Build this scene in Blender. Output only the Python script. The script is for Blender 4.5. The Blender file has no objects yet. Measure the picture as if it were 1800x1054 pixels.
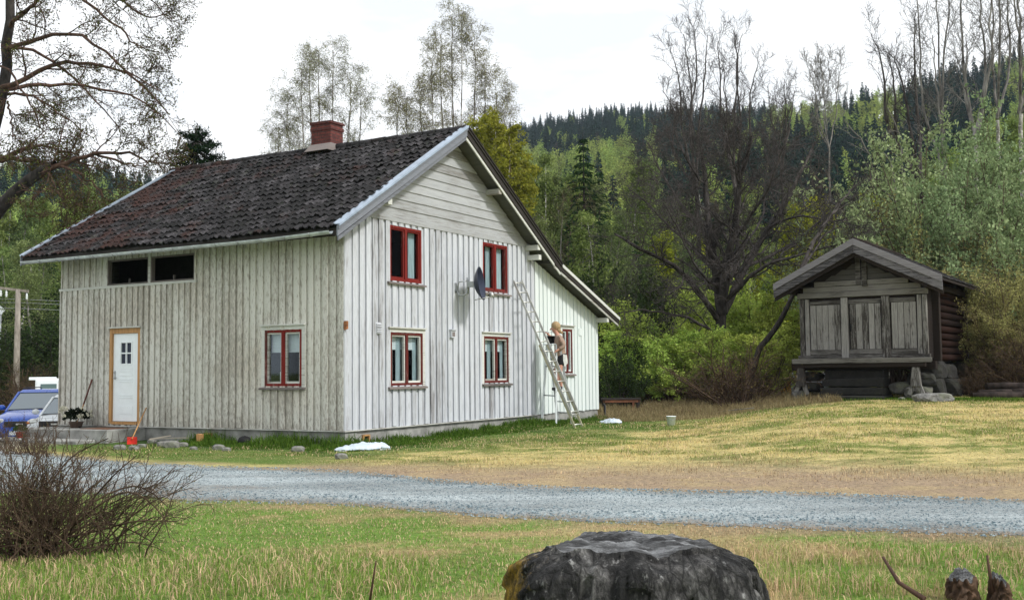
import bpy, bmesh, math, random
import numpy as np
from mathutils import Vector, Matrix
R = math.radians
rng = np.random.default_rng(7)
random.seed(7)
S = bpy.context.scene
COL = S.collection

# ------------------------------------------------------------------ camera, world, sun, exposure
FPX, PITCH, ROLL, CH = 1877.5, 0.0661, 0.0106, 1.45
_rx = Vector((1, 0, 0)); _up = Vector((0, -math.sin(PITCH), math.cos(PITCH))); FWD = Vector((0, math.cos(PITCH), math.sin(PITCH)))
CR = math.cos(ROLL) * _rx - math.sin(ROLL) * _up
CU = math.sin(ROLL) * _rx + math.cos(ROLL) * _up
cam_d = bpy.data.cameras.new('camera'); cam = bpy.data.objects.new('camera', cam_d); COL.objects.link(cam)
M = Matrix((( CR.x, CU.x, -FWD.x, 0), (CR.y, CU.y, -FWD.y, 0), (CR.z, CU.z, -FWD.z, CH), (0, 0, 0, 1)))
cam.matrix_world = M
cam_d.sensor_width = 36; cam_d.lens = 36 * FPX / 1800; cam_d.clip_start = 0.1; cam_d.clip_end = 5000
S.camera = cam
SUN_AZ, SUN_EL = 122.0, 42.0        # azimuth clockwise from +Y
w = bpy.data.worlds.new('World'); S.world = w; w.use_nodes = True
nt = w.node_tree; nt.nodes.clear()
def N(nt, typ, **kw):
    n = nt.nodes.new(typ)
    for k, v in kw.items():
        if k in n.inputs.keys() if isinstance(k, str) else False: n.inputs[k].default_value = v
        else: setattr(n, k, v)
    return n
sky = N(nt, 'ShaderNodeTexSky', sky_type='NISHITA', sun_disc=False, sun_elevation=R(SUN_EL), sun_rotation=R(SUN_AZ), air_density=1.2, dust_density=1.5)
tc = N(nt, 'ShaderNodeTexCoord'); mp = N(nt, 'ShaderNodeMapping'); mp.inputs['Scale'].default_value = (1.0, 1.0, 3.2); mp.inputs['Location'].default_value = (0.35, 0.1, 0.6)
nz = N(nt, 'ShaderNodeTexNoise'); nz.inputs['Scale'].default_value = 3.6; nz.inputs['Detail'].default_value = 5; nz.inputs['Roughness'].default_value = 0.55
cr = N(nt, 'ShaderNodeValToRGB'); cr.color_ramp.elements[0].position = 0.36; cr.color_ramp.elements[1].position = 0.50
cr.color_ramp.elements[0].color = (0.76, 0.76, 0.76, 1); cr.color_ramp.elements[1].color = (1, 1, 1, 1)
mx = N(nt, 'ShaderNodeMix', data_type='RGBA')
mx.inputs[7].default_value = (11.6, 11.9, 12.2, 1)
bg = N(nt, 'ShaderNodeBackground'); bg.inputs['Strength'].default_value = 0.08
ow = N(nt, 'ShaderNodeOutputWorld')
L = nt.links.new
L(tc.outputs['Generated'], mp.inputs['Vector']); L(mp.outputs[0], nz.inputs['Vector']); L(nz.outputs['Fac'], cr.inputs[0])
L(cr.outputs[0], mx.inputs[0]); L(sky.outputs[0], mx.inputs[6]); L(mx.outputs[2], bg.inputs[0]); L(bg.outputs[0], ow.inputs[0])
sd = bpy.data.lights.new('sun', 'SUN'); sd.energy = 2.4; sd.angle = R(7); sd.color = (1.0, 0.97, 0.93)
sun = bpy.data.objects.new('sun', sd); COL.objects.link(sun)
sv = Vector((math.sin(R(SUN_AZ)) * math.cos(R(SUN_EL)), math.cos(R(SUN_AZ)) * math.cos(R(SUN_EL)), math.sin(R(SUN_EL))))
sun.rotation_euler = (-sv).to_track_quat('-Z', 'Y').to_euler(); sun.location = (30, -30, 40)
S.view_settings.view_transform = 'Standard'; S.view_settings.look = 'None'; S.view_settings.gamma = 1.0; S.view_settings.exposure = 0.42
S.view_settings.use_curve_mapping = False
S.render.engine = 'CYCLES'
S.cycles.max_bounces = 6; S.cycles.transparent_max_bounces = 12; S.cycles.diffuse_bounces = 3; S.cycles.glossy_bounces = 3; S.cycles.transmission_bounces = 4

# ------------------------------------------------------------------ picture <-> place measurements
def U(px, py, Y):
    d = FWD + CR * ((px - 900) / FPX) + CU * ((527 - py) / FPX)
    return Vector((d.x * Y / d.y, Y, CH + d.z * Y / d.y))
def proj(p):
    v = Vector(p) - Vector((0, 0, CH)); dd = v.dot(FWD)
    return 900 + FPX * v.dot(CR) / dd, 527 - FPX * v.dot(CU) / dd
def projn(P):
    V = np.asarray(P) - np.array([0, 0, CH]); f = V @ np.array(FWD); 
    return 900 + FPX * (V @ np.array(CR)) / f, 527 - FPX * (V @ np.array(CU)) / f
def sst(x, a, b):
    t = np.clip((x - a) / (b - a), 0, 1); return t * t * (3 - 2 * t)
# value noise
_perm = np.random.default_rng(3).random((256, 256))
def vn(x, y):
    x = np.asarray(x, float); y = np.asarray(y, float)
    xi = np.floor(x).astype(int); yi = np.floor(y).astype(int); fx = x - xi; fy = y - yi
    fx = fx * fx * (3 - 2 * fx); fy = fy * fy * (3 - 2 * fy)
    g = lambda i, j: _perm[i & 255, j & 255]
    return (g(xi, yi) * (1 - fx) + g(xi + 1, yi) * fx) * (1 - fy) + (g(xi, yi + 1) * (1 - fx) + g(xi + 1, yi + 1) * fx) * fy
def fbm(x, y, o=4):
    s = 0; a = 0.5; t = 0
    for i in range(o):
        s = s + a * vn(np.asarray(x) * 2 ** i + 17.3 * i, np.asarray(y) * 2 ** i + 5.7 * i); t += a; a *= 0.55
    return s / t
def gh(x, y):
    x = np.asarray(x, float); y = np.asarray(y, float)
    a = x / np.maximum(y, 1)
    h = 0.50 * sst(a, .12, .34) * sst(y, 12.5, 31) * (1 - 0.35 * sst(y, 38, 60))
    h = h - 0.68 * sst(-x, 9.8, 12.4) * sst(y, 24.5, 29.5) * (1 - sst(y, 45, 75))
    h = h + 0.9 * sst(-x, 8, 20) * sst(y, 55, 75)
    h = h + 0.05 * (fbm(x * .7, y * .7, 3) - .5) * sst(y, 15.5, 18)
    hu_ = (x + 3.326) * .4975 + (y - 21.146) * .8675; hd_ = (x + 3.326) * .8675 - (y - 21.146) * .4975
    h = h + .11 * np.exp(-((hu_ - 7.6) / 2.6) ** 2) * np.exp(-(hd_ / 1.8) ** 2)
    h = h - 0.10 * sst(8.8 - y, 0, 4)
    return h
def G(px, py, z=None):
    """point of the ground seen at this place of the photograph"""
    Y = 20.0
    for i in range(30):
        p = U(px, py, Y); g = float(gh(p.x, p.y)) if z is None else z
        d = FWD + CR * ((px - 900) / FPX) + CU * ((527 - py) / FPX)
        Yn = (g - CH) / (d.z / d.y)
        Y = 0.5 * Y + 0.5 * min(max(Yn, 2), 200)
    p = U(px, py, Y); return Vector((p.x, p.y, float(gh(p.x, p.y)) if z is None else z))

# ------------------------------------------------------------------ object helpers
def tag(o, label=None, cat=None, group=None, kind=None):
    if label: o['label'] = label
    if cat: o['category'] = cat
    if group: o['group'] = group
    if kind: o['kind'] = kind
    return o
def empty(name, loc, rz=0, **kw):
    o = bpy.data.objects.new(name, None); COL.objects.link(o); o.location = loc; o.rotation_euler = (0, 0, rz); o.empty_display_size = .3
    return tag(o, **kw)
def link(name, me, parent=None, loc=None):
    o = bpy.data.objects.new(name, me); COL.objects.link(o)
    if parent is not None: o.parent = parent
    if loc is not None: o.location = loc
    return o
class MB:
    """collects faces, one mesh per build"""
    def __init__(s): s.v = []; s.f = []; s.r = []; s.sm = []
    def poly(s, pts, r=None, smooth=False):
        i = len(s.v); s.v += [tuple(p) for p in pts]; s.f.append(tuple(range(i, i + len(pts)))); s.r.append(random.random() if r is None else r); s.sm.append(smooth)
    def hexa(s, b, t, r=None):
        """b,t: 4 bottom and 4 top corners, same order"""
        r = random.random() if r is None else r
        i = len(s.v); s.v += [tuple(p) for p in b] + [tuple(p) for p in t]
        for f in ((3, 2, 1, 0), (4, 5, 6, 7), (0, 1, 5, 4), (1, 2, 6, 5), (2, 3, 7, 6), (3, 0, 4, 7)):
            s.f.append(tuple(i + k for k in f)); s.r.append(r); s.sm.append(False)
    def box(s, x0, x1, y0, y1, z0, z1, r=None, M=None, j=0):
        b = [(x0, y0, z0), (x1, y0, z0), (x1, y1, z0), (x0, y1, z0)]; t = [(x0, y0, z1), (x1, y0, z1), (x1, y1, z1), (x0, y1, z1)]
        if j: b = [tuple(c + random.uniform(-j, j) for c in p) for p in b]; t = [tuple(c + random.uniform(-j, j) for c in p) for p in t]
        if M is not None: b = [M @ Vector(p) for p in b]; t = [M @ Vector(p) for p in t]
        s.hexa(b, t, r)
    def beam(s, a, b, w, h, up=(0, 0, 1), r=None):
        """rectangular bar from a to b, w sideways, h along up"""
        a = Vector(a); b = Vector(b); d = (b - a).normalized(); side = d.cross(Vector(up)).normalized(); u = side.cross(d).normalized()
        q = lambda c: [c - side * w / 2 - u * h / 2, c + side * w / 2 - u * h / 2, c + side * w / 2 + u * h / 2, c - side * w / 2 + u * h / 2]
        s.hexa(q(a), q(b), r)
    def tube(s, pts, rad, k=8, caps=True, r=None):
        r = random.random() if r is None else r
        pts = [Vector(p) for p in pts]; n = len(pts)
        if not hasattr(rad, '__len__'): rad = [rad] * n
        base = len(s.v); prev = None
        for i in range(n):
            d = (pts[min(i + 1, n - 1)] - pts[max(i - 1, 0)]).normalized()
            if prev is None:
                a = d.orthogonal().normalized()
            else:
                a = (prev - d * prev.dot(d)).normalized()
            prev = a; b = d.cross(a)
            for j in range(k):
                t = 2 * math.pi * j / k; s.v.append(tuple(pts[i] + (a * math.cos(t) + b * math.sin(t)) * rad[i]))
        for i in range(n - 1):
            for j in range(k):
                s.f.append((base + i * k + j, base + i * k + (j + 1) % k, base + (i + 1) * k + (j + 1) % k, base + (i + 1) * k + j)); s.r.append(r); s.sm.append(True)
        if caps:
            s.f.append(tuple(base + j for j in range(k))[::-1]); s.f.append(tuple(base + (n - 1) * k + j for j in range(k))); s.r += [r, r]; s.sm += [False, False]
    def lathe(s, prof, c=(0, 0, 0), k=20, M=None, r=None):
        """prof: (radius,z) list"""
        r = random.random() if r is None else r
        base = len(s.v); c = Vector(c)
        for (ra, z) in prof:
            for j in range(k):
                t = 2 * math.pi * j / k; p = Vector((ra * math.cos(t), ra * math.sin(t), z)); p = (M @ p) if M is not None else p
                s.v.append(tuple(p + c))
        for i in range(len(prof) - 1):
            for j in range(k):
                s.f.append((base + i * k + j, base + i * k + (j + 1) % k, base + (i + 1) * k + (j + 1) % k, base + (i + 1) * k + j)); s.r.append(r); s.sm.append(True)
    def ball(s, c, rad, k=10, M=None, jit=0, r=None):
        """rad (rx,ry,rz)"""
        r = random.random() if r is None else r
        c = Vector(c); base = len(s.v); nr = max(4, k // 2 + 1)
        for i in range(nr + 1):
            th = math.pi * i / nr
            for j in range(k):
                ph = 2 * math.pi * j / k
                q = 1 + random.uniform(-jit, jit)
                p = Vector((rad[0] * math.sin(th) * math.cos(ph) * q, rad[1] * math.sin(th) * math.sin(ph) * q, rad[2] * math.cos(th) * q))
                if M is not None: p = M @ p
                s.v.append(tuple(c + p))
        for i in range(nr):
            for j in range(k):
                s.f.append((base + i * k + j, base + (i + 1) * k + j, base + (i + 1) * k + (j + 1) % k, base + i * k + (j + 1) % k)); s.r.append(r); s.sm.append(True)
    def build(s, name, m, parent=None, loc=None, bevel=0, sub=0, world=False):
        me = bpy.data.meshes.new(name); me.from_pydata(s.v, [], s.f)
        me.polygons.foreach_set('use_smooth', s.sm)
        at = me.attributes.new('rnd', 'FLOAT', 'FACE'); at.data.foreach_set('value', s.r)
        me.materials.append(m); me.update()
        o = link(name, me, parent, loc)
        if bevel:
            b = o.modifiers.new('bevel', 'BEVEL'); b.width = bevel; b.segments = 2; b.limit_method = 'ANGLE'
        return o
def npmesh(name, V, Q, C, m, parent=None, smooth=False):
    V = np.asarray(V, np.float32); Q = np.asarray(Q, np.int32)
    me = bpy.data.meshes.new(name); me.vertices.add(len(V)); me.vertices.foreach_set('co', V.ravel())
    me.loops.add(Q.size); me.loops.foreach_set('vertex_index', Q.ravel()); me.polygons.add(len(Q)); me.polygons.foreach_set('loop_start', np.arange(0, Q.size, Q.shape[1], dtype=np.int32))
    if smooth: me.polygons.foreach_set('use_smooth', np.ones(len(Q), bool))
    if C is not None:
        a = me.attributes.new('col', 'FLOAT_COLOR', 'POINT'); C4 = np.ones((len(V), 4), np.float32); C4[:, :3] = C; a.data.foreach_set('color', C4.ravel())
    me.update(calc_edges=True); me.materials.append(m)
    return link(name, me, parent) if name != '_' else me

# ------------------------------------------------------------------ materials
def mat(name):
    m = bpy.data.materials.new(name); m.use_nodes = True; t = m.node_tree
    b = t.nodes['Principled BSDF']; return m, t, b
def tex(t, kind='ShaderNodeTexNoise', scale=5, detail=4, rough=.6, coord='Object', sc=(1, 1, 1), src=None):
    c = t.nodes.new('ShaderNodeTexCoord'); mp = t.nodes.new('ShaderNodeMapping'); mp.inputs['Scale'].default_value = sc
    n = t.nodes.new(kind); n.inputs['Scale'].default_value = scale
    if 'Detail' in n.inputs: n.inputs['Detail'].default_value = detail
    if 'Roughness' in n.inputs: n.inputs['Roughness'].default_value = rough
    t.links.new(c.outputs[coord], mp.inputs[0]); t.links.new(mp.outputs[0], n.inputs['Vector'])
    return n
def ramp(t, fac, stops):
    r = t.nodes.new('ShaderNodeValToRGB'); e = r.color_ramp.elements
    while len(e) < len(stops): e.new(.5)
    for i, (p, c) in enumerate(stops):
        e[i].position = p; e[i].color = (c, c, c, 1) if not hasattr(c, '__len__') else (*c, 1)
    t.links.new(fac, r.inputs[0]); return r.outputs[0]
def mixc(t, f, a, b, blend='MIX'):
    m = t.nodes.new('ShaderNodeMix'); m.data_type = 'RGBA'; m.blend_type = blend
    for i, v in ((0, f), (6, a), (7, b)):
        if isinstance(v, bpy.types.NodeSocket): t.links.new(v, m.inputs[i])
        elif hasattr(v, '__len__'): m.inputs[i].default_value = (*v[:3], 1)
        else: m.inputs[i].default_value = v
    return m.outputs[2]
def mth(t, op, a, b=0.0, c=None):
    m = t.nodes.new('ShaderNodeMath'); m.operation = op
    for i, v in enumerate((a, b) if c is None else (a, b, c)):
        if isinstance(v, bpy.types.NodeSocket): t.links.new(v, m.inputs[i])
        else: m.inputs[i].default_value = v
    return m.outputs[0]
def attr(t, name, out='Fac'):
    a = t.nodes.new('ShaderNodeAttribute'); a.attribute_name = name; return a.outputs[out]
def bump(t, b, h, st=.3, d=.02):
    n = t.nodes.new('ShaderNodeBump'); n.inputs['Strength'].default_value = st; n.inputs['Distance'].default_value = d
    t.links.new(h, n.inputs['Height']); t.links.new(n.outputs[0], b.inputs['Normal'])
def plain(name, c, rough=.6, metal=0, var=.25, scale=6, spec=.3, sc=(1, 1, 1)):
    m, t, b = mat(name); n = tex(t, scale=scale, sc=sc, detail=5)
    lo = tuple(x * (1 - var) for x in c); hi = tuple(min(1, x * (1 + var)) for x in c)
    t.links.new(ramp(t, n.outputs['Fac'], [(.3, lo), (.7, hi)]), b.inputs['Base Color'])
    b.inputs['Roughness'].default_value = rough; b.inputs['Metallic'].default_value = metal; b.inputs['Specular IOR Level'].default_value = spec
    bump(t, b, n.outputs['Fac'], .15, .01)
    return m
def painted_wood(name, paint, wood, dirt, peel=(.45, .56), vert=True, streak=.35, rough=.75, hpos=None, fine=0):
    """peeling paint over weathered boards; grain runs along local z (vert) or along x/y"""
    m, t, b = mat(name)
    sc = (9, 9, .8) if vert else (.6, .6, 14)
    g = tex(t, scale=2.2, detail=7, rough=.7, sc=sc); g2 = tex(t, scale=9, detail=5, rough=.7, sc=(3, 3, .5) if vert else (.5, .5, 6)); big = tex(t, scale=.55, detail=4)
    rnd = attr(t, 'rnd')
    if fine: g3 = tex(t, scale=7, detail=8, rough=.75, sc=(3.5, 3.5, 1.1)); g4 = g3.outputs['Fac']
    else: g4 = g.outputs['Fac']
    f = mth(t, 'ADD', mth(t, 'MULTIPLY', g4, .72 if fine else .6), mth(t, 'MULTIPLY', big.outputs['Fac'], .18 if fine else .3))
    f = mth(t, 'ADD', f, mth(t, 'MULTIPLY', mth(t, 'SUBTRACT', rnd, .5), .07 if fine else .16))
    f = mth(t, 'ADD', f, mth(t, 'MULTIPLY', mth(t, 'SUBTRACT', g2.outputs['Fac'], .5), .22))
    if hpos: # extra wear towards the foot of the wall
        sp = t.nodes.new('ShaderNodeSeparateXYZ'); c = t.nodes.new('ShaderNodeTexCoord'); t.links.new(c.outputs['Object'], sp.inputs[0])
        f = mth(t, 'ADD', f, mth(t, 'MULTIPLY', ramp(t, sp.outputs[2], [(0, 1), (hpos, 0)]), .05))
    mask = ramp(t, f, [(peel[0], 0), (peel[1], 1)])
    wcol = ramp(t, g2.outputs['Fac'], [(.3, tuple(x * .6 for x in wood)), (.55, wood), (.75, dirt)])
    pcol = ramp(t, g.outputs['Fac'], [(.2, tuple(x * (1 - streak) for x in paint)), (.62, paint)])
    pcol = mixc(t, mth(t, 'MULTIPLY', rnd, .22), pcol, tuple(x * .6 for x in paint))
    if fine: pcol = mixc(t, ramp(t, big.outputs['Fac'], [(.48, 0), (.68, .55)]), pcol, (.50, .44, .36))
    colr = mixc(t, mask, pcol, wcol)
    vor = tex(t, 'ShaderNodeTexVoronoi', scale=2.4, sc=(2.6, 2.6, 1) if vert else (1, 1, 3)); kn = ramp(t, vor.outputs['Distance'], [(.02, 1), (.055, 0)])
    colr = mixc(t, mth(t, 'MULTIPLY', kn, .7), colr, (.05, .045, .04))
    t.links.new(colr, b.inputs['Base Color']); b.inputs['Roughness'].default_value = rough; b.inputs['Specular IOR Level'].default_value = .2 if paint[0] > .2 else .04
    bump(t, b, mth(t, 'SUBTRACT', g2.outputs['Fac'], mth(t, 'MULTIPLY', mask, .5)), .5, .008)
    return m
def leafmat(name, trans=.35, var=.3):
    m, t, b = mat(name); a = attr(t, 'col', 'Color'); oi = t.nodes.new('ShaderNodeObjectInfo')
    hs = t.nodes.new('ShaderNodeHueSaturation'); t.links.new(a, hs.inputs['Color'])
    t.links.new(mth(t, 'ADD', mth(t, 'MULTIPLY', oi.outputs['Random'], .035), .483), hs.inputs['Hue'])
    r2 = mth(t, 'FRACT', mth(t, 'MULTIPLY', oi.outputs['Random'], 37.7))
    t.links.new(mth(t, 'ADD', mth(t, 'MULTIPLY', r2, 2 * var), 1 - var), hs.inputs['Value'])
    df = t.nodes.new('ShaderNodeBsdfDiffuse'); tr = t.nodes.new('ShaderNodeBsdfTranslucent'); mx = t.nodes.new('ShaderNodeMixShader'); mx.inputs[0].default_value = trans
    t.links.new(hs.outputs[0], df.inputs[0]); t.links.new(hs.outputs[0], tr.inputs[0]); t.links.new(df.outputs[0], mx.inputs[1]); t.links.new(tr.outputs[0], mx.inputs[2])
    t.links.new(mx.outputs[0], t.nodes['Material Output'].inputs[0]); return m
def barkmat(name, c1, c2, scale=8, pale=None):
    m, t, b = mat(name); n = tex(t, scale=scale, detail=6, sc=(1, 1, .35))
    colr = ramp(t, n.outputs['Fac'], [(.35, c1), (.65, c2)])
    if pale:
        n2 = tex(t, scale=6, detail=5, sc=(1, 1, 3)); colr = mixc(t, ramp(t, n2.outputs['Fac'], [(.52, 0), (.6, 1)]), colr, pale)
    t.links.new(colr, b.inputs['Base Color']); b.inputs['Roughness'].default_value = .9; b.inputs['Specular IOR Level'].default_value = .15
    bump(t, b, n.outputs['Fac'], .5, .02); return m
def glassmat(name, tint=(.8, .9, 1), refl=.25):
    m, t, b = mat(name)
    g = t.nodes.new('ShaderNodeBsdfGlossy'); g.inputs['Roughness'].default_value = .03; g.inputs['Color'].default_value = (*tint, 1)
    tr = t.nodes.new('ShaderNodeBsdfTransparent'); tr.inputs['Color'].default_value = (.8, .84, .84, 1)
    fr = t.nodes.new('ShaderNodeFresnel'); fr.inputs[0].default_value = 1.5
    mx = t.nodes.new('ShaderNodeMixShader'); t.links.new(mth(t, 'MULTIPLY', fr.outputs[0], refl * 4), mx.inputs[0])
    t.links.new(tr.outputs[0], mx.inputs[1]); t.links.new(g.outputs[0], mx.inputs[2]); t.links.new(mx.outputs[0], t.nodes['Material Output'].inputs[0]); return m
def carpaint(name, c):
    m, t, b = mat(name); b.inputs['Base Color'].default_value = (*c, 1); b.inputs['Roughness'].default_value = .28; b.inputs['Coat Weight'].default_value = .7; b.inputs['Coat Roughness'].default_value = .05
    n = tex(t, scale=4, detail=6); t.links.new(ramp(t, n.outputs['Fac'], [(.3, .22), (.7, .42)]), b.inputs['Roughness']); return m

m_long = painted_wood('flaking beige paint', (.645, .64, .585), (.40, .375, .33), (.48, .46, .415), peel=(.455, .485), streak=.15, hpos=.25, fine=1)
m_gable = painted_wood('worn white paint', (.58, .605, .645), (.24, .235, .24), (.36, .36, .375), peel=(.47, .60), streak=.42)
m_ext = painted_wood('fresh white paint', (.69, .75, .735), (.5, .52, .51), (.6, .62, .6), peel=(.62, .74), streak=.10)
m_gtop = painted_wood('grey gable boards', (.43, .445, .455), (.20, .195, .185), (.40, .38, .35), peel=(.42, .54), vert=False, streak=.45)
m_trim = painted_wood('worn trim', (.63, .64, .60), (.28, .26, .23), (.38, .36, .32), peel=(.48, .58), vert=False)
m_red = painted_wood('flaking red paint', (.19, .026, .022), (.10, .04, .035), (.36, .22, .19), peel=(.48, .57), streak=.35)
m_red2 = painted_wood('worn dark red paint', (.13, .028, .024), (.08, .04, .035), (.36, .28, .25), peel=(.46, .56), streak=.4)
m_sill = painted_wood('grey sill wood', (.22, .19, .18), (.11, .10, .095), (.3, .28, .26), peel=(.42, .6), vert=False)
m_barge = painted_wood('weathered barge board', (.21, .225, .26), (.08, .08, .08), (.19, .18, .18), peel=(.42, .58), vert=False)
m_darkwood = painted_wood('dark wood', (.05, .045, .042), (.025, .022, .02), (.09, .08, .075), peel=(.4, .6), vert=False)
m_soffit = painted_wood('soffit boards', (.14, .14, .13), (.08, .075, .07), (.16, .155, .14), peel=(.45, .6), vert=False)
m_jamb = plain('bare orange timber', (.42, .23, .09), .6, var=.3, scale=4, sc=(8, 8, .5))
m_white = plain('white enamel', (.80, .85, .87), .35, var=.04)
m_flash = plain('zinc flashing', (.36, .43, .52), .35, metal=.55, var=.25, scale=3)
m_gutter = plain('galvanised gutter', (.50, .54, .56), .38, metal=.5, var=.3, scale=5)
m_conc = plain('rough concrete', (.25, .25, .235), .9, var=.45, scale=3.2)
m_black = plain('black', (.01, .01, .011), .7, var=.3)
m_interior = plain('dark room', (.018, .017, .016), .95, var=.3)  # near-black colour carries the darkness of the unlit rooms
m_blind = plain('pale blind cloth', (.62, .68, .72), .9, var=.08, sc=(1, 1, 8))
m_curt = plain('curtain cloth', (.42, .52, .56), .9, var=.25, scale=9, sc=(4, 4, .3))
m_glass = glassmat('window glass', (.7, .8, .9), .022)
m_alu = plain('dull aluminium', (.56, .56, .53), .42, metal=.6, var=.18)
m_alu_y = plain('yellowed aluminium', (.50, .47, .33), .45, metal=.4, var=.2)
m_steel = plain('galvanised steel', (.36, .38, .39), .45, metal=.6, var=.25)
m_dish = plain('dark blue enamel', (.016, .022, .045), .35, var=.2)
m_leaf = leafmat('leaves', .35, .22)
m_needle = leafmat('needles', .12, .25)
m_grassb = leafmat('grass blades', .3, 0.0)
m_bark = barkmat('dark bark', (.015, .013, .012), (.055, .048, .044))
m_barkb = barkmat('brown twig bark', (.05, .035, .026), (.13, .095, .07))
m_barkl = barkmat('reddish bark', (.035, .022, .018), (.12, .07, .05))
m_barkg = barkmat('grey bark', (.10, .095, .085), (.24, .225, .20))
m_birch = barkmat('birch bark', (.05, .045, .04), (.45, .43, .39), 5, pale=(.55, .54, .5))

# ================================================================== THE SETTING: ground, road, hill
HC = Vector((-3.326, 21.146, 0)); HYAW = 1.0503; HZ = 0.306     # front corner of the farmhouse, direction of its gable wall
hu = Vector((math.cos(HYAW), math.sin(HYAW), 0)); hv = Vector((-math.sin(HYAW), math.cos(HYAW), 0))
def HW(u, v, z=0): return HC + hu * u + hv * v + Vector((0, 0, z + HZ))
def to_house(x, y):
    dx = x - HC.x; dy = y - HC.y
    return dx * hu.x + dy * hu.y, dx * hv.x + dy * hv.y
far_px = [(-500, 762), (-200, 766), (0, 790), (90, 801), (170, 809), (250, 817), (400, 822), (600, 828), (700, 838), (850, 851), (1050, 860), (1400, 867), (1800, 881), (2200, 896)]
near_px = [(-500, 868), (-200, 866), (0, 864), (90, 864), (170, 866), (250, 869), (330, 880), (450, 881), (600, 886), (700, 893), (850, 906), (1050, 916), (1300, 924), (1800, 941), (2200, 955)]
def gpt(px, py):
    d = FWD + CR * ((px - 900) / FPX) + CU * ((527 - py) / FPX); k = -CH / d.z; return (d.x * k, d.y * k)
far_w = np.array([gpt(*p) for p in far_px]); near_w = np.array([gpt(*p) for p in near_px])
def road_edges(x):
    return np.interp(x, near_w[:, 0], near_w[:, 1]), np.interp(x, far_w[:, 0], far_w[:, 1])
def in_road(x, y, m=0.0):
    a, b = road_edges(x); return (y > a + m) & (y < b - m)
STRAW = np.array([.52, .40, .24]); DIRT = np.array([.345, .26, .185]); GREEN = np.array([.105, .175, .035]); DARKG = np.array([.045, .10, .02]); YEL = np.array([.54, .455, .20]); OLIVE = np.array([.185, .23, .055]); LEAFL = np.array([.10, .085, .05])
def ground_col(x, y):
    x = np.asarray(x, float); y = np.asarray(y, float)
    n1 = fbm(x * .55 + 3, y * .9, 4); n2 = fbm(x * 2.3, y * 3.1 + 9, 4); n3 = fbm(x * .22, y * .3 + 40, 3)
    a, b = road_edges(x); u, v = to_house(x, y)
    mix = lambda p, q, f: p * (1 - f[..., None]) + q * f[..., None]
    c = np.ones(x.shape + (3,)) * OLIVE
    # yard side
    n5 = fbm(x * 6 + 31, y * 8 + 2, 3); c = mix(c, YEL * np.ones_like(c), sst(n1 * .55 + .45 * n2 + .5 * (n5 - .5) + .05, .41, .65))
    bw_ = .7 + 3.6 * sst(x, -5, 2.5); band = 1 - sst(y - b + 1.6 * (n1 - .5) + 1.2 * (n2 - .5), .45 * bw_, 1.25 * bw_)
    c = mix(c, mix(STRAW * np.ones_like(c), DIRT * np.ones_like(c), sst(n2 + .3 * (n1 - .5), .30, .56)), band * .95)
    dh = np.maximum(np.maximum(-u, u - 11.7), np.maximum(-v, v - 8.55))
    gr = 1 - sst(dh + 2.4 * (n1 - .5) + 1.6 * (n2 - .5), 1.0 + .6 * sst(u, 0, 3), 3.0 + 1.6 * sst(u, 0, 3))
    gr = np.maximum(gr, (.75 * sst(y - b, .5, 1.1) + .25 * sst(n2, .4, .6)) * sst(-x, 1.5, 4)) * (1 - sst(-x, 9.2, 10.4))
    c = mix(c, mix(DARKG * np.ones_like(c), GREEN * np.ones_like(c), sst(n2 + .25 * dh - .2, .3, .7)), gr)
    edge = sst(y, 28.5, 31) * sst(x, 1.5, 3) * (1 - .75 * sst(x / np.maximum(y, 1), .27, .33)) * sst(n2, .2, .5)
    c = mix(c, DARKG * 1.2 * np.ones_like(c), edge * .8)
    c = mix(c, LEAFL * np.ones_like(c), sst(y, 34, 37) * sst(x, -1, 1) * .75)
    c = mix(c, OLIVE * .55 * np.ones_like(c), sst(y, 44, 55) * .8)
    # dusty yard left of the house
    c = mix(c, np.array([.27, .26, .23]) * np.ones_like(c), sst(-x, 9.2, 10.6) * sst(y, 18, 19) * (1 - sst(y, 40, 50)) * .85)
    # near side of the road
    cn = mix(np.array([.43, .37, .17]) * np.ones_like(c), np.array([.15, .26, .05]) * np.ones_like(c), sst(n1 * .7 + n2 * .6 + .12 * sst(-x, -1, 3), .46, .70))
    cn = mix(cn, DIRT * np.ones_like(c), (1 - sst(a - y + 1.0 * (n2 - .5), .1, 1.0)) * (.3 + .4 * sst(x, -1, 3)))
    ns = (y < (a + b) / 2)
    c = np.where(ns[..., None], cn, c)
    return c * (0.70 + .6 * n2[..., None])
def sheet(name, xs, ys, zf, colf, m, kind='structure', dz=0):
    X, Y = np.meshgrid(xs, ys); Z = zf(X, Y) + dz
    V = np.stack([X, Y, Z], -1).reshape(-1, 3); nx, ny = len(xs), len(ys)
    i = np.arange(ny - 1)[:, None] * nx + np.arange(nx - 1)[None]; Q = np.stack([i, i + 1, i + nx + 1, i + nx], -1).reshape(-1, 4)
    o = npmesh(name, V, Q, colf(X, Y).reshape(-1, 3), m, smooth=True); tag(o, kind=kind); return o
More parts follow.
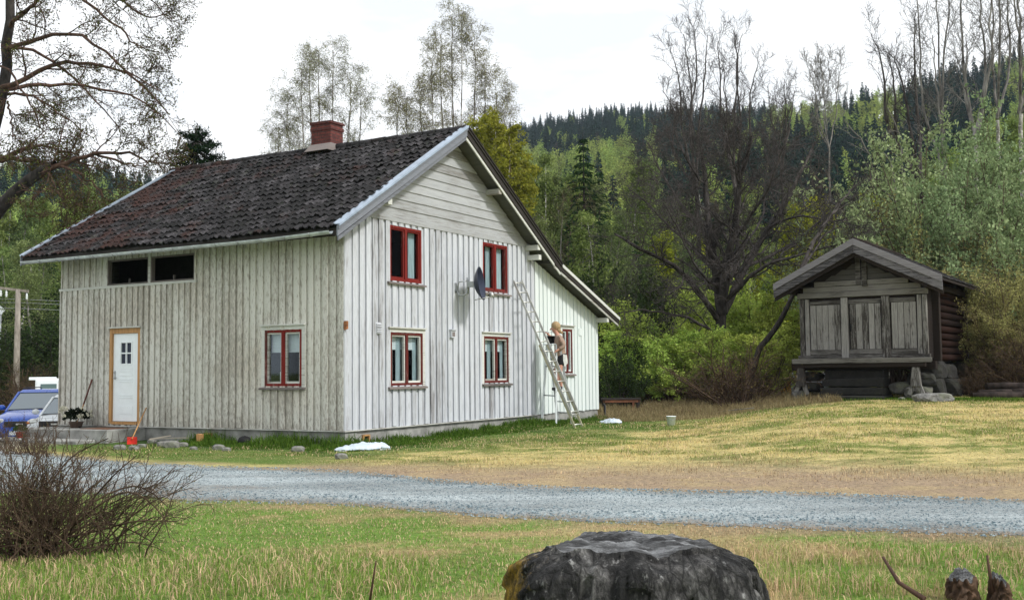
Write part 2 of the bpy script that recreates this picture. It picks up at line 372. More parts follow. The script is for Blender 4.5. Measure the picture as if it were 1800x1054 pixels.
def groundmat():
    m, t, b = mat('ground soil and turf'); a = attr(t, 'col', 'Color'); n = tex(t, scale=14, detail=8, rough=.75, coord='Object'); n2 = tex(t, scale=55, detail=5, rough=.8)
    c = mixc(t, 1, a, ramp(t, n.outputs['Fac'], [(.32, (.42, .42, .42)), (.5, (.95, .95, .95)), (.7, (1.5, 1.42, 1.3))]), 'MULTIPLY')
    c = mixc(t, ramp(t, n2.outputs['Fac'], [(.56, 0), (.66, .5)]), c, (.5, .42, .28))
    t.links.new(c, b.inputs['Base Color']); b.inputs['Roughness'].default_value = .95; b.inputs['Specular IOR Level'].default_value = .1
    bump(t, b, mth(t, 'ADD', n.outputs['Fac'], mth(t, 'MULTIPLY', n2.outputs['Fac'], .5)), .9, .05); return m
m_ground = groundmat()
xs = np.concatenate([[-2500, -900, -300, -120], np.arange(-60, -20, 1.6), np.arange(-20, 22, .16), np.arange(22, 60, 1.6), [120, 300, 900, 2500]])
ys = np.concatenate([[-1500, -300, -60, -15], np.arange(-6, 3, .8), np.arange(3, 34, .16), np.arange(34, 90, 1.2), [110, 160, 260, 500, 1200, 3500]])
ground = sheet('ground', xs, ys, lambda x, y: gh(x, y) - .6 * sst(y, 78, 110), ground_col, m_ground)

def roadmat():
    m, t, b = mat('blue grey crushed stone'); v = tex(t, 'ShaderNodeTexVoronoi', scale=42); v2 = tex(t, 'ShaderNodeTexVoronoi', scale=19); n = tex(t, scale=1.3, detail=4); n2 = tex(t, scale=25, detail=5)
    sp = t.nodes.new('ShaderNodeSeparateColor'); t.links.new(v.outputs['Color'], sp.inputs[0])
    c = ramp(t, sp.outputs[0], [(0, (.06, .09, .115)), (.45, (.12, .17, .20)), (.85, (.22, .29, .325)), (1, (.58, .64, .65))])
    a = attr(t, 'col', 'Color'); sa = t.nodes.new('ShaderNodeSeparateColor'); t.links.new(a, sa.inputs[0])
    f = mth(t, 'ADD', sa.outputs[0], mth(t, 'MULTIPLY', mth(t, 'SUBTRACT', n.outputs['Fac'], .5), 1.3)); f = mth(t, 'ADD', f, mth(t, 'MULTIPLY', mth(t, 'SUBTRACT', n2.outputs['Fac'], .5), .9))
    c = mixc(t, ramp(t, f, [(.30, 0), (.78, .85)]), c, (.36, .31, .25))
    t.links.new(c, b.inputs['Base Color']); b.inputs['Roughness'].default_value = .85
    c = b.inputs['Base Color'].links[0].from_socket; n4 = tex(t, scale=.8, detail=5, sc=(.45, 1.6, 1)); c = mixc(t, 1, c, ramp(t, n4.outputs['Fac'], [(.35, .68), (.65, 1.2)]), 'MULTIPLY'); t.links.new(c, b.inputs['Base Color'])
    bump(t, b, mth(t, 'ADD', mth(t, 'SUBTRACT', 1, v.outputs['Distance']), mth(t, 'MULTIPLY', mth(t, 'SUBTRACT', 1, v2.outputs['Distance']), .7)), 1, .03); return m
def build_road():
    xs = np.arange(-24, 17, .07); a, b = road_edges(xs)
    a = a + .22 * (fbm(xs * 1.7, xs * 0, 4) - .5) + .10 * (rng.random(len(xs)) - .5); b = b + .25 * (fbm(xs * 1.9, xs * 0 + 9, 4) - .5) + .10 * (rng.random(len(xs)) - .5)
    K = 26; t = np.linspace(0, 1, K)[:, None]; Y = a[None] * (1 - t) + b[None] * t; X = np.repeat(xs[None], K, 0)
    e = np.minimum(t, 1 - t) * (b - a)[None]; edge = np.clip(1 - e / .75, 0, 1) * .8 * np.ones_like(Y)
    # pale worn wheel track along the near side on the left
    edge = edge + .30 * np.exp(-((t - .72) / .07) ** 2) * fbm(X * .9, X * 0 + 2, 3) + .30 * np.exp(-((t - .33) / .07) ** 2) * fbm(X * .9 + 40, X * 0 + 2, 3)
    edge = edge + .55 * np.exp(-((t - .22) / .16) ** 2) * sst(-X, 1.5, 5)
    Z = gh(X, Y) + .004 + .02 * sst(e, .05, .9)
    V = np.stack([X, Y, Z], -1).reshape(-1, 3); nx = len(xs); i = np.arange(K - 1)[:, None] * nx + np.arange(nx - 1)[None]; Q = np.stack([i, i + 1, i + nx + 1, i + nx], -1).reshape(-1, 4)
    C = np.zeros((len(V), 3)); C[:, 0] = edge.ravel()
    tag(npmesh('gravel_road', V, Q, C, roadmat(), smooth=True), kind='structure')
build_road()

# the wooded hill: ridge line as seen from the road (picture column, picture row of the ground of the ridge, distance)
RIDGE = [(-900, 330, 420), (-300, 325, 420), (0, 316, 420), (150, 322, 430), (230, 340, 450), (320, 352, 520), (430, 318, 600), (540, 292, 620), (700, 275, 620), (850, 250, 620), (930, 232, 620), (1000, 220, 620), (1090, 205, 620),
         (1200, 205, 600), (1330, 205, 560), (1400, 206, 500), (1480, 205, 440), (1550, 198, 400), (1650, 168, 400), (1720, 142, 430), (1800, 120, 480), (1950, 90, 520), (2400, 60, 560), (3000, 100, 560)]
_ra = []; 
for (px, py, D) in RIDGE:
    d = U(px, py, 1.0); _ra.append((d.x, (d.z - CH) * D, D))
_ra = np.array(_ra)
def hill_h(x, y):
    a = x / np.maximum(y, 1); Hr = np.interp(a, _ra[:, 0], _ra[:, 1]); D = np.interp(a, _ra[:, 0], _ra[:, 2]); d0 = 85.0
    t = (y - d0) / (D - d0)
    h = np.where(t < 1, Hr * np.clip(t, 0, 1) ** 1.12, Hr * (1 - .25 * (t - 1)))
    return h + 5 * (fbm(x * .02, y * .02, 3) - .5) * sst(t, .02, .2) * (1 - .6 * sst(t, .8, 1)) - .9 * (1 - sst(y, 84, 96))
def build_hill():
    az = np.linspace(-1.3, 1.3, 150); dd = np.concatenate([np.arange(80, 200, 8), np.arange(200, 900, 14), [1000, 1200]])
    A, D = np.meshgrid(az, dd); X = A * D; Z = hill_h(X, D)
    V = np.stack([X, D, Z], -1).reshape(-1, 3); nx = len(az); i = np.arange(len(dd) - 1)[:, None] * nx + np.arange(nx - 1)[None]; Q = np.stack([i, i + 1, i + nx + 1, i + nx], -1).reshape(-1, 4)
    n = fbm(X * .03, D * .03, 4)[..., None]; C = np.array([.035, .05, .018]) * (1 - n) + np.array([.08, .085, .03]) * n
    tag(npmesh('hill', V, Q, C.reshape(-1, 3), m_ground, smooth=True), kind='structure')
build_hill()
# ================================================================== THE FARMHOUSE
LW, MW, EW = 8.55, 7.88, 11.70       # long wall, main gable, gable with lean-to
OG, OV, FAR = .42, .71, 9.02; APX = 3.915; ZR, ZE, ZE2 = 6.70, 3.93, 2.63; UE2 = EW + .55
SL = (ZR - ZE) / (APX + OV); SL2 = (3.93 - ZE2) / (UE2 - (MW + .66))
def roof_z(u):
    if u <= APX: return ZE + SL * (u + OV)
    a = ZR - SL * (u - APX); b = ZE2 + SL2 * (UE2 - u)
    return b if u > MW + .5 else (min(a, b) if u > MW - .3 else a)
house = empty('farmhouse', (HC.x, HC.y, 0), HYAW, label='old two storey wooden farmhouse with peeling pale boards, red windows and a dark tiled roof', cat='house')
HL = (0, 0, HZ)
def hb(mb, name, m, parent=None, **kw):
    if parent is None: return mb.build(name, m, house, HL, **kw)
    return mb.build(name, m, parent, None, **kw)
WL = lambda s, z, d=0: Vector((-d, s, z))          # long wall: s = v, outward = -u
WG = lambda s, z, d=0: Vector((s, -d, z))          # gable wall: s = u, outward = -v
def clad(P, s0, s1, z0, ztop, openings, pitch, bw, thick=.036, jit=.012, back=True):
    mb = MB(); s = s0; edges = []; boards = []
    while s < s1 - .02:
        p = pitch * random.uniform(.93, 1.07); boards.append((s, min(s + bw * random.uniform(.9, 1.1), s1))); s += p
    cuts = sorted(set([s0, s1] + [b[0] for b in boards] + [o[0] for o in openings if s0 < o[0] < s1] + [o[1] for o in openings if s0 < o[1] < s1] + ([APX] if s0 < APX < s1 else [])))
    def runs(a, b):
        bl = sorted([(o[2], o[3]) for o in openings if o[0] < b - 1e-4 and o[1] > a + 1e-4]); z = None; out = []
        cur = 'bot'
        for (c, d) in bl: out.append((cur, c)); cur = d
        out.append((cur, 'top')); return out
    def val(x, s): return z0 if x == 'bot' else (ztop(s) if x == 'top' else x)
    if back:
        for a, b in zip(cuts[:-1], cuts[1:]):
            r = random.random()
            for (c, d) in runs(a, b):
                if val(d, (a + b) / 2) - val(c, (a + b) / 2) < .01: continue
                mb.poly([P(a, val(c, a), 0), P(b, val(c, b), 0), P(b, val(d, b), 0), P(a, val(d, a), 0)], r)
    for (a, b) in boards:
        pieces = [(a, b)]
        cs = sorted([e for o in openings for e in (o[0], o[1]) if a < e < b]); xs_ = [a] + cs + [b]
        r = random.random(); th = thick + random.uniform(-.004, .006); zb = random.uniform(-jit, jit)
        for p, q in zip(xs_[:-1], xs_[1:]):
            if q - p < .025: continue
            for (c, d) in runs(p, q):
                if val(d, (p + q) / 2) - val(c, (p + q) / 2) < .03: continue
                c1 = val(c, p) + (zb if c == 'bot' else 0); c2 = val(c, q) + (zb if c == 'bot' else 0)
                mb.hexa([P(p, c1, .001), P(q, c2, .001), P(q, c2, th), P(p, c1, th)], [P(p, val(d, p), .001), P(q, val(d, q), .001), P(q, val(d, q), th), P(p, val(d, p), th)], r)
    return mb
def rect(P, mb, a, b, z0, z1, d0, d1, r=None, j=0):
    mb.hexa([P(a, z0, d0), P(b, z0, d0), P(b, z0, d1), P(a, z0, d1)], [P(a, z1, d0), P(b, z1, d0), P(b, z1, d1), P(a, z1, d1)], r)

# openings: s0,s1,z0,z1 (rough holes in the boards)
def pxs(P, px, z, lo, hi):
    """place along the wall that is seen in this picture column"""
    for i in range(40):
        m = (lo + hi) / 2; q = P(m, z); x = proj(HW(q.x, q.y, q.z))[0]
        inc = proj(HW(*P(hi, z)))[0] > proj(HW(*P(lo, z)))[0]
        if (x < px) == inc: lo = m
        else: hi = m
    return (lo + hi) / 2
def win_span(P, pa, pb, z, lo, hi):
    a, b = pxs(P, pa, z, lo, hi), pxs(P, pb, z, lo, hi); return min(a, b), max(a, b)
wins_g = []
for (pa, pb, z0, z1, kind) in ((683, 739, 3.07, 4.25, 'up1'), (847, 890, 3.07, 4.26, 'up2'), (684.5, 741, .86, 1.98, 'lo1'), (849, 892, .86, 1.98, 'lo2'), (987, 1004.5, 1.06, 2.27, 'ext')):
    a, b = win_span(WG, pa, pb, (z0 + z1) / 2, .2, 11.5); wins_g.append((a, b, z0, z1, kind))
wl_a, wl_b = win_span(WL, 467, 532, 1.4, 0, 8.5)
op_g = [w[:4] for w in wins_g]
door_a, door_b = win_span(WL, 194, 248, 1.1, 4, 8.5)
ATT = []  # dark upper openings
for (pa, pb) in ((190, 262), (266, 343)):
    a, b = win_span(WL, pa, pb, 3.4, 2, 8.5); ATT.append((a, b, 3.20, 3.78))
LED = win_span(WL, 107, 346, 3.16, 2, 8.6)
op_l = [(wl_a, wl_b, .88, 2.03), (door_a, door_b, .05, 2.20)]
top_l = lambda s: 3.98
# walls ------------------------------------------------------------
w1 = clad(WL, 0.0, LED[0], 0, top_l, [o for o in op_l if o[1] < LED[0]] , .196, .118)
hb(w1, 'wall', m_long)
w1b = clad(WL, LED[0], LW, 0, lambda s: 3.135, [o for o in op_l if o[0] > LED[0]], .186, .12)
hb(w1b, 'wall', m_long)
w1c = clad(WL, LED[0], LW, 3.19, top_l, ATT, .20, .05, thick=.025)
hb(w1c, 'wall', m_long)
mb = MB(); rect(WL, mb, LED[0] - .03, LW + .02, 3.135, 3.19, -.01, .055); hb(mb, 'ledge_board', m_trim)
zb = 4.33
w2 = clad(WG, 0, MW, 0, lambda s: min(zb, roof_z(s) - .16), [o for o in op_g if o[1] < MW], .232, .150)
hb(w2, 'wall', m_gable)
w3 = clad(WG, MW, EW, 0, lambda s: roof_z(s) - .15, [o for o in op_g if o[0] > MW], .225, .165, thick=.026)
hb(w3, 'wall', m_ext)
# horizontal boards of the gable top
mb = MB(); z = zb + .09; pitchz = .208
uz = lambda z: max(0, (z - ZE + .16) / SL - OV)
mb.poly([WG(uz(zb), zb, .001), WG(2 * APX - uz(zb), zb, .001), WG(APX, ZR - .2, .001)])
while z < ZR - .25:
    z2 = min(z + pitchz, ZR - .2); a0, a1 = uz(z), uz(z2); b0, b1 = 2 * APX - a0, 2 * APX - a1
    mb.hexa([WG(a0, z, .002), WG(b0, z, .002), WG(b0, z, .034), WG(a0, z, .034)], [WG(a1, z2, .002), WG(b1, z2, .002), WG(b1, z2, .012), WG(a1, z2, .012)])
    z += pitchz - .0
hb(mb, 'gable_boarding', m_gtop)
mb = MB(); rect(WG, mb, uz(zb) - .02, 2 * APX - uz(zb), zb, zb + .09, .002, .05); hb(mb, 'belt_board', m_gtop)
# back and far walls, closed rooms behind the boards
mb = MB()
prof = lambda s: roof_z(s) - .2
us = [0, APX, MW - .25, EW]
mb.poly([(u, LW, 0) for u in (EW, 0)] + [(u, LW, prof(u)) for u in us]); mb.poly([(EW, 0, 0), (EW, LW, 0), (EW, LW, prof(EW)), (EW, 0, prof(EW))])
hb(mb, 'wall', m_gtop)
mb = MB()   # corner posts
mb.box(-.030, .06, -.030, .004, 0.0, 3.98); hb(mb, 'corner_board', m_gable)
mb = MB()
mb.box(.12, EW - .1, .12, LW - .1, -.02, .02); mb.box(.12, EW - .1, .12, LW - .1, 2.45, 2.55)
mb.box(1.6, 1.7, .12, LW - .1, .02, 2.45); mb.box(.12, EW - .1, 1.6, 1.7, .02, 2.45); mb.box(1.6, 1.7, 1.7, LW - .1, 2.55, 4.2); mb.box(1.7, 7, 1.6, 1.7, 2.55, 4.2)
hb(mb, 'interior', m_interior)
# foundation
mb = MB()
n = 24
for k in range(n):
    a, b = LW * k / n, LW * (k + 1) / n; mb.hexa([(.02, a, -.6), (.4, a, -.6), (.4, b, -.6), (.02, b, -.6)], [(.02, a, -.004), (.4, a, -.004), (.4, b, -.004), (.02, b, -.004)], .5)
mb.box(.4, EW - .03, .02, .4, -.6, -.004); mb.box(EW - .4, EW - .02, .4, LW, -.6, -.004); mb.box(.4, EW, LW - .4, LW - .02, -.6, -.004)
fo = hb(mb, 'foundation', m_conc)
mb = MB(); rect(WL, mb, 0, LW, -.022, -.002, -.04, .045); rect(WG, mb, -.04, MW, -.022, -.002, -.04, .045); hb(mb, 'base_strip', m_trim)
for (P, s) in ((WL, pxs(WL, 366, -.15, 0, 8)), (WG, pxs(WG, 643, -.15, 0, 5))):
    mb = MB(); h = .11; z = -.2
    rect(P, mb, s - h, s + h, z + .06, z + .09, -.05, .03); rect(P, mb, s - h, s + h, z - .09, z - .06, -.05, .03); rect(P, mb, s - h, s - h + .03, z - .06, z + .06, -.05, .03); rect(P, mb, s + h - .03, s + h, z - .06, z + .06, -.05, .03)
    v = hb(mb, 'vent_frame', m_jamb); mb = MB(); rect(P, mb, s - h + .03, s + h - .03, z - .06, z + .06, -.1, -.015); mb.build('vent_hole', m_black, v)

# roof ------------------------------------------------------------
def tilemat():
    m, t, b = mat('mossy old pantiles'); rnd = attr(t, 'rnd'); n = tex(t, scale=1.1, detail=5); n2 = tex(t, scale=22, detail=6, rough=.75)
    c = ramp(t, mth(t, 'ADD', mth(t, 'MULTIPLY', n2.outputs['Fac'], .7), mth(t, 'MULTIPLY', rnd, .3)), [(.36, (.005, .005, .005)), (.52, (.014, .013, .014)), (.64, (.038, .035, .038)), (.80, (.135, .13, .135))])
    sp = t.nodes.new('ShaderNodeSeparateXYZ'); tcn = t.nodes.new('ShaderNodeTexCoord'); t.links.new(tcn.outputs['Object'], sp.inputs[0])
    f = mth(t, 'ADD', n.outputs['Fac'], mth(t, 'MULTIPLY', ramp(t, mth(t, 'MULTIPLY', sp.outputs[1], .1), [(.35, 0), (.95, 1)]), .2))
    c = mixc(t, ramp(t, f, [(.58, 0), (.72, .8)]), c, ramp(t, n2.outputs['Fac'], [(.4, (.012, .005, .004)), (.6, (.055, .018, .011))]))
    g = ramp(t, tex(t, scale=3.3, detail=6).outputs['Fac'], [(.60, 0), (.70, .5)]); c = mixc(t, g, c, (.04, .05, .03))
    t.links.new(c, b.inputs['Base Color']); b.inputs['Roughness'].default_value = .8; b.inputs['Specular IOR Level'].default_value = .3; bump(t, b, n2.outputs['Fac'], .8, .02); return m
m_tile = tilemat()
def tiles(origin, es, et, width, length, tw=.195, tl=.285, m=None, name='roof', base=True):
    """origin eave corner, es along eave, et up the slope"""
    es = Vector(es).normalized(); et = Vector(et).normalized(); en = es.cross(et); 
    if en.z < 0: en = -en
    mb = MB(); o = Vector(origin); nr = int(length / tl) + 1; nc = int(width / tw); tw = width / nc; K = 6
    for i in range(nr):
        t0 = i * tl - .03; t1 = min(t0 + tl + .06, length); sag = 0
        for j in range(nc):
            s0 = j * tw; rr = random.random(); jt = random.uniform(-.03, .03); js = random.uniform(-.009, .009); tlt = random.uniform(-.02, .02); lift = .044 + random.uniform(-.010, .018)
            if random.random() < .04: lift += .02; jt -= .03
            prof = []
            for k in range(K + 1):
                x = k / K; zz = .030 * math.sin(2 * math.pi * (x * 1.0) + .6) + .018 * x
                prof.append((s0 + x * tw * 1.04 + js, zz + tlt * (x - .5)))
            wv = .018 * math.sin(s0 * 1.3 + i * .4)
            lo = [o + es * s + et * (t0 + jt) + en * (zz + lift + wv) for s, zz in prof]; hi = [o + es * s + et * t1 + en * (zz + .006 + wv) for s, zz in prof]
            bt = [o + es * s + et * (t0 + jt) + en * (zz + lift - .024 + wv) for s, zz in prof]
            for k in range(K):
                mb.poly([lo[k], lo[k + 1], hi[k + 1], hi[k]], rr, True); mb.poly([bt[k], bt[k + 1], lo[k + 1], lo[k]], rr * .5)
    return mb
eS = (0, 1, 0); sdir = Vector((1, 0, SL)).normalized(); slen = (APX + OV) * math.sqrt(1 + SL * SL)
wr = FAR + OG
rl = hb(tiles((-OV - .02, -OG + .04, ZE - .01), eS, sdir, wr - .08, slen), 'roof', m_tile)
rr_ = tiles((2 * APX + OV, -OG + .04, ZE - .01), eS, (-sdir.x, 0, sdir.z), wr - .08, slen)
hb(rr_, 'roof', m_tile)
e2 = Vector((-1, 0, SL2)).normalized(); l2 = (UE2 - (MW + .3)) * math.sqrt(1 + SL2 ** 2)
hb(tiles((UE2, -OG + .04, ZE2 - .01), eS, e2, wr - .08, l2), 'roof', m_tile)
# deck boards beneath the tiles
def deck(a, za, b, zb_, name='roof_deck', m=m_darkwood, th=.05, off=-.035):
    mb = MB(); mb.hexa([(a, -OG + .05, za + off - th), (b, -OG + .05, zb_ + off - th), (b, FAR - .05, zb_ + off - th), (a, FAR - .05, za + off - th)], [(a, -OG + .05, za + off), (b, -OG + .05, zb_ + off), (b, FAR - .05, zb_ + off), (a, FAR - .05, za + off)])
    return mb
d1 = deck(-OV + .02, ZE, APX, ZR); d2 = deck(APX + .001, ZR, 2 * APX + OV - .02, ZE); d1.v += [] 
hb(d1, 'roof_deck', m_soffit); hb(d2, 'roof_deck', m_soffit); hb(deck(MW + .32, ZE2 + SL2 * (UE2 - MW - .32), UE2 - .02, ZE2), 'roof_deck', m_soffit)
# ridge caps
mb = MB(); v = -OG + .02
while v < FAR - .05:
    L_ = random.uniform(.36, .40); mb.tube([(APX, v, ZR - .01 + random.uniform(0, .012)), (APX + random.uniform(-.01, .01), v + L_ + .03, ZR + .0 + random.uniform(0, .012))], [.115, .098], 10); v += L_
hb(mb, 'ridge_cap', m_tile)
# verge: barge boards and flashing
def barge(y0, y1, u0, z0, u1, z1, drop, m, name, top=0.0, th=None):
    mb = MB(); mb.hexa([(u0, y0, z0 - drop), (u1, y0, z1 - drop), (u1, y1, z1 - drop), (u0, y1, z0 - drop)], [(u0, y0, z0 + top), (u1, y0, z1 + top), (u1, y1, z1 + top), (u0, y1, z0 + top)]); return mb
lims = dict(l=(-OV - .05, ZE - SL * .05, APX, ZR), r=(APX, ZR, 2 * APX + OV + .03, ZE - SL * .03))
E2U = MW + .35; e2z = ZE2 + SL2 * (UE2 - E2U)
for side, (u0, z0, u1, z1) in lims.items():
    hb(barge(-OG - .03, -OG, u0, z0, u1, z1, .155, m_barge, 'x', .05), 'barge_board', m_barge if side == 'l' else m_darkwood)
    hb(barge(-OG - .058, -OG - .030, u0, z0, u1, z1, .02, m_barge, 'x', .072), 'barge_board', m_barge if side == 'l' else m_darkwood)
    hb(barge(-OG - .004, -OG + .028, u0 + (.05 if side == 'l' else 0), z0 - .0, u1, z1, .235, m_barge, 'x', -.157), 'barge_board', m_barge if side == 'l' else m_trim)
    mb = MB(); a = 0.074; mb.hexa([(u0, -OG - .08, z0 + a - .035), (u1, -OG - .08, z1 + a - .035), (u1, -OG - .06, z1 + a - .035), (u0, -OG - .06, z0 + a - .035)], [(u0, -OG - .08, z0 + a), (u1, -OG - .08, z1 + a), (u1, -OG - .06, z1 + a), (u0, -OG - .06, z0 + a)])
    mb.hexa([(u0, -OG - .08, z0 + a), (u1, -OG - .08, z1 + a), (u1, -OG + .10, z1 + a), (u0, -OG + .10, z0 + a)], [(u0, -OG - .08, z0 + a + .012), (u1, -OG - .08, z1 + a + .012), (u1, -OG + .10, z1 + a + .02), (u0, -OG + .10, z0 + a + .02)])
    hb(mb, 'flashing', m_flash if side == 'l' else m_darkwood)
    hb(barge(FAR, FAR + .03, u0, z0, u1, z1, .18, m_barge, 'x', .05), 'barge_board', m_barge)
    mb = MB(); mb.hexa([(u0, FAR - .10, z0 + .05), (u1, FAR - .10, z1 + .05), (u1, FAR + .05, z1 + .05), (u0, FAR + .05, z0 + .05)], [(u0, FAR - .10, z0 + .085), (u1, FAR - .10, z1 + .085), (u1, FAR + .05, z1 + .085), (u0, FAR + .05, z0 + .085)]); hb(mb, 'flashing', m_flash)
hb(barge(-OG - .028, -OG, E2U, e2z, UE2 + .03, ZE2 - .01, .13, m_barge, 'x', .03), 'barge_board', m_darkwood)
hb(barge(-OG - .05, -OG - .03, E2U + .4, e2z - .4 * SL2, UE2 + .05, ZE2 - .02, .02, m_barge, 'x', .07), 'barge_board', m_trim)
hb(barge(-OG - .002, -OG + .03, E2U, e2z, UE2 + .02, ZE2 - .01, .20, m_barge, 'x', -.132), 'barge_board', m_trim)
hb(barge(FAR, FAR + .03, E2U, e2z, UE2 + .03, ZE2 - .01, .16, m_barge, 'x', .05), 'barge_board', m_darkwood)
# eave boards and soffit, near-black to paint in the eave shade
mb = MB(); mb.box(-OV + .0, -OV + .03, -OG + .03, FAR, ZE - .16, ZE - .03); hb(mb, 'eave_board', m_darkwood)
mb = MB(); mb.hexa([(-OV + .03, -OG + .05, ZE - .17), (-.0, -OG + .05, ZE + SL * OV - .30), (0, FAR - .02, ZE + SL * OV - .30), (-OV + .03, FAR - .02, ZE - .17)], [(-OV + .03, -OG + .05, ZE - .15), (-.0, -OG + .05, ZE + SL * OV - .27), (0, FAR - .02, ZE + SL * OV - .27), (-OV + .03, FAR - .02, ZE - .15)]); hb(mb, 'soffit', m_darkwood)
# slight shadowed row of rafters at verge right side: purlin ends
for (u, dz) in ((1.02, -.32), (5.5, -.27), (7.45, -.28), (7.50, -.50), (11.62, -.27)):
    mb = MB(); z = roof_z(u) + dz; mb.box(u - .07, u + .07, -OG + .035, .2, z - .06, z + .07)
    hb(mb, 'purlin_end', m_trim, bevel=.006)
# gutter: open half round channel with brackets
mb = MB(); K = 7; NS = 30; gx = -OV - .07
def gz(v): return ZE - .07 - .05 * math.sin(min(1, max(0, (v + OG) / 2.6)) * math.pi / 2) * 1.0 + .0 * v
ring = []
for i in range(NS + 1):
    v = -OG + .12 + (FAR + OG - .2) * i / NS; ring.append([(gx + .065 * math.cos(math.pi + math.pi * k / K), v, gz(v) + .065 * math.sin(math.pi + math.pi * k / K)) for k in range(K + 1)])
for i in range(NS):
    for k in range(K): mb.poly([ring[i][k], ring[i + 1][k], ring[i + 1][k + 1], ring[i][k + 1]], .5, True)
gut = hb(mb, 'gutter', m_gutter)
v = 0.2
while v < FAR: 
    mb = MB(); mb.tube([(gx + .074 * math.cos(math.pi + math.pi * k / 8), v, gz(v) + .074 * math.sin(math.pi + math.pi * k / 8)) for k in range(9)] + [(-OV + .01, v, ZE - .05)], .008, 5); v += .62; mb.build('gutter_bracket', m_steel, gut)
# chimney
def brickmat():
    m, t, b = mat('red brick'); c = t.nodes.new('ShaderNodeTexCoord'); br = t.nodes.new('ShaderNodeTexBrick')
    sp = t.nodes.new('ShaderNodeSeparateXYZ'); cb = t.nodes.new('ShaderNodeCombineXYZ'); t.links.new(c.outputs['Object'], sp.inputs[0])
    t.links.new(mth(t, 'ADD', sp.outputs[0], sp.outputs[1]), cb.inputs[0]); t.links.new(sp.outputs[2], cb.inputs[1]); t.links.new(cb.outputs[0], br.inputs['Vector'])
    br.inputs['Scale'].default_value = 1; br.inputs['Brick Width'].default_value = .245; br.inputs['Row Height'].default_value = .078; br.inputs['Mortar Size'].default_value = .009; br.inputs['Bias'].default_value = -.2
    br.inputs['Color1'].default_value = (.14, .032, .025, 1); br.inputs['Color2'].default_value = (.095, .022, .02, 1); br.inputs['Mortar'].default_value = (.045, .025, .022, 1)
    n = tex(t, scale=14, detail=5); t.links.new(mixc(t, 1, br.outputs['Color'], ramp(t, n.outputs['Fac'], [(.3, .5), (.7, 1.4)]), 'MULTIPLY'), b.inputs['Base Color']); b.inputs['Roughness'].default_value = .9
    bump(t, b, br.outputs['Fac'], -.8, .01); return m
PR = lambda s, z, d=0: Vector((APX, s, ZR))
cv = pxs(PR, 575, 0, 0, 8)
m_brick = brickmat()
mb = MB(); a, b = .24, .31
mb.box(APX - a, APX + a, cv - b, cv + b, ZR - .4, ZR + .60); mb.box(APX - a - .02, APX + a + .02, cv - b - .02, cv + b + .02, ZR + .44, ZR + .52)
ch = hb(mb, 'chimney', m_brick, bevel=.006)
mb = MB(); mb.box(APX - a - .03, APX + a + .03, cv - b - .03, cv + b + .03, ZR + .60, ZR + .66, j=.008); mb.build('chimney_cap', m_brick, ch)
mb = MB(); mb.hexa([(APX - a - .20, cv - b - .06, ZR - .10), (APX + a + .2, cv - b - .06, ZR - .10), (APX + a + .2, cv + b + .06, ZR - .10), (APX - a - .2, cv + b + .06, ZR - .10)], [(APX - a - .02, cv - b - .02, ZR + .10), (APX + a + .02, cv - b - .02, ZR + .10), (APX + a + .02, cv + b + .02, ZR + .10), (APX - a - .02, cv + b + .02, ZR + .10)]); mb.build('flashing', m_sill, ch)

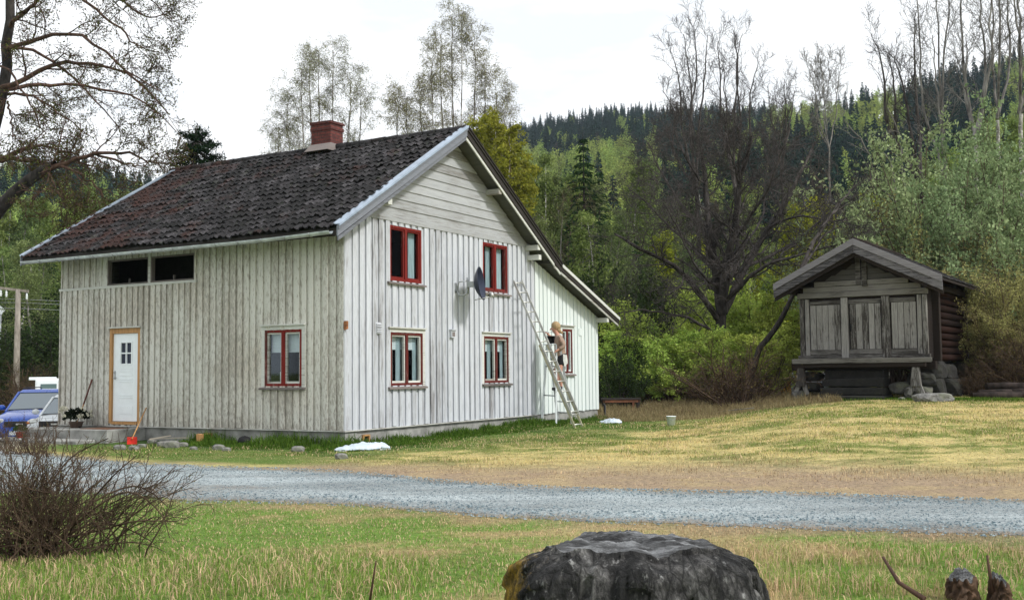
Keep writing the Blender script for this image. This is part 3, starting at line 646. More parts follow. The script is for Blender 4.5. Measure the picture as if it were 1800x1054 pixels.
# windows ---------------------------------------------------------
def window(P, a, b, z0, z1, top=True, cur=None, m_fr=m_red, split=.5, depth=.0, label=None, glass=True, casing=m_trim, mull=True, inner_right=True):
    fw = .052
    mb = MB()
    rect(P, mb, a, a + fw, z0, z1, -.09, .03); rect(P, mb, b - fw, b, z0, z1, -.09, .03); rect(P, mb, a + fw, b - fw, z1 - fw, z1, -.09, .028); rect(P, mb, a + fw, b - fw, z0, z0 + fw, -.09, .028)
    w = hb(mb, 'window', m_fr)
    if label: w['label'] = label
    sp = a + (b - a) * split; mb = MB(); sw = .034
    if mull: rect(P, mb, sp - .045, sp + .045, z0 + fw, z1 - fw, -.07, .034)
    mb.build('mullion', m_fr, w)
    mb = MB()
    for (p, q) in ((a + fw, sp - .045), (sp + .045, b - fw)):
        rect(P, mb, p, p + sw, z0 + fw, z1 - fw, -.05, .008); rect(P, mb, q - sw, q, z0 + fw, z1 - fw, -.05, .008); rect(P, mb, p + sw, q - sw, z1 - fw - sw, z1 - fw, -.05, .006); rect(P, mb, p + sw, q - sw, z0 + fw, z0 + fw + sw * 1.3, -.05, .006)
    mb.build('sash', casing if inner_right else m_fr, w)
    if glass:
        mb = MB()
        for (p, q) in ((a + fw, sp - .045), (sp + .045, b - fw)): mb.poly([P(p + sw, z0 + fw + sw, -.03), P(q - sw, z0 + fw + sw, -.03), P(q - sw, z1 - fw - sw, -.03), P(p + sw, z1 - fw - sw, -.03)])
        mb.build('pane', m_glass, w)
    if top:
        mb = MB(); rect(P, mb, a - .10, b + .10, z1 + .085, z1 + .115, -.01, .085); rect(P, mb, a - .10, b + .10, z1 + .005, z1 + .084, -.01, .038)
        mb.build('lintel', m_trim, w)
        mb = MB(); rect(P, mb, a - .085, a - .003, z0 - .02, z1 + .004, -.01, .036); mb.build('casing', casing, w); mb = MB(); rect(P, mb, b + .003, b + .085, z0 - .02, z1 + .004, -.01, .036); mb.build('casing', casing, w)
    mb = MB(); mb.hexa([P(a - .11, z0 - .055, -.01), P(b + .11, z0 - .055, -.01), P(b + .11, z0 - .075, .095), P(a - .11, z0 - .075, .095)], [P(a - .11, z0 - .012, -.01), P(b + .11, z0 - .012, -.01), P(b + .11, z0 - .038, .095), P(a - .11, z0 - .038, .095)]); mb.build('sill', m_sill, w)
    if cur:
        def cloth(p, q, zt, zb_, m, dd=-.12, name='curtain', amp=.02):
            mb = MB(); n = 14; P0 = []
            for i in range(n + 1):
                s = p + (q - p) * i / n; d = dd + amp * math.sin(i * 2.1); P0.append((P(s, zb_, d), P(s, zt, d)))
            for i in range(n): mb.poly([P0[i][0], P0[i + 1][0], P0[i + 1][1], P0[i][1]], .5, True)
            mb.build(name, m, w)
        wd = b - a
        if cur == 'blind': cloth(a + .06, b - .06, z1 - .05, z1 - .46, m_blind, name='blind', amp=.003)
        if cur == 'side': cloth(b - .26 * wd, b - .08, z1 - .05, z0 + .05, m_curt)
        if cur == 'both': cloth(a + .30 * wd, a + .48 * wd, z1 - .05, z0 + .05, m_curt); cloth(a + .53 * wd, b - .06, z1 - .05, z0 + .05, m_curt)
        if cur == 'pleat': cloth(a + .08, b - .08, z1 - .05, z1 - .36, m_blind, name='blind', amp=.006); cloth(a + .32 * wd, a + .46 * wd, z1 - .05, z0 + .05, m_curt); cloth(b - .16 * wd, b - .04, z1 - .05, z0 + .05, m_curt)
    return w
curs = dict(up1='side', up2='both', lo1='pleat', lo2='pleat', ext='side')
labs = dict(up1='upper red window nearest the corner, above the louvred vent', up2='upper red window beside the satellite dish with pale curtains', lo1='lower gable window nearest the corner with blind and pale sashes', lo2='lower gable window below the dish with pleated blind', ext='narrow dark red window behind the person on the ladder')
for (a, b, z0, z1, k) in wins_g:
    window(WG, a, b, z0, z1, top=k in ('lo1', 'lo2', 'ext'), cur=curs[k], label=labs[k], m_fr=m_red if k.startswith('up') else m_red2, casing=m_ext if k == 'ext' else (m_red if k.startswith('up') else m_trim), inner_right=True)
window(WL, wl_a, wl_b, .88, 2.03, cur='blind', label='red window of the long wall with half drawn white blind', casing=m_trim)
q = WL(wl_b - .30, .94, -.17); bot = MB(); bot.lathe([(0, 0), (.045, 0), (.045, .22), (.03, .25), (.03, .29), (0, .29)], k=14)
bo = bot.build('thermos_bottle', m_white, None, HW(q.x, q.y, q.z)); tag(bo, 'white thermos bottle standing inside the long wall window', 'bottle')
for (a, b, z0, z1) in ATT:
    mb = MB(); f = .03
    rect(WL, mb, a, a + f, z0, z1, -.08, .02); rect(WL, mb, b - f, b, z0, z1, -.08, .02); rect(WL, mb, a + f, b - f, z1 - f, z1, -.08, .018); rect(WL, mb, a + f, b - f, z0, z0 + f, -.08, .02); rect(WL, mb, (a + b) / 2 - .012, (a + b) / 2 + .012, z0 + f, z0 + .14, -.06, -.02)
    wv = hb(mb, 'window', m_sill); wv['label'] = 'dark open upper window under the gutter'
mb = MB(); rect(WL, mb, ATT[1][1] + .003, ATT[0][0] - .003, 3.20, 3.85, 0, .03); hb(mb, 'post', m_trim)
# door ------------------------------------------------------------
da, db = door_a, door_b; j = .085
mb = MB(); la, lb, lz0, lz1 = da + j, db - j, .10, 2.08
hole = (la + .22, lb - .22, 1.37, 1.90)
rect(WL, mb, la, lb, lz0, hole[2], -.05, -.012); rect(WL, mb, la, lb, hole[3], lz1, -.05, -.012); rect(WL, mb, la, hole[0], hole[2], hole[3], -.05, -.012); rect(WL, mb, hole[1], lb, hole[2], hole[3], -.05, -.012)
for zz in (1.22, .98, .62):
    for dz in (0, .055): rect(WL, mb, la + .2, lb - .2, zz + dz, zz + dz + .018, -.013, -.002)
rect(WL, mb, la + .2, lb - .2, .26, .44, -.013, -.004); rect(WL, mb, la + .2, lb - .2, 1.12, 1.16, -.013, -.004)
dr = hb(mb, 'door', m_white); dr['label'] = 'white panelled front door with a small four pane window'
mb = MB(); w_ = .03
for (p, q_, r_, s_) in ((hole[0], hole[1], hole[3] - w_, hole[3]), (hole[0], hole[1], hole[2], hole[2] + w_), (hole[0], hole[0] + w_, hole[2] + w_, hole[3] - w_), (hole[1] - w_, hole[1], hole[2] + w_, hole[3] - w_)): rect(WL, mb, p, q_, r_, s_, -.045, .0)
cx = (hole[0] + hole[1]) / 2; cz = (hole[2] + hole[3]) / 2; rect(WL, mb, cx - .014, cx + .014, hole[2] + w_, hole[3] - w_, -.04, -.004); rect(WL, mb, hole[0] + w_, cx - .014, cz - .014, cz + .014, -.04, -.004); rect(WL, mb, cx + .014, hole[1] - w_, cz - .014, cz + .014, -.04, -.004)
mb.build('window_frame', m_white, dr)
mb = MB(); mb.poly([WL(hole[0], hole[2], -.035), WL(hole[1], hole[2], -.035), WL(hole[1], hole[3], -.035), WL(hole[0], hole[3], -.035)]); mb.build('pane', m_dish, dr)
mb = MB(); sx = lb - .06
mb.tube([WL(sx, 1.08, -.012), WL(sx, 1.08, .045), WL(sx - .11, 1.08, .045)], .011, 6); mb.tube([WL(sx, 1.20, -.012), WL(sx, 1.20, .012)], .024, 8); rect(WL, mb, sx - .018, sx + .018, 1.04, 1.24, -.012, -.006); mb.build('handle', m_steel, dr)
mb = MB(); rect(WL, mb, da, da + j - .004, .05, 2.20, -.08, .034); rect(WL, mb, db - j + .004, db, .05, 2.20, -.08, .034); rect(WL, mb, da + j - .004, db - j + .004, lz1 + .005, 2.20, -.08, .03); rect(WL, mb, da + j - .004, db - j + .004, .03, .09, -.08, .05); mb.build('door_frame', m_jamb, dr)
mb = MB(); rect(WL, mb, da - .04, db + .04, 2.205, 2.235, -.01, .10); mb.build('drip_board', m_trim, dr)
# steps -----------------------------------------------------------
s_a = pxs(WL, 256, -.05, 3, 8); mb = MB()
mb.box(-1.05, .015, s_a, LW + .1, -.62, -.045, j=.012); so = hb(mb, 'step', m_conc, bevel=.015)
mb = MB(); mb.box(-1.55, -1.06, s_a + .35, LW + .25, -.62, -.24, j=.012); hb(mb, 'step', m_conc, bevel=.02)
mb = MB(); mb.box(-2.0, -1.56, s_a + .45, LW + .5, -.62, -.39, j=.015); hb(mb, 'step', m_conc, bevel=.02)
# fittings on the gable wall
mb = MB(); s = pxs(WG, 663, 2, 0, 5); rect(WG, mb, s - .09, s + .09, 1.93, 2.17, .0, .035)
for k in range(6): mb.hexa([WG(s - .08, 1.95 + k * .035, .035), WG(s + .08, 1.95 + k * .035, .035), WG(s + .08, 1.95 + k * .035, .06), WG(s - .08, 1.95 + k * .035, .06)], [WG(s - .08, 1.975 + k * .035, .035), WG(s + .08, 1.975 + k * .035, .035), WG(s + .08, 1.96 + k * .035, .06), WG(s - .08, 1.96 + k * .035, .06)])
o = hb(mb, 'louvred_vent', m_gable); o['label'] = 'small white louvred vent near the corner'
mb = MB(); s = pxs(WG, 791, 2, 0, 8); rect(WG, mb, s - .09, s + .09, 1.91, 2.08, .02, .10); rect(WG, mb, s - .10, s + .10, 2.08, 2.10, .02, .13); v = hb(mb, 'vent_box', m_gable)
mb = MB(); rect(WG, mb, s - .055, s + .055, 1.94, 2.04, .1, .104); mb.build('vent_opening', m_sill, v)
mb = MB(); s = pxs(WG, 1018, 2.2, 6, 11.5); rect(WG, mb, s - .09, s + .09, 2.12, 2.32, .02, .045); hb(mb, 'cover_plate', m_ext)
m_rust = plain('rusty iron', (.25, .10, .04), .8, var=.5, scale=12)
mb = MB(); mb.box(-.06, .0, -.10, -.03, 2.0, 2.16); mb.tube([(-.05, -.1, 2.05), (-.12, -.16, 2.0), (-.16, -.12, 1.98)], .012, 5); hb(mb, 'corner_bracket', m_rust)
# satellite dish: a part of the house, bolted to the gable
s = pxs(WG, 799, 3, 2, 8); zc_ = 2.98
mb = MB(); rect(WG, mb, s - .05, s + .05, zc_ - .02, zc_ + .20, .02, .045)
mb.tube([WG(s, zc_ + .05, .04), WG(s, zc_ - .08, .12), WG(s + .04, zc_ - .10, .20), WG(s + .08, zc_ - .06, .28), WG(s + .1, zc_ + .12, .30), WG(s + .1, zc_ + .2, .30)], .022, 8)
sdish = hb(mb, 'satellite_dish', m_steel); sdish['label'] = 'dark blue satellite dish on a bent steel wall arm'
ctr = WG(s + .1, zc_ + .16, .30)
hdir = Vector((hu.x, hu.y, 0)); 
# dish axis in world: pointing to picture right, slightly up; convert to house frame
axw = Vector((.985, -.17, .12)).normalized(); inv = Matrix.Rotation(-HYAW, 3, 'Z'); ax = inv @ axw; toX = inv @ Vector((1, 0, 0)); toZ = Vector((0, 0, 1))
q = ax.to_track_quat('Z', 'Y').to_matrix()
c0 = ctr + toX * .16
mb = MB(); prof = [(r_, .16 * (r_ / .38) ** 2) for r_ in np.linspace(0, .38, 8)] + [(.392, .165), (.392, .150)] + [(r_, .16 * (r_ / .38) ** 2 - .012) for r_ in np.linspace(.38, 0.0, 8)]
mb.lathe(prof, c0, 32, q); mb.build('dish_bowl', m_dish, sdish)
mb = MB(); mb.beam(ctr - toX * .02, c0 + toX * .01, .10, .13); mb.tube([ctr + Vector((0, 0, .16)), ctr - Vector((0, 0, .22))], .028, 8); mb.tube([ctr + Vector((0, 0, .08)), ctr - toX * .2 + Vector((0, 0, .06)), ctr - toX * .26 - Vector((0, 0, .16))], .014, 6); mb.build('mount', m_steel, sdish)
mb = MB(); lnb = c0 + toX * .42 + Vector((0, 0, -.16)); mb.tube([c0 + Vector((0, 0, -.36)), lnb + Vector((0, 0, -.12))], .012, 6); mb.tube([lnb + Vector((0, 0, -.14)), lnb - toX * .05 + Vector((0, 0, -.04))], [.035, .05], 10); mb.build('feed_arm', m_alu, sdish)
# ================================================================== TREES: tools
class TB:
    """numpy batch of quads: twigs as tapering tubes, leaves as small rhombs"""
    def __init__(s): s.V = []; s.Q = []; s.C = []; s.n = 0
    def add(s, V, Q, C): s.V.append(np.asarray(V, np.float32)); s.Q.append(np.asarray(Q) + s.n); s.C.append(np.broadcast_to(np.asarray(C, np.float32), (len(V), 3))); s.n += len(V)
    def tube(s, P, rad, k=None):
        P = np.asarray(P, float); n = len(P); rad = np.asarray(rad, float)
        if k is None: k = 8 if rad[0] > .12 else (5 if rad[0] > .035 else 3)
        T = np.gradient(P, axis=0); T /= np.linalg.norm(T, axis=1)[:, None] + 1e-9
        ref = np.array([.31, .77, .55]) if abs(T[0][2]) > .8 else np.array([0, 0, 1.])
        A = np.cross(T, ref); A /= np.linalg.norm(A, axis=1)[:, None] + 1e-9; B = np.cross(T, A)
        t = np.arange(k) * 2 * np.pi / k
        V = (P[:, None] + (A[:, None] * np.cos(t)[None, :, None] + B[:, None] * np.sin(t)[None, :, None]) * rad[:, None, None]).reshape(-1, 3)
        i = (np.arange(n - 1) * k)[:, None]; j = np.arange(k)[None]; j2 = (j + 1) % k
        s.add(V, np.stack([i + j, i + j2, i + k + j2, i + k + j], -1).reshape(-1, 4), (0, 0, 0))
    def leaves(s, C, size, col, aspect=.55, g=rng, up=0.0, dirs=None):
        C = np.asarray(C, float); n = len(C)
        if n == 0: return
        a = g.normal(size=(n, 3)) if dirs is None else np.asarray(dirs) + .25 * g.normal(size=(n, 3))
        a /= np.linalg.norm(a, axis=1)[:, None]
        b = np.cross(a, g.normal(size=(n, 3)) + np.array([0, 0, up])); b /= np.linalg.norm(b, axis=1)[:, None] + 1e-9
        sz = (np.asarray(size) * np.ones(n))[:, None]
        V = np.stack([C - a * sz, C + b * sz * aspect, C + a * sz, C - b * sz * aspect], 1).reshape(-1, 3)
        col = np.broadcast_to(np.asarray(col, float), (n, 3))
        s.add(V, np.arange(4 * n).reshape(-1, 4), np.repeat(col, 4, 0))
    def mesh(s, name, m, parent=None, smooth=True):
        return npmesh(name, np.concatenate(s.V), np.concatenate(s.Q), np.concatenate(s.C), m, parent, smooth)
def nrm(v): v = np.asarray(v, float); return v / (np.linalg.norm(v) + 1e-9)
def wander(g, p, d, L, n, wob, up):
    P = [np.array(p, float)]; d = nrm(d)
    for i in range(n):
        d = nrm(d + g.normal(size=3) * wob + np.array([0, 0, up])); P.append(P[-1] + d * L / n)
    return np.array(P)
def along(P, t):
    x = t * (len(P) - 1); i = min(int(x), len(P) - 2); f = x - i; return P[i] * (1 - f) + P[i + 1] * f, nrm(P[i + 1] - P[i])
def sprout(g, tb, P, r0, r1, lvl, cfg, tips):
    """children along the path P. cfg[lvl] = (number, t0, length, angle, wobble, up, radius ratio)"""
    if lvl >= len(cfg): 
        tips.append(P); return
    n, t0, Lc, ang, wob, up, rr = cfg[lvl]
    n = max(1, int(n * g.uniform(.8, 1.2)))
    for i in range(n):
        t = t0 + (1 - t0) * (i + g.uniform(.2, .9)) / n; p, d = along(P, min(t, .995)); r = (r0 * (1 - t) + r1 * t) * rr
        ax = nrm(np.cross(d, g.normal(size=3))); an = R(ang) * g.uniform(.7, 1.3)
        dd = d * math.cos(an) + ax * math.sin(an); L = Lc * (1 - .45 * t) * g.uniform(.65, 1.25)
        ns = 5 if lvl == 0 else 4
        Q = wander(g, p, dd, L, ns, wob, up); r = max(r, cfg_min[0]); tb.tube(Q, np.linspace(r, max(r * .3, cfg_min[0] * .6), ns + 1))
        sprout(g, tb, Q, r, r * .3, lvl + 1, cfg, tips)
cfg_min = [.006]
def smooth_path(pts, n=14):
    pts = np.array([tuple(p) for p in pts], float); m = len(pts)
    if m < 3: t = np.linspace(0, 1, n)[:, None]; return pts[0] * (1 - t) + pts[-1] * t
    out = []
    for x in np.linspace(0, m - 1, n):
        i = min(int(x), m - 2); f = x - i; p0, p1, p2, p3 = pts[max(i - 1, 0)], pts[i], pts[i + 1], pts[min(i + 2, m - 1)]
        out.append(.5 * ((2 * p1) + (-p0 + p2) * f + (2 * p0 - 5 * p1 + 4 * p2 - p3) * f * f + (-p0 + 3 * p1 - 3 * p2 + p3) * f ** 3))
    return np.array(out)
def tree_root(name, loc, **kw): return empty(name, loc, 0, **kw)
def rel(P, o): return np.asarray(P) - np.array(o)

def guided_tree(name, base, trunk, limbs, cfg, mats, seed, leaves=None, rmin=.008, **kw):
    """trunk/limbs: lists of (points, r0, r1); points are world positions measured on the photograph at the tree's own distance"""
    g = np.random.default_rng(seed); cfg_min[0] = rmin
    root = tree_root(name, base, **kw); o = np.array(base)
    t = TB(); tips = []
    for pts, r0, r1 in trunk:
        P = rel(smooth_path(pts), o); P += g.normal(size=P.shape) * .02; t.tube(P, np.linspace(r0, r1, len(P)), 9)
    t.mesh('trunk', mats[0], root)
    c = TB()
    for it in limbs:
        pts, r0, r1 = it[:3]; cf = it[3] if len(it) > 3 else cfg
        P = rel(smooth_path(pts), o)
        if it[0] is not None: P = P + g.normal(size=P.shape) * .03; c.tube(P, np.linspace(r0, r1, len(P)), 6)
        sprout(g, c, P, r0, r1, 0, cf, tips)
    c.mesh('branches', mats[1], root)
    if leaves: leaves(g, root, tips)
    return root
def copy_tree(o, parent=None):
    c = o.copy(); COL.objects.link(c); c.parent = parent
    for ch in [x for x in bpy.data.objects if x.parent == o]: copy_tree(ch, c)
    return c
KIDS = {}
def place_copy(proto, loc, rz, sc, label=None, group=None):
    c = proto.copy(); COL.objects.link(c); c.location = loc; c.rotation_euler = (0, 0, rz); c.scale = sc
    for ch in KIDS[proto.name]: d = ch.copy(); COL.objects.link(d); d.parent = c
    if label: c['label'] = label
    if group: c['group'] = group
    return c

# ------------------------------------------------------------------ 1. big bare tree between the houses
m_barkd = barkmat('dark twigs', (.028, .024, .022), (.10, .088, .082)); m_birchd = barkmat('upper birch bark', (.05, .045, .042), (.30, .285, .27), 4)
D0 = 40.0
u_ = lambda px, py, dy=0: U(px, py, D0 + dy)
bz = float(gh(7.7, D0)); b0 = u_(1263, 700); b0.z = bz - .1
cfgA = [(17, .10, 2.0, 50, .22, .04, .5), (9, .1, 1.05, 48, .28, .02, .5), (6, .05, .50, 44, .3, .0, .6)]
cfgS = [(8, .15, 1.5, 45, .22, .06, .55), (6, .1, .75, 45, .28, .05, .55), (5, .05, .38, 42, .3, .03, .6)]
trk = [([b0, u_(1264, 620), u_(1268, 545)], .23, .19), ([u_(1268, 552), u_(1258, 480), u_(1248, 420), u_(1240, 330, .6), u_(1232, 262, .8)], .20, .05), ([u_(1269, 550), u_(1276, 470, -.5), u_(1292, 400, -.8), u_(1300, 320, -1), u_(1322, 240, -1.2)], .19, .05),
       ([u_(1272, 548), u_(1310, 470, 1), u_(1352, 400, 1.6), u_(1400, 320, 2), u_(1432, 250, 2.4)], .16, .04), ([u_(1262, 560), u_(1218, 500, -.9), u_(1178, 462, -1.6), u_(1128, 440, -2.2), u_(1080, 410, -2.6)], .12, .03)]
lim = [(p, a * .9, b * .9) for p, a, b in trk[1:]]
lim += [([u_(1264, 590), u_(1210, 560, -.6), u_(1150, 545, -1), u_(1085, 548, -1.2)], .07, .02), ([u_(1275, 530), u_(1340, 470, -1.5), u_(1420, 445, -2), u_(1500, 425, -2.6)], .09, .02), ([u_(1290, 420), u_(1340, 350, -2), u_(1370, 280, -3), u_(1390, 225, -3)], .07, .02),
        ([u_(1248, 420), u_(1200, 360, 1), u_(1160, 300, 1.8), u_(1140, 250, 2)], .07, .02), ([u_(1258, 480), u_(1200, 420, 2), u_(1150, 370, 3.2), u_(1105, 330, 3.4)], .07, .02), ([u_(1310, 470, 1), u_(1390, 430, 2.2), u_(1460, 370, 3), u_(1510, 320, 3)], .08, .02),
        ([u_(1300, 320, -1), u_(1285, 270, -1.6), u_(1280, 225, -2)], .05, .015), ([u_(1240, 330, .6), u_(1200, 270, 0), u_(1185, 220, 0)], .05, .015), ([u_(1352, 400, 1.6), u_(1400, 380, .5), u_(1470, 390, 0), u_(1520, 400, -.3)], .06, .015), ([u_(1275, 470), u_(1330, 400, 3), u_(1350, 330, 4), u_(1365, 270, 4.6)], .06, .015),
        ([u_(1262, 505), u_(1225, 470, -2.4), u_(1190, 400, -3), u_(1165, 350, -3.2)], .06, .015)]
guided_tree('bare_tree', tuple(b0), trk, lim, cfgA, (m_bark, m_barkd), 11, rmin=.008, label='large dark leafless tree with wide spreading limbs between the farmhouse and the storehouse', cat='tree')
# leaning limb beside the storehouse (another stem, rising to the right)
lb_ = u_(1312, 690, -5); lb_.z = float(gh(lb_.x, lb_.y)) - .1
ln = [([lb_, u_(1330, 625, -5), u_(1368, 570, -5), u_(1392, 520, -5), u_(1420, 440, -4)], .115, .06)]
guided_tree('leaning_tree', tuple(ln[0][0][0]), ln, [([u_(1420, 440, -4), u_(1460, 380, -3.5), u_(1500, 330, -3)], .08, .02), ([u_(1392, 520, -5), u_(1440, 425, -3), u_(1490, 380, -2)], .06, .02)], cfgS, (m_bark, m_barkd), 12, rmin=.010, label='dark leaning trunk passing behind the left eave of the storehouse', cat='tree')
# ------------------------------------------------------------------ 2. upright bare trees standing on the skyline
cfgU = [(10, .15, 2.2, 32, .14, .10, .45), (8, .15, 1.0, 36, .2, .08, .55), (5, .1, .45, 38, .22, .04, .6)]
def upright(px, dist, tops, seed, label, rb=.17, m=(m_bark, m_barkd), name='bare_tree', cfg=cfgU, py_fork=430, rmin=.0085, group=None, spread=1.5):
    g = np.random.default_rng(seed); base = U(px, 640, dist); base.z = float(gh(base.x, dist) if dist < 80 else hill_h(base.x, dist)) - .2
    fk = U(px + 2, py_fork, dist); tr = [([base, (base + fk) / 2 + Vector((.2, .2, 0)), fk], rb, rb * .55)]; lm = []
    for (tx, ty) in tops:
        dy = g.uniform(-spread, spread); t = U(tx, ty, dist + dy); m1 = fk.lerp(t, .35) + Vector((g.uniform(-.3, .3) + (tx - px) * .006, dy * .3, .2)); m2 = fk.lerp(t, .7) + Vector((g.uniform(-.2, .2), 0, .2))
        lm.append(([fk, m1, m2, t], rb * .5, .015))
    return guided_tree(name, tuple(base), tr, lm, cfg, m, seed, rmin=rmin, label=label, cat='tree', group=group)
upright(1222, 56, [(1180, 90), (1200, 60), (1216, 38), (1243, 60), (1165, 160)], 21, 'leafless tree with upright stems on the skyline, left of a similar one', py_fork=330)
upright(1290, 58, [(1262, 70), (1291, 52), (1304, 60), (1335, 110), (1272, 120)], 22, 'leafless tree with upright stems on the skyline, right of a similar one', py_fork=330)
upright(1372, 66, [(1350, 150), (1378, 140), (1396, 160)], 23, 'small leafless tree topping the skyline right of the tall pair', py_fork=300, rb=.14)
upright(1455, 78, [(1420, 115), (1442, 105), (1455, 100), (1480, 110), (1432, 140)], 24, 'pale thin leafless tree alone on the skyline', rb=.10, py_fork=260, rmin=.012, m=(m_barkg, m_barkg))
upright(1618, 50, [(1532, 60), (1560, 96), (1610, 20), (1570, 100)], 25, 'leafless tree with long limbs reaching left on the right skyline', py_fork=330, rb=.2)
upright(1662, 48, [(1605, -60), (1640, -90), (1668, -120), (1640, 60)], 26, 'tall leafless birch forking below the top edge, beside the left reaching tree', py_fork=330, m=(m_birch, m_birchd), rb=.13)
upright(1712, 46, [(1690, -100), (1722, -60), (1760, -90), (1700, 60)], 27, 'pale trunked birch with two stems above the silvery shrub', py_fork=240, m=(m_birch, m_birchd), rb=.14)
upright(1752, 47, [(1735, -60), (1762, -140), (1780, -80)], 28, 'pale trunked bare birch second from the right edge', py_fork=210, m=(m_birch, m_birchd), rb=.13)
upright(1792, 46, [(1780, -60), (1800, -120), (1830, -60), (1850, 40)], 29, 'bare birch at the right edge of the photo', py_fork=200, m=(m_birch, m_birchd), rb=.15)
upright(1655, 43, [(1480, 210), (1520, 245), (1560, 190)], 30, 'dead grey branched tree leaning left over the silvery shrub', py_fork=420, rb=.12, m=(m_barkg, m_barkg), cfg=[(6, .3, 1.3, 40, .2, .02, .5), (4, .2, .7, 40, .2, .0, .5)])

# ------------------------------------------------------------------ 3. left tree just coming into leaf
DL = 30.0
ul = lambda px, py, dy=0: U(px, py, DL + dy)
bl = ul(-110, 700); bl.z = float(gh(bl.x, DL)) - .1
cfgL = [(9, .10, 1.55, 42, .16, -.02, .5), (7, .1, .75, 42, .2, -.03, .55), (5, .05, .34, 40, .25, -.02, .6)]
ltr = [([bl, ul(-90, 560), ul(-45, 430), ul(0, 365), ul(60, 310, -.5), ul(100, 290, -.7)], .30, .12), ([ul(-60, 455), ul(-30, 300, 1), ul(0, 180, 1.4), ul(12, 90, 1.5), ul(20, -40, 1.6)], .22, .12)]
lli = [([ul(60, 310, -.5), ul(105, 290, -.8), ul(160, 272, -1), ul(225, 270, -1.2), ul(262, 284, -1.5)], .085, .02), ([ul(0, 282, 0), ul(40, 260, -.2), ul(90, 259, -.3), ul(140, 275, -.5)], .06, .02), ([ul(-20, 285, 0), ul(20, 280, .2), ul(70, 285, .3), ul(115, 292, 0)], .07, .03),
       ([ul(5, 155, 1.4), ul(50, 135, .6), ul(100, 112, 0), ul(150, 112, -.5), ul(215, 125, -1), ul(260, 160, -1.4), ul(300, 200, -1.7)], .08, .015), ([ul(8, 160, 1.4), ul(60, 150, 2), ul(120, 150, 2.6), ul(200, 160, 3.2), ul(262, 185, 3.6), ul(310, 230, 4)], .07, .015),
       ([ul(10, 85, 1.5), ul(60, 70, .4), ul(125, 57, -.4), ul(180, 90, -1), ul(230, 130, -1.6), ul(285, 160, -2)], .07, .015), ([ul(15, 50, 1.5), ul(40, 25, 1), ul(75, -5, .5), ul(130, -40, 0)], .07, .03), ([ul(110, -30, 0), ul(160, 10, -.5), ul(205, 45, -1), ul(240, 78, -1.2), ul(290, 95, -1.5)], .05, .012),
       ([ul(150, -40, 2), ul(210, 0, 2), ul(260, 30, 2.4), ul(300, 20, 2.6)], .05, .012), ([ul(10, 85, 1.5), ul(60, 90, 3), ul(120, 130, 4), ul(180, 190, 4.6), ul(220, 240, 5)], .06, .012), ([ul(5, 165, 1.5), ul(60, 170, 1.8), ul(110, 205, 1.6), ul(160, 240, 1.4)], .05, .012),
       ([ul(12, 175, 1.4), ul(20, 210, 1), ul(30, 250, .8)], .035, .012), ([ul(102, 290, -.8), ul(140, 305, -1), ul(170, 330, -1.2), ul(195, 355, -1.4)], .045, .012), ([ul(85, 300, -.6), ul(95, 325, -1), ul(110, 350, -1.2), ul(120, 375, -1.3)], .035, .010), ([ul(170, 272, -1), ul(215, 285, -.4), ul(250, 290, 0), ul(290, 262, .4)], .04, .01),
       ([ul(20, -30, 1.6), ul(90, -60, 3), ul(170, -30, 4), ul(250, -10, 4.4), ul(300, 40, 4.8)], .05, .012), ([ul(-30, 100, -1), ul(20, 130, -2), ul(60, 190, -2.6), ul(80, 240, -3)], .04, .012)]
def left_leaves(g, root, tips):
    t = TB(); C = []
    for P in tips:
        for k in range(5): C.append(along(P, g.uniform(.1, 1))[0] + g.normal(size=3) * .07)
    C = np.array(C); n = len(C); f = g.random(n)[:, None]
    t.leaves(C, g.uniform(.02, .045, n), np.array([.035, .04, .015]) * (1 - f) + np.array([.09, .11, .03]) * f, g=g, aspect=.5); t.mesh('leaves', m_leaf, root, False)
guided_tree('budding_tree', tuple(bl), ltr, lli, cfgL, (m_bark, m_barkl), 31, leaves=left_leaves, rmin=.0085, label='dark tree with long arching limbs and tiny new leaves at the left edge', cat='tree')
# ------------------------------------------------------------------ 4. two tall birches behind the roof, and the yellow green one
def tall_birch(px, dist, top, stems, wid, seed, label, n1=16, leafn=5, col=((.18, .19, .11), (.36, .37, .22)), lsz=(.024, .048), rb=.17, name='birch', cfg=None, fork=420, drop=0, rmin=.005):
    g = np.random.default_rng(seed); base = U(px, 640, dist); base.z = float(gh(base.x, dist) if dist < 80 else hill_h(base.x, dist)) - .2
    fk = U(px, fork, dist); tr = [([base, (base + fk) / 2 + Vector((.1, 0, 0)), fk], rb, rb * .75)]; lm = []
    for (tx, ty) in stems:
        dy = g.uniform(-1.3, 1.3); t = U(tx, ty, dist + dy); m1 = fk.lerp(t, .4) + Vector(((tx - px) * .012, dy * .3, .3)); m2 = fk.lerp(t, .75) + Vector(((tx - px) * .008, 0, .2)); q = ([fk, m1, m2, t], rb * .26, .012); tr.append(q); lm.append(q)
    cfg = cfg or [(n1, .2, 1.9, 36, .12, .04, .4), (9, .15, 1.0, 38, .16, -.10, .55), (6, .1, .65, 34, .18, -.28, .6)]
    def lv(g, root, tips):
        t = TB(); C = []
        for P in tips:
            for k in range(leafn): C.append(along(P, g.uniform(.05, 1))[0] + g.normal(size=3) * .07 - np.array([0, 0, .05]))
        C = np.array(C); n = len(C); f = g.random(n)[:, None]; t.leaves(C, g.uniform(*lsz, n), np.array(col[0]) * (1 - f) + np.array(col[1]) * f, g=g); t.mesh('crown', m_leaf, root, False)
    return guided_tree(name, tuple(base), tr, lm, cfg, (m_birch, m_barkb), seed, leaves=lv, rmin=rmin, label=label, cat='tree')
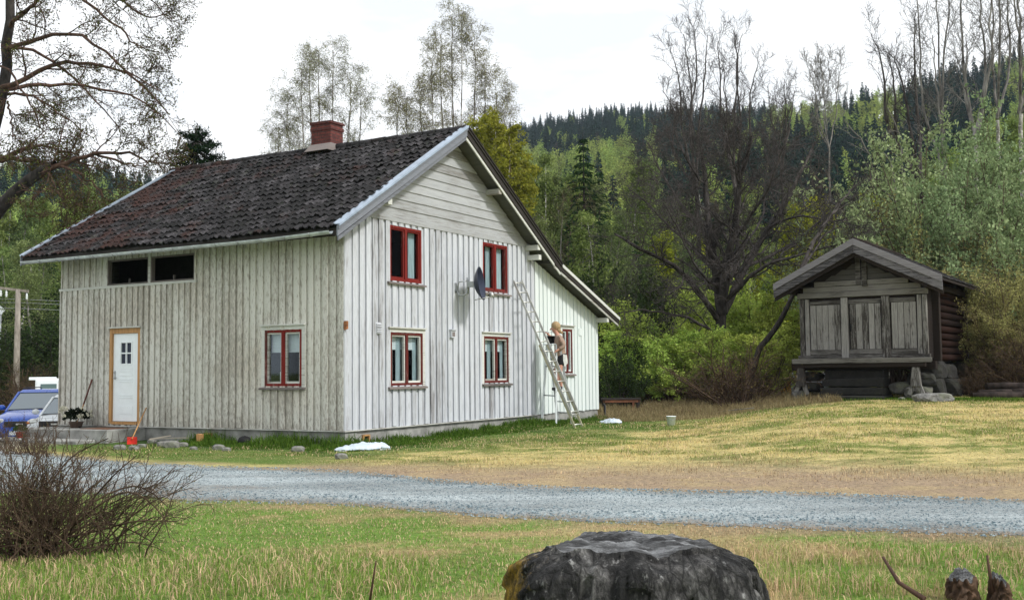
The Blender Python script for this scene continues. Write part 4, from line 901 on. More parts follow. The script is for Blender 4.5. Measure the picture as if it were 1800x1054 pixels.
tall_birch(574, 62, 85, [(560, 95), (585, 88), (530, 120), (615, 130), (505, 180), (634, 175), (490, 225), (545, 110)], 90, 41, 'wide airy birch rising behind the brick chimney', fork=420)
tall_birch(800, 58, 25, [(795, 28), (812, 40), (775, 60), (835, 75), (760, 105), (852, 120), (740, 160), (872, 165), (700, 190), (885, 205), (716, 170)], 90, 42, 'tallest airy birch rising behind the ridge near the gable peak', fork=420)
tall_birch(872, 52, 180, [(850, 225), (872, 212), (895, 240), (905, 290), (845, 250), (915, 330), (880, 260)], 60, 43, 'dense yellow green birch right behind the gable peak', leafn=16, col=((.17, .19, .02), (.30, .29, .05)), lsz=(.05, .10), fork=480, cfg=[(9, .1, 1.3, 36, .12, .02, .5), (7, .1, .8, 40, .16, -.12, .55), (4, .1, .45, 35, .18, -.2, .6)])
# old pine behind the far end of the roof
def spruce_hero():
    g = np.random.default_rng(51); d = 44.0; base = U(343, 640, d); base.z = float(gh(base.x, d)) - .2; root = tree_root('pine_tree', tuple(base), label='dark scraggy pine top poking over the far end of the roof', cat='tree'); o = np.array(base)
    T = TB(); top = U(345, 226, d); P = rel(smooth_path([base, U(340, 400, d), U(343, 290, d), top]), o); T.tube(P, np.linspace(.2, .03, len(P)), 7)
    F = TB(); 
    for (x, y, dy) in ((316, 232, 0), (325, 255, .6), (336, 238, -.8), (352, 240, .5), (362, 232, 0), (330, 262, -.8), (372, 250, .4), (384, 255, -.4), (392, 276, .3), (380, 280, 1), (312, 280, .5), (300, 268, -.4), (306, 290, 0), (350, 225, .3), (365, 262, -1), (396, 290, 0), (322, 290, 1), (358, 290, -1), (345, 255, 1.2), (350, 262, -1.2), (340, 275, 1.4), (366, 292, .5), (330, 300, 1), (375, 300, -1)):
        tip = rel([tuple(U(x, y, d + dy))], o)[0]; st, _ = along(P, .99 - (max(y, 232) + 26 - 226) / 420); Q = smooth_path([st, st * .5 + tip * .5 - np.array([0, 0, .15]), tip], 6); T.tube(Q, np.linspace(.05, .012, 6), 4)
        n = 260; tt = g.uniform(.35, 1.05, n); C = np.array([along(Q, min(a, .999))[0] for a in tt]) + g.normal(size=(n, 3)) * .10 * np.array([1, 1, .8]); F.leaves(C, g.uniform(.05, .11, n), np.array([.010, .022, .010]) * g.uniform(.6, 1.6, (n, 1)), aspect=.22, g=g)
    T.mesh('trunk', m_bark, root); F.mesh('crown', m_needle, root, False)
spruce_hero()

# ------------------------------------------------------------------ 5. wood behind: prototypes
def proto_decid(name, seed, h, crown_r, z0, col, n=5200, lsz=(.05, .11), trunk=m_birch, stems=1, nb=26, clump=.42, dens=1.0):
    g = np.random.default_rng(seed); root = empty(name, (0, 0, 0)); T = TB(); F = TB(); ends = []
    for s in range(stems):
        a = g.uniform(0, 6.28); off = np.array([math.cos(a), math.sin(a), 0]) * (.25 * (stems > 1) + .0)
        P = wander(g, off, np.array([off[0] * .25, off[1] * .25, 1]), h * g.uniform(.86, 1), 9, .035, .05); T.tube(P, np.linspace(.012 * h / stems ** .5, .012, len(P)), 6)
        for i in range(nb // stems):
            t = z0 + (1 - z0) * ((i + g.random()) / (nb // stems)) ** .9; p, d = along(P, min(t, .99)); az = g.uniform(0, 6.28); k = math.sin(min(1, max(.12, (1 - t) / (1 - z0) * 1.25)) * math.pi / 2) ** .8
            Q = wander(g, p, (math.cos(az), math.sin(az), .75), crown_r * k * g.uniform(.7, 1.15), 4, .12, .05); T.tube(Q, np.linspace(.022, .007, 5), 3); ends.append(Q)
    m = int(n / len(ends)); c1, c2 = np.array(col[0]), np.array(col[1])
    for Q in ends:
        L = np.linalg.norm(Q[-1] - Q[0]); kk = int(m * dens * g.uniform(.4, 1.6)); t = g.uniform(.25, 1.08, kk); C = np.array([along(Q, min(a, .999))[0] for a in t]) + g.normal(size=(kk, 3)) * clump * (.35 + .3 * L) * np.array([1, 1, .75]); f = g.random((kk, 1)) * .7 + .3 * g.random(); F.leaves(C, g.uniform(*lsz, kk), c1 * (1 - f) + c2 * f, g=g)
    t = T.mesh('trunk', trunk, root); f = F.mesh('crown', m_leaf, root, False); KIDS[root.name] = [t, f]; return root
def proto_spruce(name, seed, h, r, n=7000, col=((.012, .028, .012), (.035, .065, .022)), fill=1.0, bare=.04):
    g = np.random.default_rng(seed); root = empty(name, (0, 0, 0)); T = TB(); F = TB(); T.tube([(0, 0, 0), (0.03, 0, h * .5), (0, 0, h)], [.013 * h, .008 * h, .01], 6); z = bare * h; C = []; Dr = []
    while z < h * .99:
        k = 1 - z / h; nb = 7 if k > .1 else 4; a0 = g.uniform(0, 6.28)
        for i in range(nb):
            az = a0 + i * 6.28 / nb + g.uniform(-.3, .3); L = r * (k ** .8) * g.uniform(.7, 1.2) + .12; q = int(16 + 70 * L / r * k * n / 7000)
            s = g.random(q) ** .7; dx = L * s; zz = z + .18 * L * s - .34 * L * s * s * 1.4; lat = g.normal(size=q) * .16 * L * (1.1 - s)
            P = np.stack([math.cos(az) * dx - math.sin(az) * lat, math.sin(az) * dx + math.cos(az) * lat, zz - np.abs(g.normal(size=q)) * .10], 1); C.append(P); Dr.append(np.stack([math.cos(az) * np.ones(q), math.sin(az) * np.ones(q), -.45 * np.ones(q)], 1))
            if L > .8: T.tube([(0, 0, z), (math.cos(az) * L * .5, math.sin(az) * L * .5, z - .0), (math.cos(az) * L * .9, math.sin(az) * L * .9, z - .2 * L)], [.02, .012, .005], 3)
        z += h * .026 + .06
    C = np.concatenate(C); Dr = np.concatenate(Dr); f = g.random((len(C), 1)); F.leaves(C, g.uniform(.08, .19, len(C)), np.array(col[0]) * (1 - f) + np.array(col[1]) * f, aspect=.28, g=g, dirs=Dr)
    t = T.mesh('trunk', m_bark, root); f = F.mesh('crown', m_needle, root, False); KIDS[root.name] = [t, f]; return root
def proto_bare(name, seed, h, m=m_barkb, rmin=.010, spread=28, n=9, tm=None):
    g = np.random.default_rng(seed); root = empty(name, (0, 0, 0)); T = TB(); F = TB(); cfg_min[0] = rmin
    P = wander(g, (0, 0, 0), (0, 0, 1), h, 10, .04, .05); T.tube(P, np.linspace(.014 * h, .012, 11), 7); sprout(g, F, P, .012 * h, .015, 0, [(n, .25, h * .34, spread, .14, .07, .5), (7, .15, h * .14, 38, .2, .05, .55), (5, .1, h * .06, 40, .22, .02, .6)], [])
    t = T.mesh('trunk', tm or m_barkg, root); f = F.mesh('branches', m, root); KIDS[root.name] = [t, f]; return root
def proto_bush(name, seed, h, r, col, n=6000, lsz=(.025, .06), stems=16, m=m_barkb, twig=True, leaf=True, mesh_leaf=None):
    g = np.random.default_rng(seed); root = empty(name, (0, 0, 0)); T = TB(); F = TB(); tips = []; cfg_min[0] = .006
    for s in range(stems):
        az = g.uniform(0, 6.28); lean = g.uniform(.05, 1.0); P = wander(g, (g.normal() * .15 * r, g.normal() * .15 * r, -.05), (math.cos(az) * lean, math.sin(az) * lean, 1), (h * (1 - .3 * lean) + r * lean * .4) * g.uniform(.6, 1), 6, .10, -.015); T.tube(P, np.linspace(.025, .008, 7), 4)
        sprout(g, T, P, .018, .008, 0, [(7, .2, h * .28, 38, .16, .02, .6), (5, .1, h * .13, 40, .2, .0, .6)], tips)
    if leaf:
        k = max(1, n // max(1, len(tips))); C = []
        for P in tips:
            for j in range(k): C.append(along(P, g.uniform(.05, 1))[0] + g.normal(size=3) * .06)
        C = np.array(C); f = g.random((len(C), 1)) * .6 + .4 * (fbm(C[:, 0] * 1.5 + 20, C[:, 2] * 1.5 + 20, 3)[:, None]); F.leaves(C, g.uniform(*lsz, len(C)), np.array(col[0]) * (1 - f) + np.array(col[1]) * f, g=g)
    t = T.mesh('branches', m, root); k = [t]
    if leaf: k.append(F.mesh('foliage', mesh_leaf or m_leaf, root, False))
    KIDS[root.name] = k; return root
P_b1 = proto_decid('birch', 61, 14, 2.0, .35, ((.10, .15, .035), (.31, .36, .11)), n=6500)
P_b2 = proto_decid('birch', 62, 12, 1.7, .30, ((.08, .13, .035), (.25, .31, .10)), n=5200, stems=2)
P_b3 = proto_decid('aspen_tree', 63, 13, 2.1, .30, ((.07, .105, .035), (.22, .275, .11)), n=6500, trunk=m_barkg, lsz=(.05, .10))
P_y = proto_decid('yellow_green_tree', 64, 9, 1.6, .22, ((.20, .25, .015), (.36, .38, .04)), n=5200, trunk=m_barkg)
P_s1 = proto_spruce('spruce_tree', 65, 15, 2.6)
P_s2 = proto_spruce('spruce_tree', 66, 12, 1.9, col=((.018, .04, .016), (.045, .085, .03)))
P_n1 = proto_bare('bare_tree', 67, 12)
P_n2 = proto_bare('bare_tree', 68, 10, m=m_barkb, spread=36, tm=m_birch)
P_w = proto_bush('willow_shrub', 69, 5.2, 2.8, ((.08, .13, .05), (.44, .54, .28)), n=20000, lsz=(.018, .058), stems=22)
P_g = proto_bush('green_shrub', 70, 3.4, 1.8, ((.19, .29, .045), (.52, .62, .15)), n=12000, lsz=(.03, .058), stems=16)
P_o = proto_bush('ochre_shrub', 71, 4.2, 2.4, ((.20, .19, .07), (.46, .44, .18)), n=12000, lsz=(.022, .045), stems=20)
P_d = proto_bush('dark_shrub', 72, 3.2, 1.8, ((.02, .035, .012), (.05, .075, .025)), n=7000, lsz=(.03, .07), stems=18, m=m_bark)
m_bbush = barkmat('brown bush bark', (.035, .022, .016), (.11, .075, .05))
P_t = proto_bush('twiggy_shrub', 73, 2.6, 1.6, ((.1, .08, .03), (.17, .15, .05)), n=2200, lsz=(.015, .03), stems=46, m=m_bbush)
used = set()
def put(proto, px, dist, py_top=None, hh=None, label=None, group=None, wid=1.0, dz=0, base_h=None):
    """stand a copy of proto at this column and distance so its top reaches the row py_top"""
    p = U(px, 600, dist); z = float(gh(p.x, dist) if dist < 84 else hill_h(p.x, dist)) - .05 + dz
    H = {'birch': 14, 'aspen_tree': 13, 'yellow_green_tree': 9, 'spruce_tree': 15, 'bare_tree': 12, 'willow_shrub': 4.6, 'green_shrub': 3.0, 'ochre_shrub': 3.8, 'dark_shrub': 2.9, 'twiggy_shrub': 2.4}[proto.name.split('.')[0]]
    if proto is P_b2: H = 11.5
    if proto is P_s2: H = 12
    if proto is P_n2: H = 10
    k = ((U(px, py_top, dist).z - z) / H) if py_top is not None else (hh / H)
    k = max(k, .15); kw = (k ** .75) * wid * random.uniform(.9, 1.1); rz = random.uniform(0, 6.28)
    if proto.name in used: return place_copy(proto, (p.x, dist, z), rz, (kw, kw, k), label, group)
    used.add(proto.name); proto.location = (p.x, dist, z); proto.rotation_euler = (0, 0, rz); proto.scale = (kw, kw, k)
    if label: proto['label'] = label
    if group: proto['group'] = group
    return proto
CAT = {'birch': 'tree', 'aspen_tree': 'tree', 'yellow_green_tree': 'tree', 'spruce_tree': 'tree', 'bare_tree': 'tree'}
for P_ in (P_b1, P_b2, P_b3, P_y, P_s1, P_s2, P_n1, P_n2): P_['category'] = 'tree'
for P_ in (P_w, P_g, P_o, P_d, P_t): P_['category'] = 'shrub'
KN = {P_b1.name: 'light green birch with a pale trunk', P_b2.name: 'mid green twin stemmed birch', P_b3.name: 'grey green aspen with a thin grey trunk', P_y.name: 'small bright yellow green tree', P_s1.name: 'dark spruce', P_s2.name: 'narrow green spruce', P_n1.name: 'leafless brown tree', P_n2.name: 'leafless tree with a pale trunk'}
def wood(px0, px1, n, dists, tops, kinds, where, seed):
    g = random.Random(seed)
    for i in range(n):
        f = (i + g.uniform(.1, .9)) / n; px = px0 + (px1 - px0) * f; dd = g.uniform(*dists); t = tops(px) + g.uniform(-12, 32); pr = g.choices([k for k, _ in kinds], [w_ for _, w_ in kinds])[0]
        put(pr, px, dd, t, label='%s %s' % (KN[pr.name], where), group='%s %s' % (pr.name.split('.')[0].replace('_', ' ') + 's', where))
TR = lambda pts: (lambda px: float(np.interp(px, [p[0] for p in pts], [p[1] for p in pts])))
left_top = TR([(-100, 330), (0, 345), (60, 360), (140, 350), (200, 340), (300, 360)])
wood(-60, 330, 20, (72, 83), left_top, [(P_b1, 3), (P_b2, 3), (P_b3, 3), (P_s1, 2), (P_n2, 1)], 'left of the farmhouse', 1)
wood(-40, 260, 15, (60, 71), TR([(-100, 430), (300, 415)]), [(P_b2, 2), (P_b3, 3), (P_s1, 3), (P_s2, 2), (P_n2, 2)], 'left of the farmhouse', 2)
mid_top = TR([(880, 330), (930, 300), (1000, 290), (1060, 285), (1120, 290), (1180, 330), (1300, 380), (1400, 400)])
wood(900, 1200, 16, (66, 82), mid_top, [(P_b1, 3), (P_b3, 3), (P_b2, 2), (P_s2, 1)], 'right of the gable', 3)
put(P_s1, 1030, 60, 232, label='tallest dark spruce in the wood right of the gable', wid=.9)
put(P_s1, 985, 70, 300, label='dark spruce left of the tallest spruce, right of the gable', wid=1)
wood(935, 1250, 18, (48, 64), TR([(900, 420), (960, 390), (1050, 360), (1150, 420), (1250, 440)]), [(P_b3, 4), (P_s2, 1), (P_b2, 3), (P_n1, 2)], 'between the farmhouse and the bare tree', 4)
wood(1180, 1560, 16, (62, 82), TR([(1180, 380), (1300, 330), (1400, 330), (1560, 340)]), [(P_n1, 4), (P_s2, 3), (P_b2, 2), (P_b1, 1), (P_n2, 1)], 'behind the storehouse and bare tree', 5)
for (px, d, t) in ((1185, 58, 395), (1215, 60, 400), (1440, 60, 330), (1405, 58, 345), (1520, 58, 320), (1360, 60, 470)): put(P_y, px, d, t, label='small bright yellow green tree glowing behind the bare branches', group='yellow green trees behind the bare branches', wid=1.1)
wood(1540, 1860, 12, (62, 80), TR([(1540, 330), (1700, 250), (1800, 190), (1900, 180)]), [(P_b1, 3), (P_b2, 2), (P_b3, 2), (P_s1, 1)], 'right of the storehouse', 6)
# shrubs
for (px, d, t, wd) in ((1620, 41, 262, 1.0), (1700, 42, 250, 1.0), (1775, 41, 268, 1.0), (1660, 39, 330, 1.0), (1840, 40, 290, 1.0), (1740, 38, 340, 1.0), (1590, 45, 330, .9)):
    put(P_w, px, d, t, label='tall silvery green willow shrub right of the storehouse', group='willow shrubs right of the storehouse', wid=wd)
for (px, d, t, wd) in ((1560, 42, 400, 1.1), (1700, 37, 455, .9), (1770, 36, 440, 1), (1820, 36, 450, 1), (1620, 40, 430, 1), (1740, 35, 520, .9), (1800, 34, 510, .9), (1640, 38.5, 440, 1.1), (1680, 38, 470, 1.1), (1600, 42, 400, 1.1), (1830, 34, 540, 1.1), (1765, 34.5, 560, 1.2)):
    put(P_o, px, d, t, label='ochre budding shrub beside and behind the storehouse', group='ochre shrubs by the storehouse', wid=wd)
for (px, d, t, wd) in ((1205, 46, 520, 1.2), (1330, 46, 505, 1.3), (1255, 48, 500, 1), (1155, 47, 540, 1.2), (1380, 44, 530, 1.1), (1295, 44, 570, 1), (1100, 47, 560, 1), (1120, 40, 590, 1.3), (1165, 39, 575, 1.3), (1215, 38.5, 590, 1.2), (1310, 39, 590, 1.2), (1360, 38, 580, 1.2), (1135, 42, 540, 1.3), (1180, 42, 600, 1), (1240, 41, 560, .8), (1415, 46, 560, 1)):
    put(P_g, px, d, t, label='bright green shrub under the big bare tree', group='green shrubs under the bare tree', wid=wd)
for (px, d, t, wd) in ((1080, 44, 520, 1.1), (1110, 40, 600, 1), (1060, 46, 480, 1), (1085, 37, 610, .8), (1140, 50, 500, 1.2), (60, 60, 560, 1.6), (0, 62, 540, 1.6), (95, 58, 590, 1.5), (30, 55, 620, 1.3), (-40, 56, 600, 1.5), (130, 60, 540, 1.5), (1010, 52, 500, 1.5)):
    wh = 'left of the farmhouse' if px < 500 else 'right behind the farmhouse'
    put(P_d, px, d, t, label='dark tangled shrub ' + wh, group='dark shrubs ' + wh, wid=wd)
for (px, d, t, wd, lb) in ((1290, 33.0, 602, 1.4, 'dense brown leafless bush at the foot of the bare tree'), (1345, 38, 640, 1.0, 'brown twiggy bush left of the storehouse piers'), (1215, 38, 655, 1.2, None), (1150, 39, 665, 1.2, None), (1775, 33.5, 600, 1, 'reddish twiggy bush above the timber pile'), (1712, 33, 640, .8, 'low twiggy bush against the storehouse side'), (1815, 33, 570, 1.2, 'reddish twiggy bush at the right edge'), (1265, 36, 640, 1, 'brown bush just left behind the dense brown one'), (45, 50, 640, 1.1, 'brown twiggy bush by the utility pole'), (75, 46, 655, .9, 'brown twiggy bush left of the white truck')):
    put(P_t, px, d, t, label=lb or 'low brown twiggy bush behind the lawn edge', group=None if lb else 'brown bushes behind the lawn edge', wid=wd)

# ------------------------------------------------------------------ 6. the forest on the hill: one mass
def forest():
    pc = bpy.data.collections.new('forest tree shapes')
    def mini(kind, seed):
        g = np.random.default_rng(seed); F = TB()
        if kind == 'con':
            h, r = 13, 2.1; F.tube([(0, 0, 0), (0, 0, h)], [.14, .02], 4); z = .5
            while z < h:
                k = 1 - z / h; L = r * k ** .62 * g.uniform(.75, 1.15) + .1; q = 15; az = g.uniform(0, 6.28, q); s = g.uniform(.45, 1.15, q)
                P = np.stack([np.cos(az) * L * s * .62, np.sin(az) * L * s * .62, z - .15 * L * s + g.normal(size=q) * .1], 1); D = np.stack([np.cos(az), np.sin(az), -.4 + 0 * az], 1)
                F.leaves(P, np.maximum(.24, .45 * L * g.uniform(.7, 1.2, q)), np.array([.020, .042, .031]) * g.uniform(.55, 1.5, (q, 1)), aspect=.42, g=g, dirs=D); z += .42  # bluish needle colour mixes in some distance haze
        else:
            h, r = 11, 2.3; F.tube([(0, 0, 0), (0, 0, h * .8)], [.12, .04], 4); n = 620 if kind == 'dec' else 330
            cen = g.normal(size=(16, 3)); cen /= np.linalg.norm(cen, axis=1)[:, None]; cen *= g.uniform(.35, 1, (16, 1)) * np.array([r * .8, r * .8, h * .30]); cen[:, 2] += h * .62
            P = cen[g.integers(0, 16, n)] + g.normal(size=(n, 3)) * np.array([.5, .5, .75]); c = {'dec': (.27, .34, .09), 'gry': (.075, .065, .05)}[kind]
            F.leaves(P, g.uniform(.13, .30, n), np.array(c) * g.uniform(.6, 1.35, (n, 1)), g=g)
        me = npmesh('_', np.concatenate(F.V), np.concatenate(F.Q), np.concatenate(F.C), m_leaf if kind != 'con' else m_needle); o = bpy.data.objects.new('shape_' + kind, me); return o
    shapes = [mini('con', 1), mini('con', 2), mini('dec', 3), mini('dec', 4), mini('gry', 5)]
    for i, o in enumerate(shapes): o.name = 'forest_shape_%d' % i; pc.objects.link(o)
    g = np.random.default_rng(99); pts = []
    for (y0, y1, sp) in ((86, 150, 4.6), (150, 300, 4.9), (300, 640, 5.6)):
        ys = np.arange(y0, y1, sp)
        for y in ys:
            x0, x1 = -.66 * y, .66 * y; xs_ = np.arange(x0, x1, sp) + g.uniform(-sp * .5, sp * .5, len(np.arange(x0, x1, sp))); pts.append(np.stack([xs_, y + g.uniform(-sp * .5, sp * .5, len(xs_))], 1))
    P = np.concatenate(pts); a = P[:, 0] / P[:, 1]; D = np.interp(a, _ra[:, 0], _ra[:, 2]); P = P[P[:, 1] < D * 1.05 + 6]; x, y = P[:, 0], P[:, 1]; z = hill_h(x, y) - .2
    px, py = projn(np.stack([x, y, z + 10], 1))
    n1 = fbm(x * .021 + 3, y * .021 + 7, 3); pd = .16 + .9 * sst(n1, .50, .62)                 # broadleaved patches
    pd = np.where((px > 880) & (px < 1200) & (py > 262), .86, pd); pd = np.where((px > 880) & (px < 1160) & (py < 250), .12, pd); pd = np.where(px < 340, .30 + .5 * sst(py, 330, 370), pd)
    pd = np.where((px > 1350) & (px < 1610) & (py < 222), .75, pd); pd = np.where((px > 1300) & (px < 1700) & (py > 225), .07, pd); pd = np.where((px > 1590) & (px < 1730) & (py < 230), .03, pd); pd = np.where(px > 1735, .55, pd); pd = np.where((px > 1160) & (px < 1350), .15, pd)
    rr = g.random(len(P)); idx = np.where(rr < pd, 2 + (g.random(len(P)) < .5), (g.random(len(P)) < .5) * 1); idx = np.where(g.random(len(P)) < .07, 4, idx).astype(np.int32)
    sc = g.uniform(.5, 1.25, len(P)) * (1 - .25 * sst(y, 350, 600)); 
    me = bpy.data.meshes.new('forest'); me.vertices.add(len(P)); me.vertices.foreach_set('co', np.stack([x, y, z], 1).astype(np.float32).ravel())
    me.attributes.new('idx', 'INT', 'POINT').data.foreach_set('value', idx); me.attributes.new('sc', 'FLOAT', 'POINT').data.foreach_set('value', sc.astype(np.float32)); me.attributes.new('rz', 'FLOAT', 'POINT').data.foreach_set('value', g.uniform(0, 6.28, len(P)).astype(np.float32)); me.update()
    o = link('forest', me); tag(o, 'mixed spruce and birch forest covering the hillside', 'forest', kind='stuff')
    ng = bpy.data.node_groups.new('forest', 'GeometryNodeTree'); ng.interface.new_socket('Geometry', in_out='INPUT', socket_type='NodeSocketGeometry'); ng.interface.new_socket('Geometry', in_out='OUTPUT', socket_type='NodeSocketGeometry')
    nn = ng.nodes.new; gi, go, ip, ci = nn('NodeGroupInput'), nn('NodeGroupOutput'), nn('GeometryNodeInstanceOnPoints'), nn('GeometryNodeCollectionInfo')
    ci.inputs['Collection'].default_value = pc; ci.inputs['Separate Children'].default_value = True; ci.inputs['Reset Children'].default_value = True; ip.inputs['Pick Instance'].default_value = True
    def na(nm, ty): q = nn('GeometryNodeInputNamedAttribute'); q.data_type = ty; q.inputs['Name'].default_value = nm; return q.outputs[0]
    cx = nn('ShaderNodeCombineXYZ'); k = ng.links.new; k(na('rz', 'FLOAT'), cx.inputs[2]); k(gi.outputs[0], ip.inputs['Points']); k(ci.outputs[0], ip.inputs['Instance']); k(na('idx', 'INT'), ip.inputs['Instance Index']); k(cx.outputs[0], ip.inputs['Rotation']); k(na('sc', 'FLOAT'), ip.inputs['Scale']); k(ip.outputs[0], go.inputs[0])
    md = o.modifiers.new('forest', 'NODES'); md.node_group = ng; print('forest trees', len(P))
forest()
# ================================================================== THE STOREHOUSE ON PIERS
m_grey = painted_wood('silver grey planks', (.31, .30, .285), (.045, .04, .035), (.30, .29, .27), peel=(.42, .50), streak=.75)
m_greyh = painted_wood('silver grey beams', (.22, .21, .195), (.03, .026, .023), (.24, .23, .21), peel=(.41, .50), vert=False, streak=.75)
m_dark2 = painted_wood('tarred and shaded timber', (.035, .028, .025), (.015, .012, .011), (.07, .06, .055), peel=(.4, .6), vert=False)
m_redlog = painted_wood('dark red brown logs', (.026, .013, .010), (.013, .010, .009), (.045, .035, .03), peel=(.4, .6), vert=False)
m_purl = painted_wood('blue grey barge planks', (.24, .23, .245), (.035, .032, .035), (.30, .29, .29), peel=(.45, .53), vert=False, streak=.7)
def stonemat(name, a, b_, moss=0):
    m, t, b = mat(name); n = tex(t, scale=3.5, detail=8, rough=.7); n2 = tex(t, scale=17, detail=5)
    c = mixc(t, 1, ramp(t, n.outputs['Fac'], [(.3, a), (.6, b_)]), ramp(t, n2.outputs['Fac'], [(.3, .6), (.7, 1.3)]), 'MULTIPLY')
    if moss: c = mixc(t, ramp(t, tex(t, scale=2.1, detail=6).outputs['Fac'], [(.52, 0), (.62, moss)]), c, (.07, .085, .03))
    t.links.new(c, b.inputs['Base Color']); b.inputs['Roughness'].default_value = .92; bump(t, b, n.outputs['Fac'], .8, .04); return m
m_stone = stonemat('grey field stone', (.05, .05, .047), (.24, .235, .22), .5); m_dstone = stonemat('shade darkened mossy stone', (.004, .004, .0035), (.018, .017, .015), .1)  # second, darker stone holds the shade beneath the platform in its colour
m_gd = painted_wood('dark gable boards', (.10, .095, .088), (.03, .027, .024), (.15, .14, .13), peel=(.44, .54), vert=False, streak=.6)
SX, SY = U(1410, 640, 33).x, 33.0; SZ = float(gh(SX + 1.5, SY - 1)) - .02; SROT = R(-33)
sh = empty('storehouse', (SX, SY, SZ), SROT, label='small old unpainted timber storehouse with gabled roof raised on stone piers', cat='storehouse')
SW, SD = 3.68, 5.3; zf = 1.24; ze = 3.10; zap = 4.72; sl = .50; oh = .62; fo = .62
SP = lambda s, z, d=0: Vector((s, -d, z))
def sb(mb, name, m, parent=None, **k): return mb.build(name, m, parent or sh, **k)
def planks(s0, s1, z0, z1, n, d=0.0, rag=.01):
    mb = MB(); w = (s1 - s0) / n
    for i in range(n):
        a = s0 + i * w + random.uniform(0, .008); b = s0 + (i + 1) * w - random.uniform(.008, .02); dd = d + random.uniform(-.008, .008)
        rect(SP, mb, a, b, z0 + random.uniform(0, rag), z1, dd - .03, dd)
    return mb
posts = [0.0, 1.30, 2.52, SW]
mb = MB()
rect(SP, mb, 0, SW, zf - .1, ze + .4, -.09, -.05)
mb.box(.05, SW - .05, SD - .1, SD, zf, ze + .3); mb.poly([(0.02, .1, ze + .2), (SW - .02, .1, ze + .2), (SW / 2, .1, zap - .25)]); mb.poly([(0.02, SD, ze + .2), (SW - .02, SD, ze + .2), (SW / 2, SD, zap - .25)]); mb.box(.05, SW - .05, .1, SD, zf - .02, zf + .06); mb.box(0.0, .1, .0, SD, zf, ze + .25)
sb(mb, 'wall', m_dark2)
for (a, b, n) in ((.30, 1.22, 5), (1.50, 2.42, 5), (2.72, 3.42, 4)):
    nm = 'door' if a == 1.50 else 'plank_panel'
    o = sb(planks(a, b, zf + .28, ze - .22, n), nm, m_grey)
    if nm == 'door':
        o['label'] = 'narrow grey plank door between two posts'; mb = MB(); rect(SP, mb, 1.505, 1.54, 2.05, 2.3, .0, .03); mb.tube([SP(1.53, 2.1, .03), SP(1.53, 2.1, .07), SP(1.53, 2.25, .07), SP(1.53, 2.25, .03)], .012, 6); mb.build('handle', m_black, o)
for (a, b, d) in ((-.03, .12, .05), (.13, .27, .02), (1.24, 1.46, .07), (2.44, 2.68, .07), (3.44, 3.58, .03), (3.59, 3.73, .05)):
    mb = MB(); mb.hexa([SP(a, zf + .02, -.08), SP(b, zf + .02, -.08), SP(b, zf + .02, d), SP(a, zf + .02, d)], [SP(a + .01, ze - .02, -.08), SP(b - .01, ze - .02, -.08), SP(b - .01, ze - .02, d), SP(a + .01, ze - .02, d)]); sb(mb, 'post', m_grey, bevel=.015)
for (z, h, d, a, b, m) in ((ze, .17, .06, -.08, SW + .08, m_greyh), (ze + .175, .16, .03, .1, SW - .1, m_greyh), (ze + .34, .16, .045, .45, SW - .45, m_greyh), (ze - .21, .13, .01, .28, SW - .28, m_greyh), (zf + .13, .15, .015, .1, SW - .1, m_greyh), (zf + .0, .12, .05, -.1, SW + .1, m_greyh)):
    mb = MB(); rect(SP, mb, a, b, z, z + h, -.08, d); sb(mb, 'beam', m, bevel=.015)
mb = MB(); rect(SP, mb, SW / 2 + .07, SW / 2 + .22, ze + .30, zap - .45, -.06, .10); rect(SP, mb, SW / 2 - .12, SW / 2 + .03, ze + .36, zap - .42, -.06, .06); sb(mb, 'king_post', m_greyh)
mb = MB(); mb.poly([SP(.3, ze + .48, -.03), SP(SW - .3, ze + .48, -.03), SP(SW / 2, zap - .32, -.03)]); sb(mb, 'gable_boarding', m_dark2)
k_ = ze + .52
while k_ < zap - .55:
    hwid = (zap - .42 - k_ - .15) / sl; mb = MB(); mb.hexa([SP(SW / 2 - hwid, k_, -.05), SP(SW / 2 + hwid, k_, -.05), SP(SW / 2 + hwid, k_, .0), SP(SW / 2 - hwid, k_, .0)], [SP(SW / 2 - hwid + .2, k_ + .15, -.05), SP(SW / 2 + hwid - .2, k_ + .15, -.05), SP(SW / 2 + hwid - .2, k_ + .15, -.015), SP(SW / 2 - hwid + .2, k_ + .15, -.015)]); sb(mb, 'gable_board', m_gd); k_ += .16
# sill gallery: the worn bench like beams under the front
for (y0, y1, z0, z1, a, b, m) in ((-.62, -.02, zf - .07, zf - .01, -.12, SW + .15, m_greyh), (-.60, -.36, zf - .26, zf - .08, -.05, SW + .05, m_dark2), (-.1, .14, zf - .34, zf - .10, -.3, SW + .25, m_dark2)):
    mb = MB(); mb.box(a, b, y0, y1, z0, z1, j=.012); sb(mb, 'floor_beam', m, bevel=.015)
mb = MB(); mb.box(-.1, SW + .25, -.66, -.60, zf - .12, zf + .0, j=.015); sb(mb, 'floor_beam', m_greyh)
for (x,) in ((.14,), (SW - .20,)):
    mb = MB(); mb.hexa([(x - .17, -.62, .42), (x + .12, -.62, .42), (x + .12, -.42, .42), (x - .17, -.42, .42)], [(x - .10, -.60, zf - .27), (x + .08, -.60, zf - .27), (x + .08, -.42, zf - .27), (x - .10, -.42, zf - .27)])
    mb.beam((x - .08, -.5, .48), (x - .22, -.5, .18), .10, .12); mb.beam((x + .05, -.5, .48), (x + .16, -.5, .18), .10, .12); sb(mb, 'brace_post', m_grey, bevel=.01)
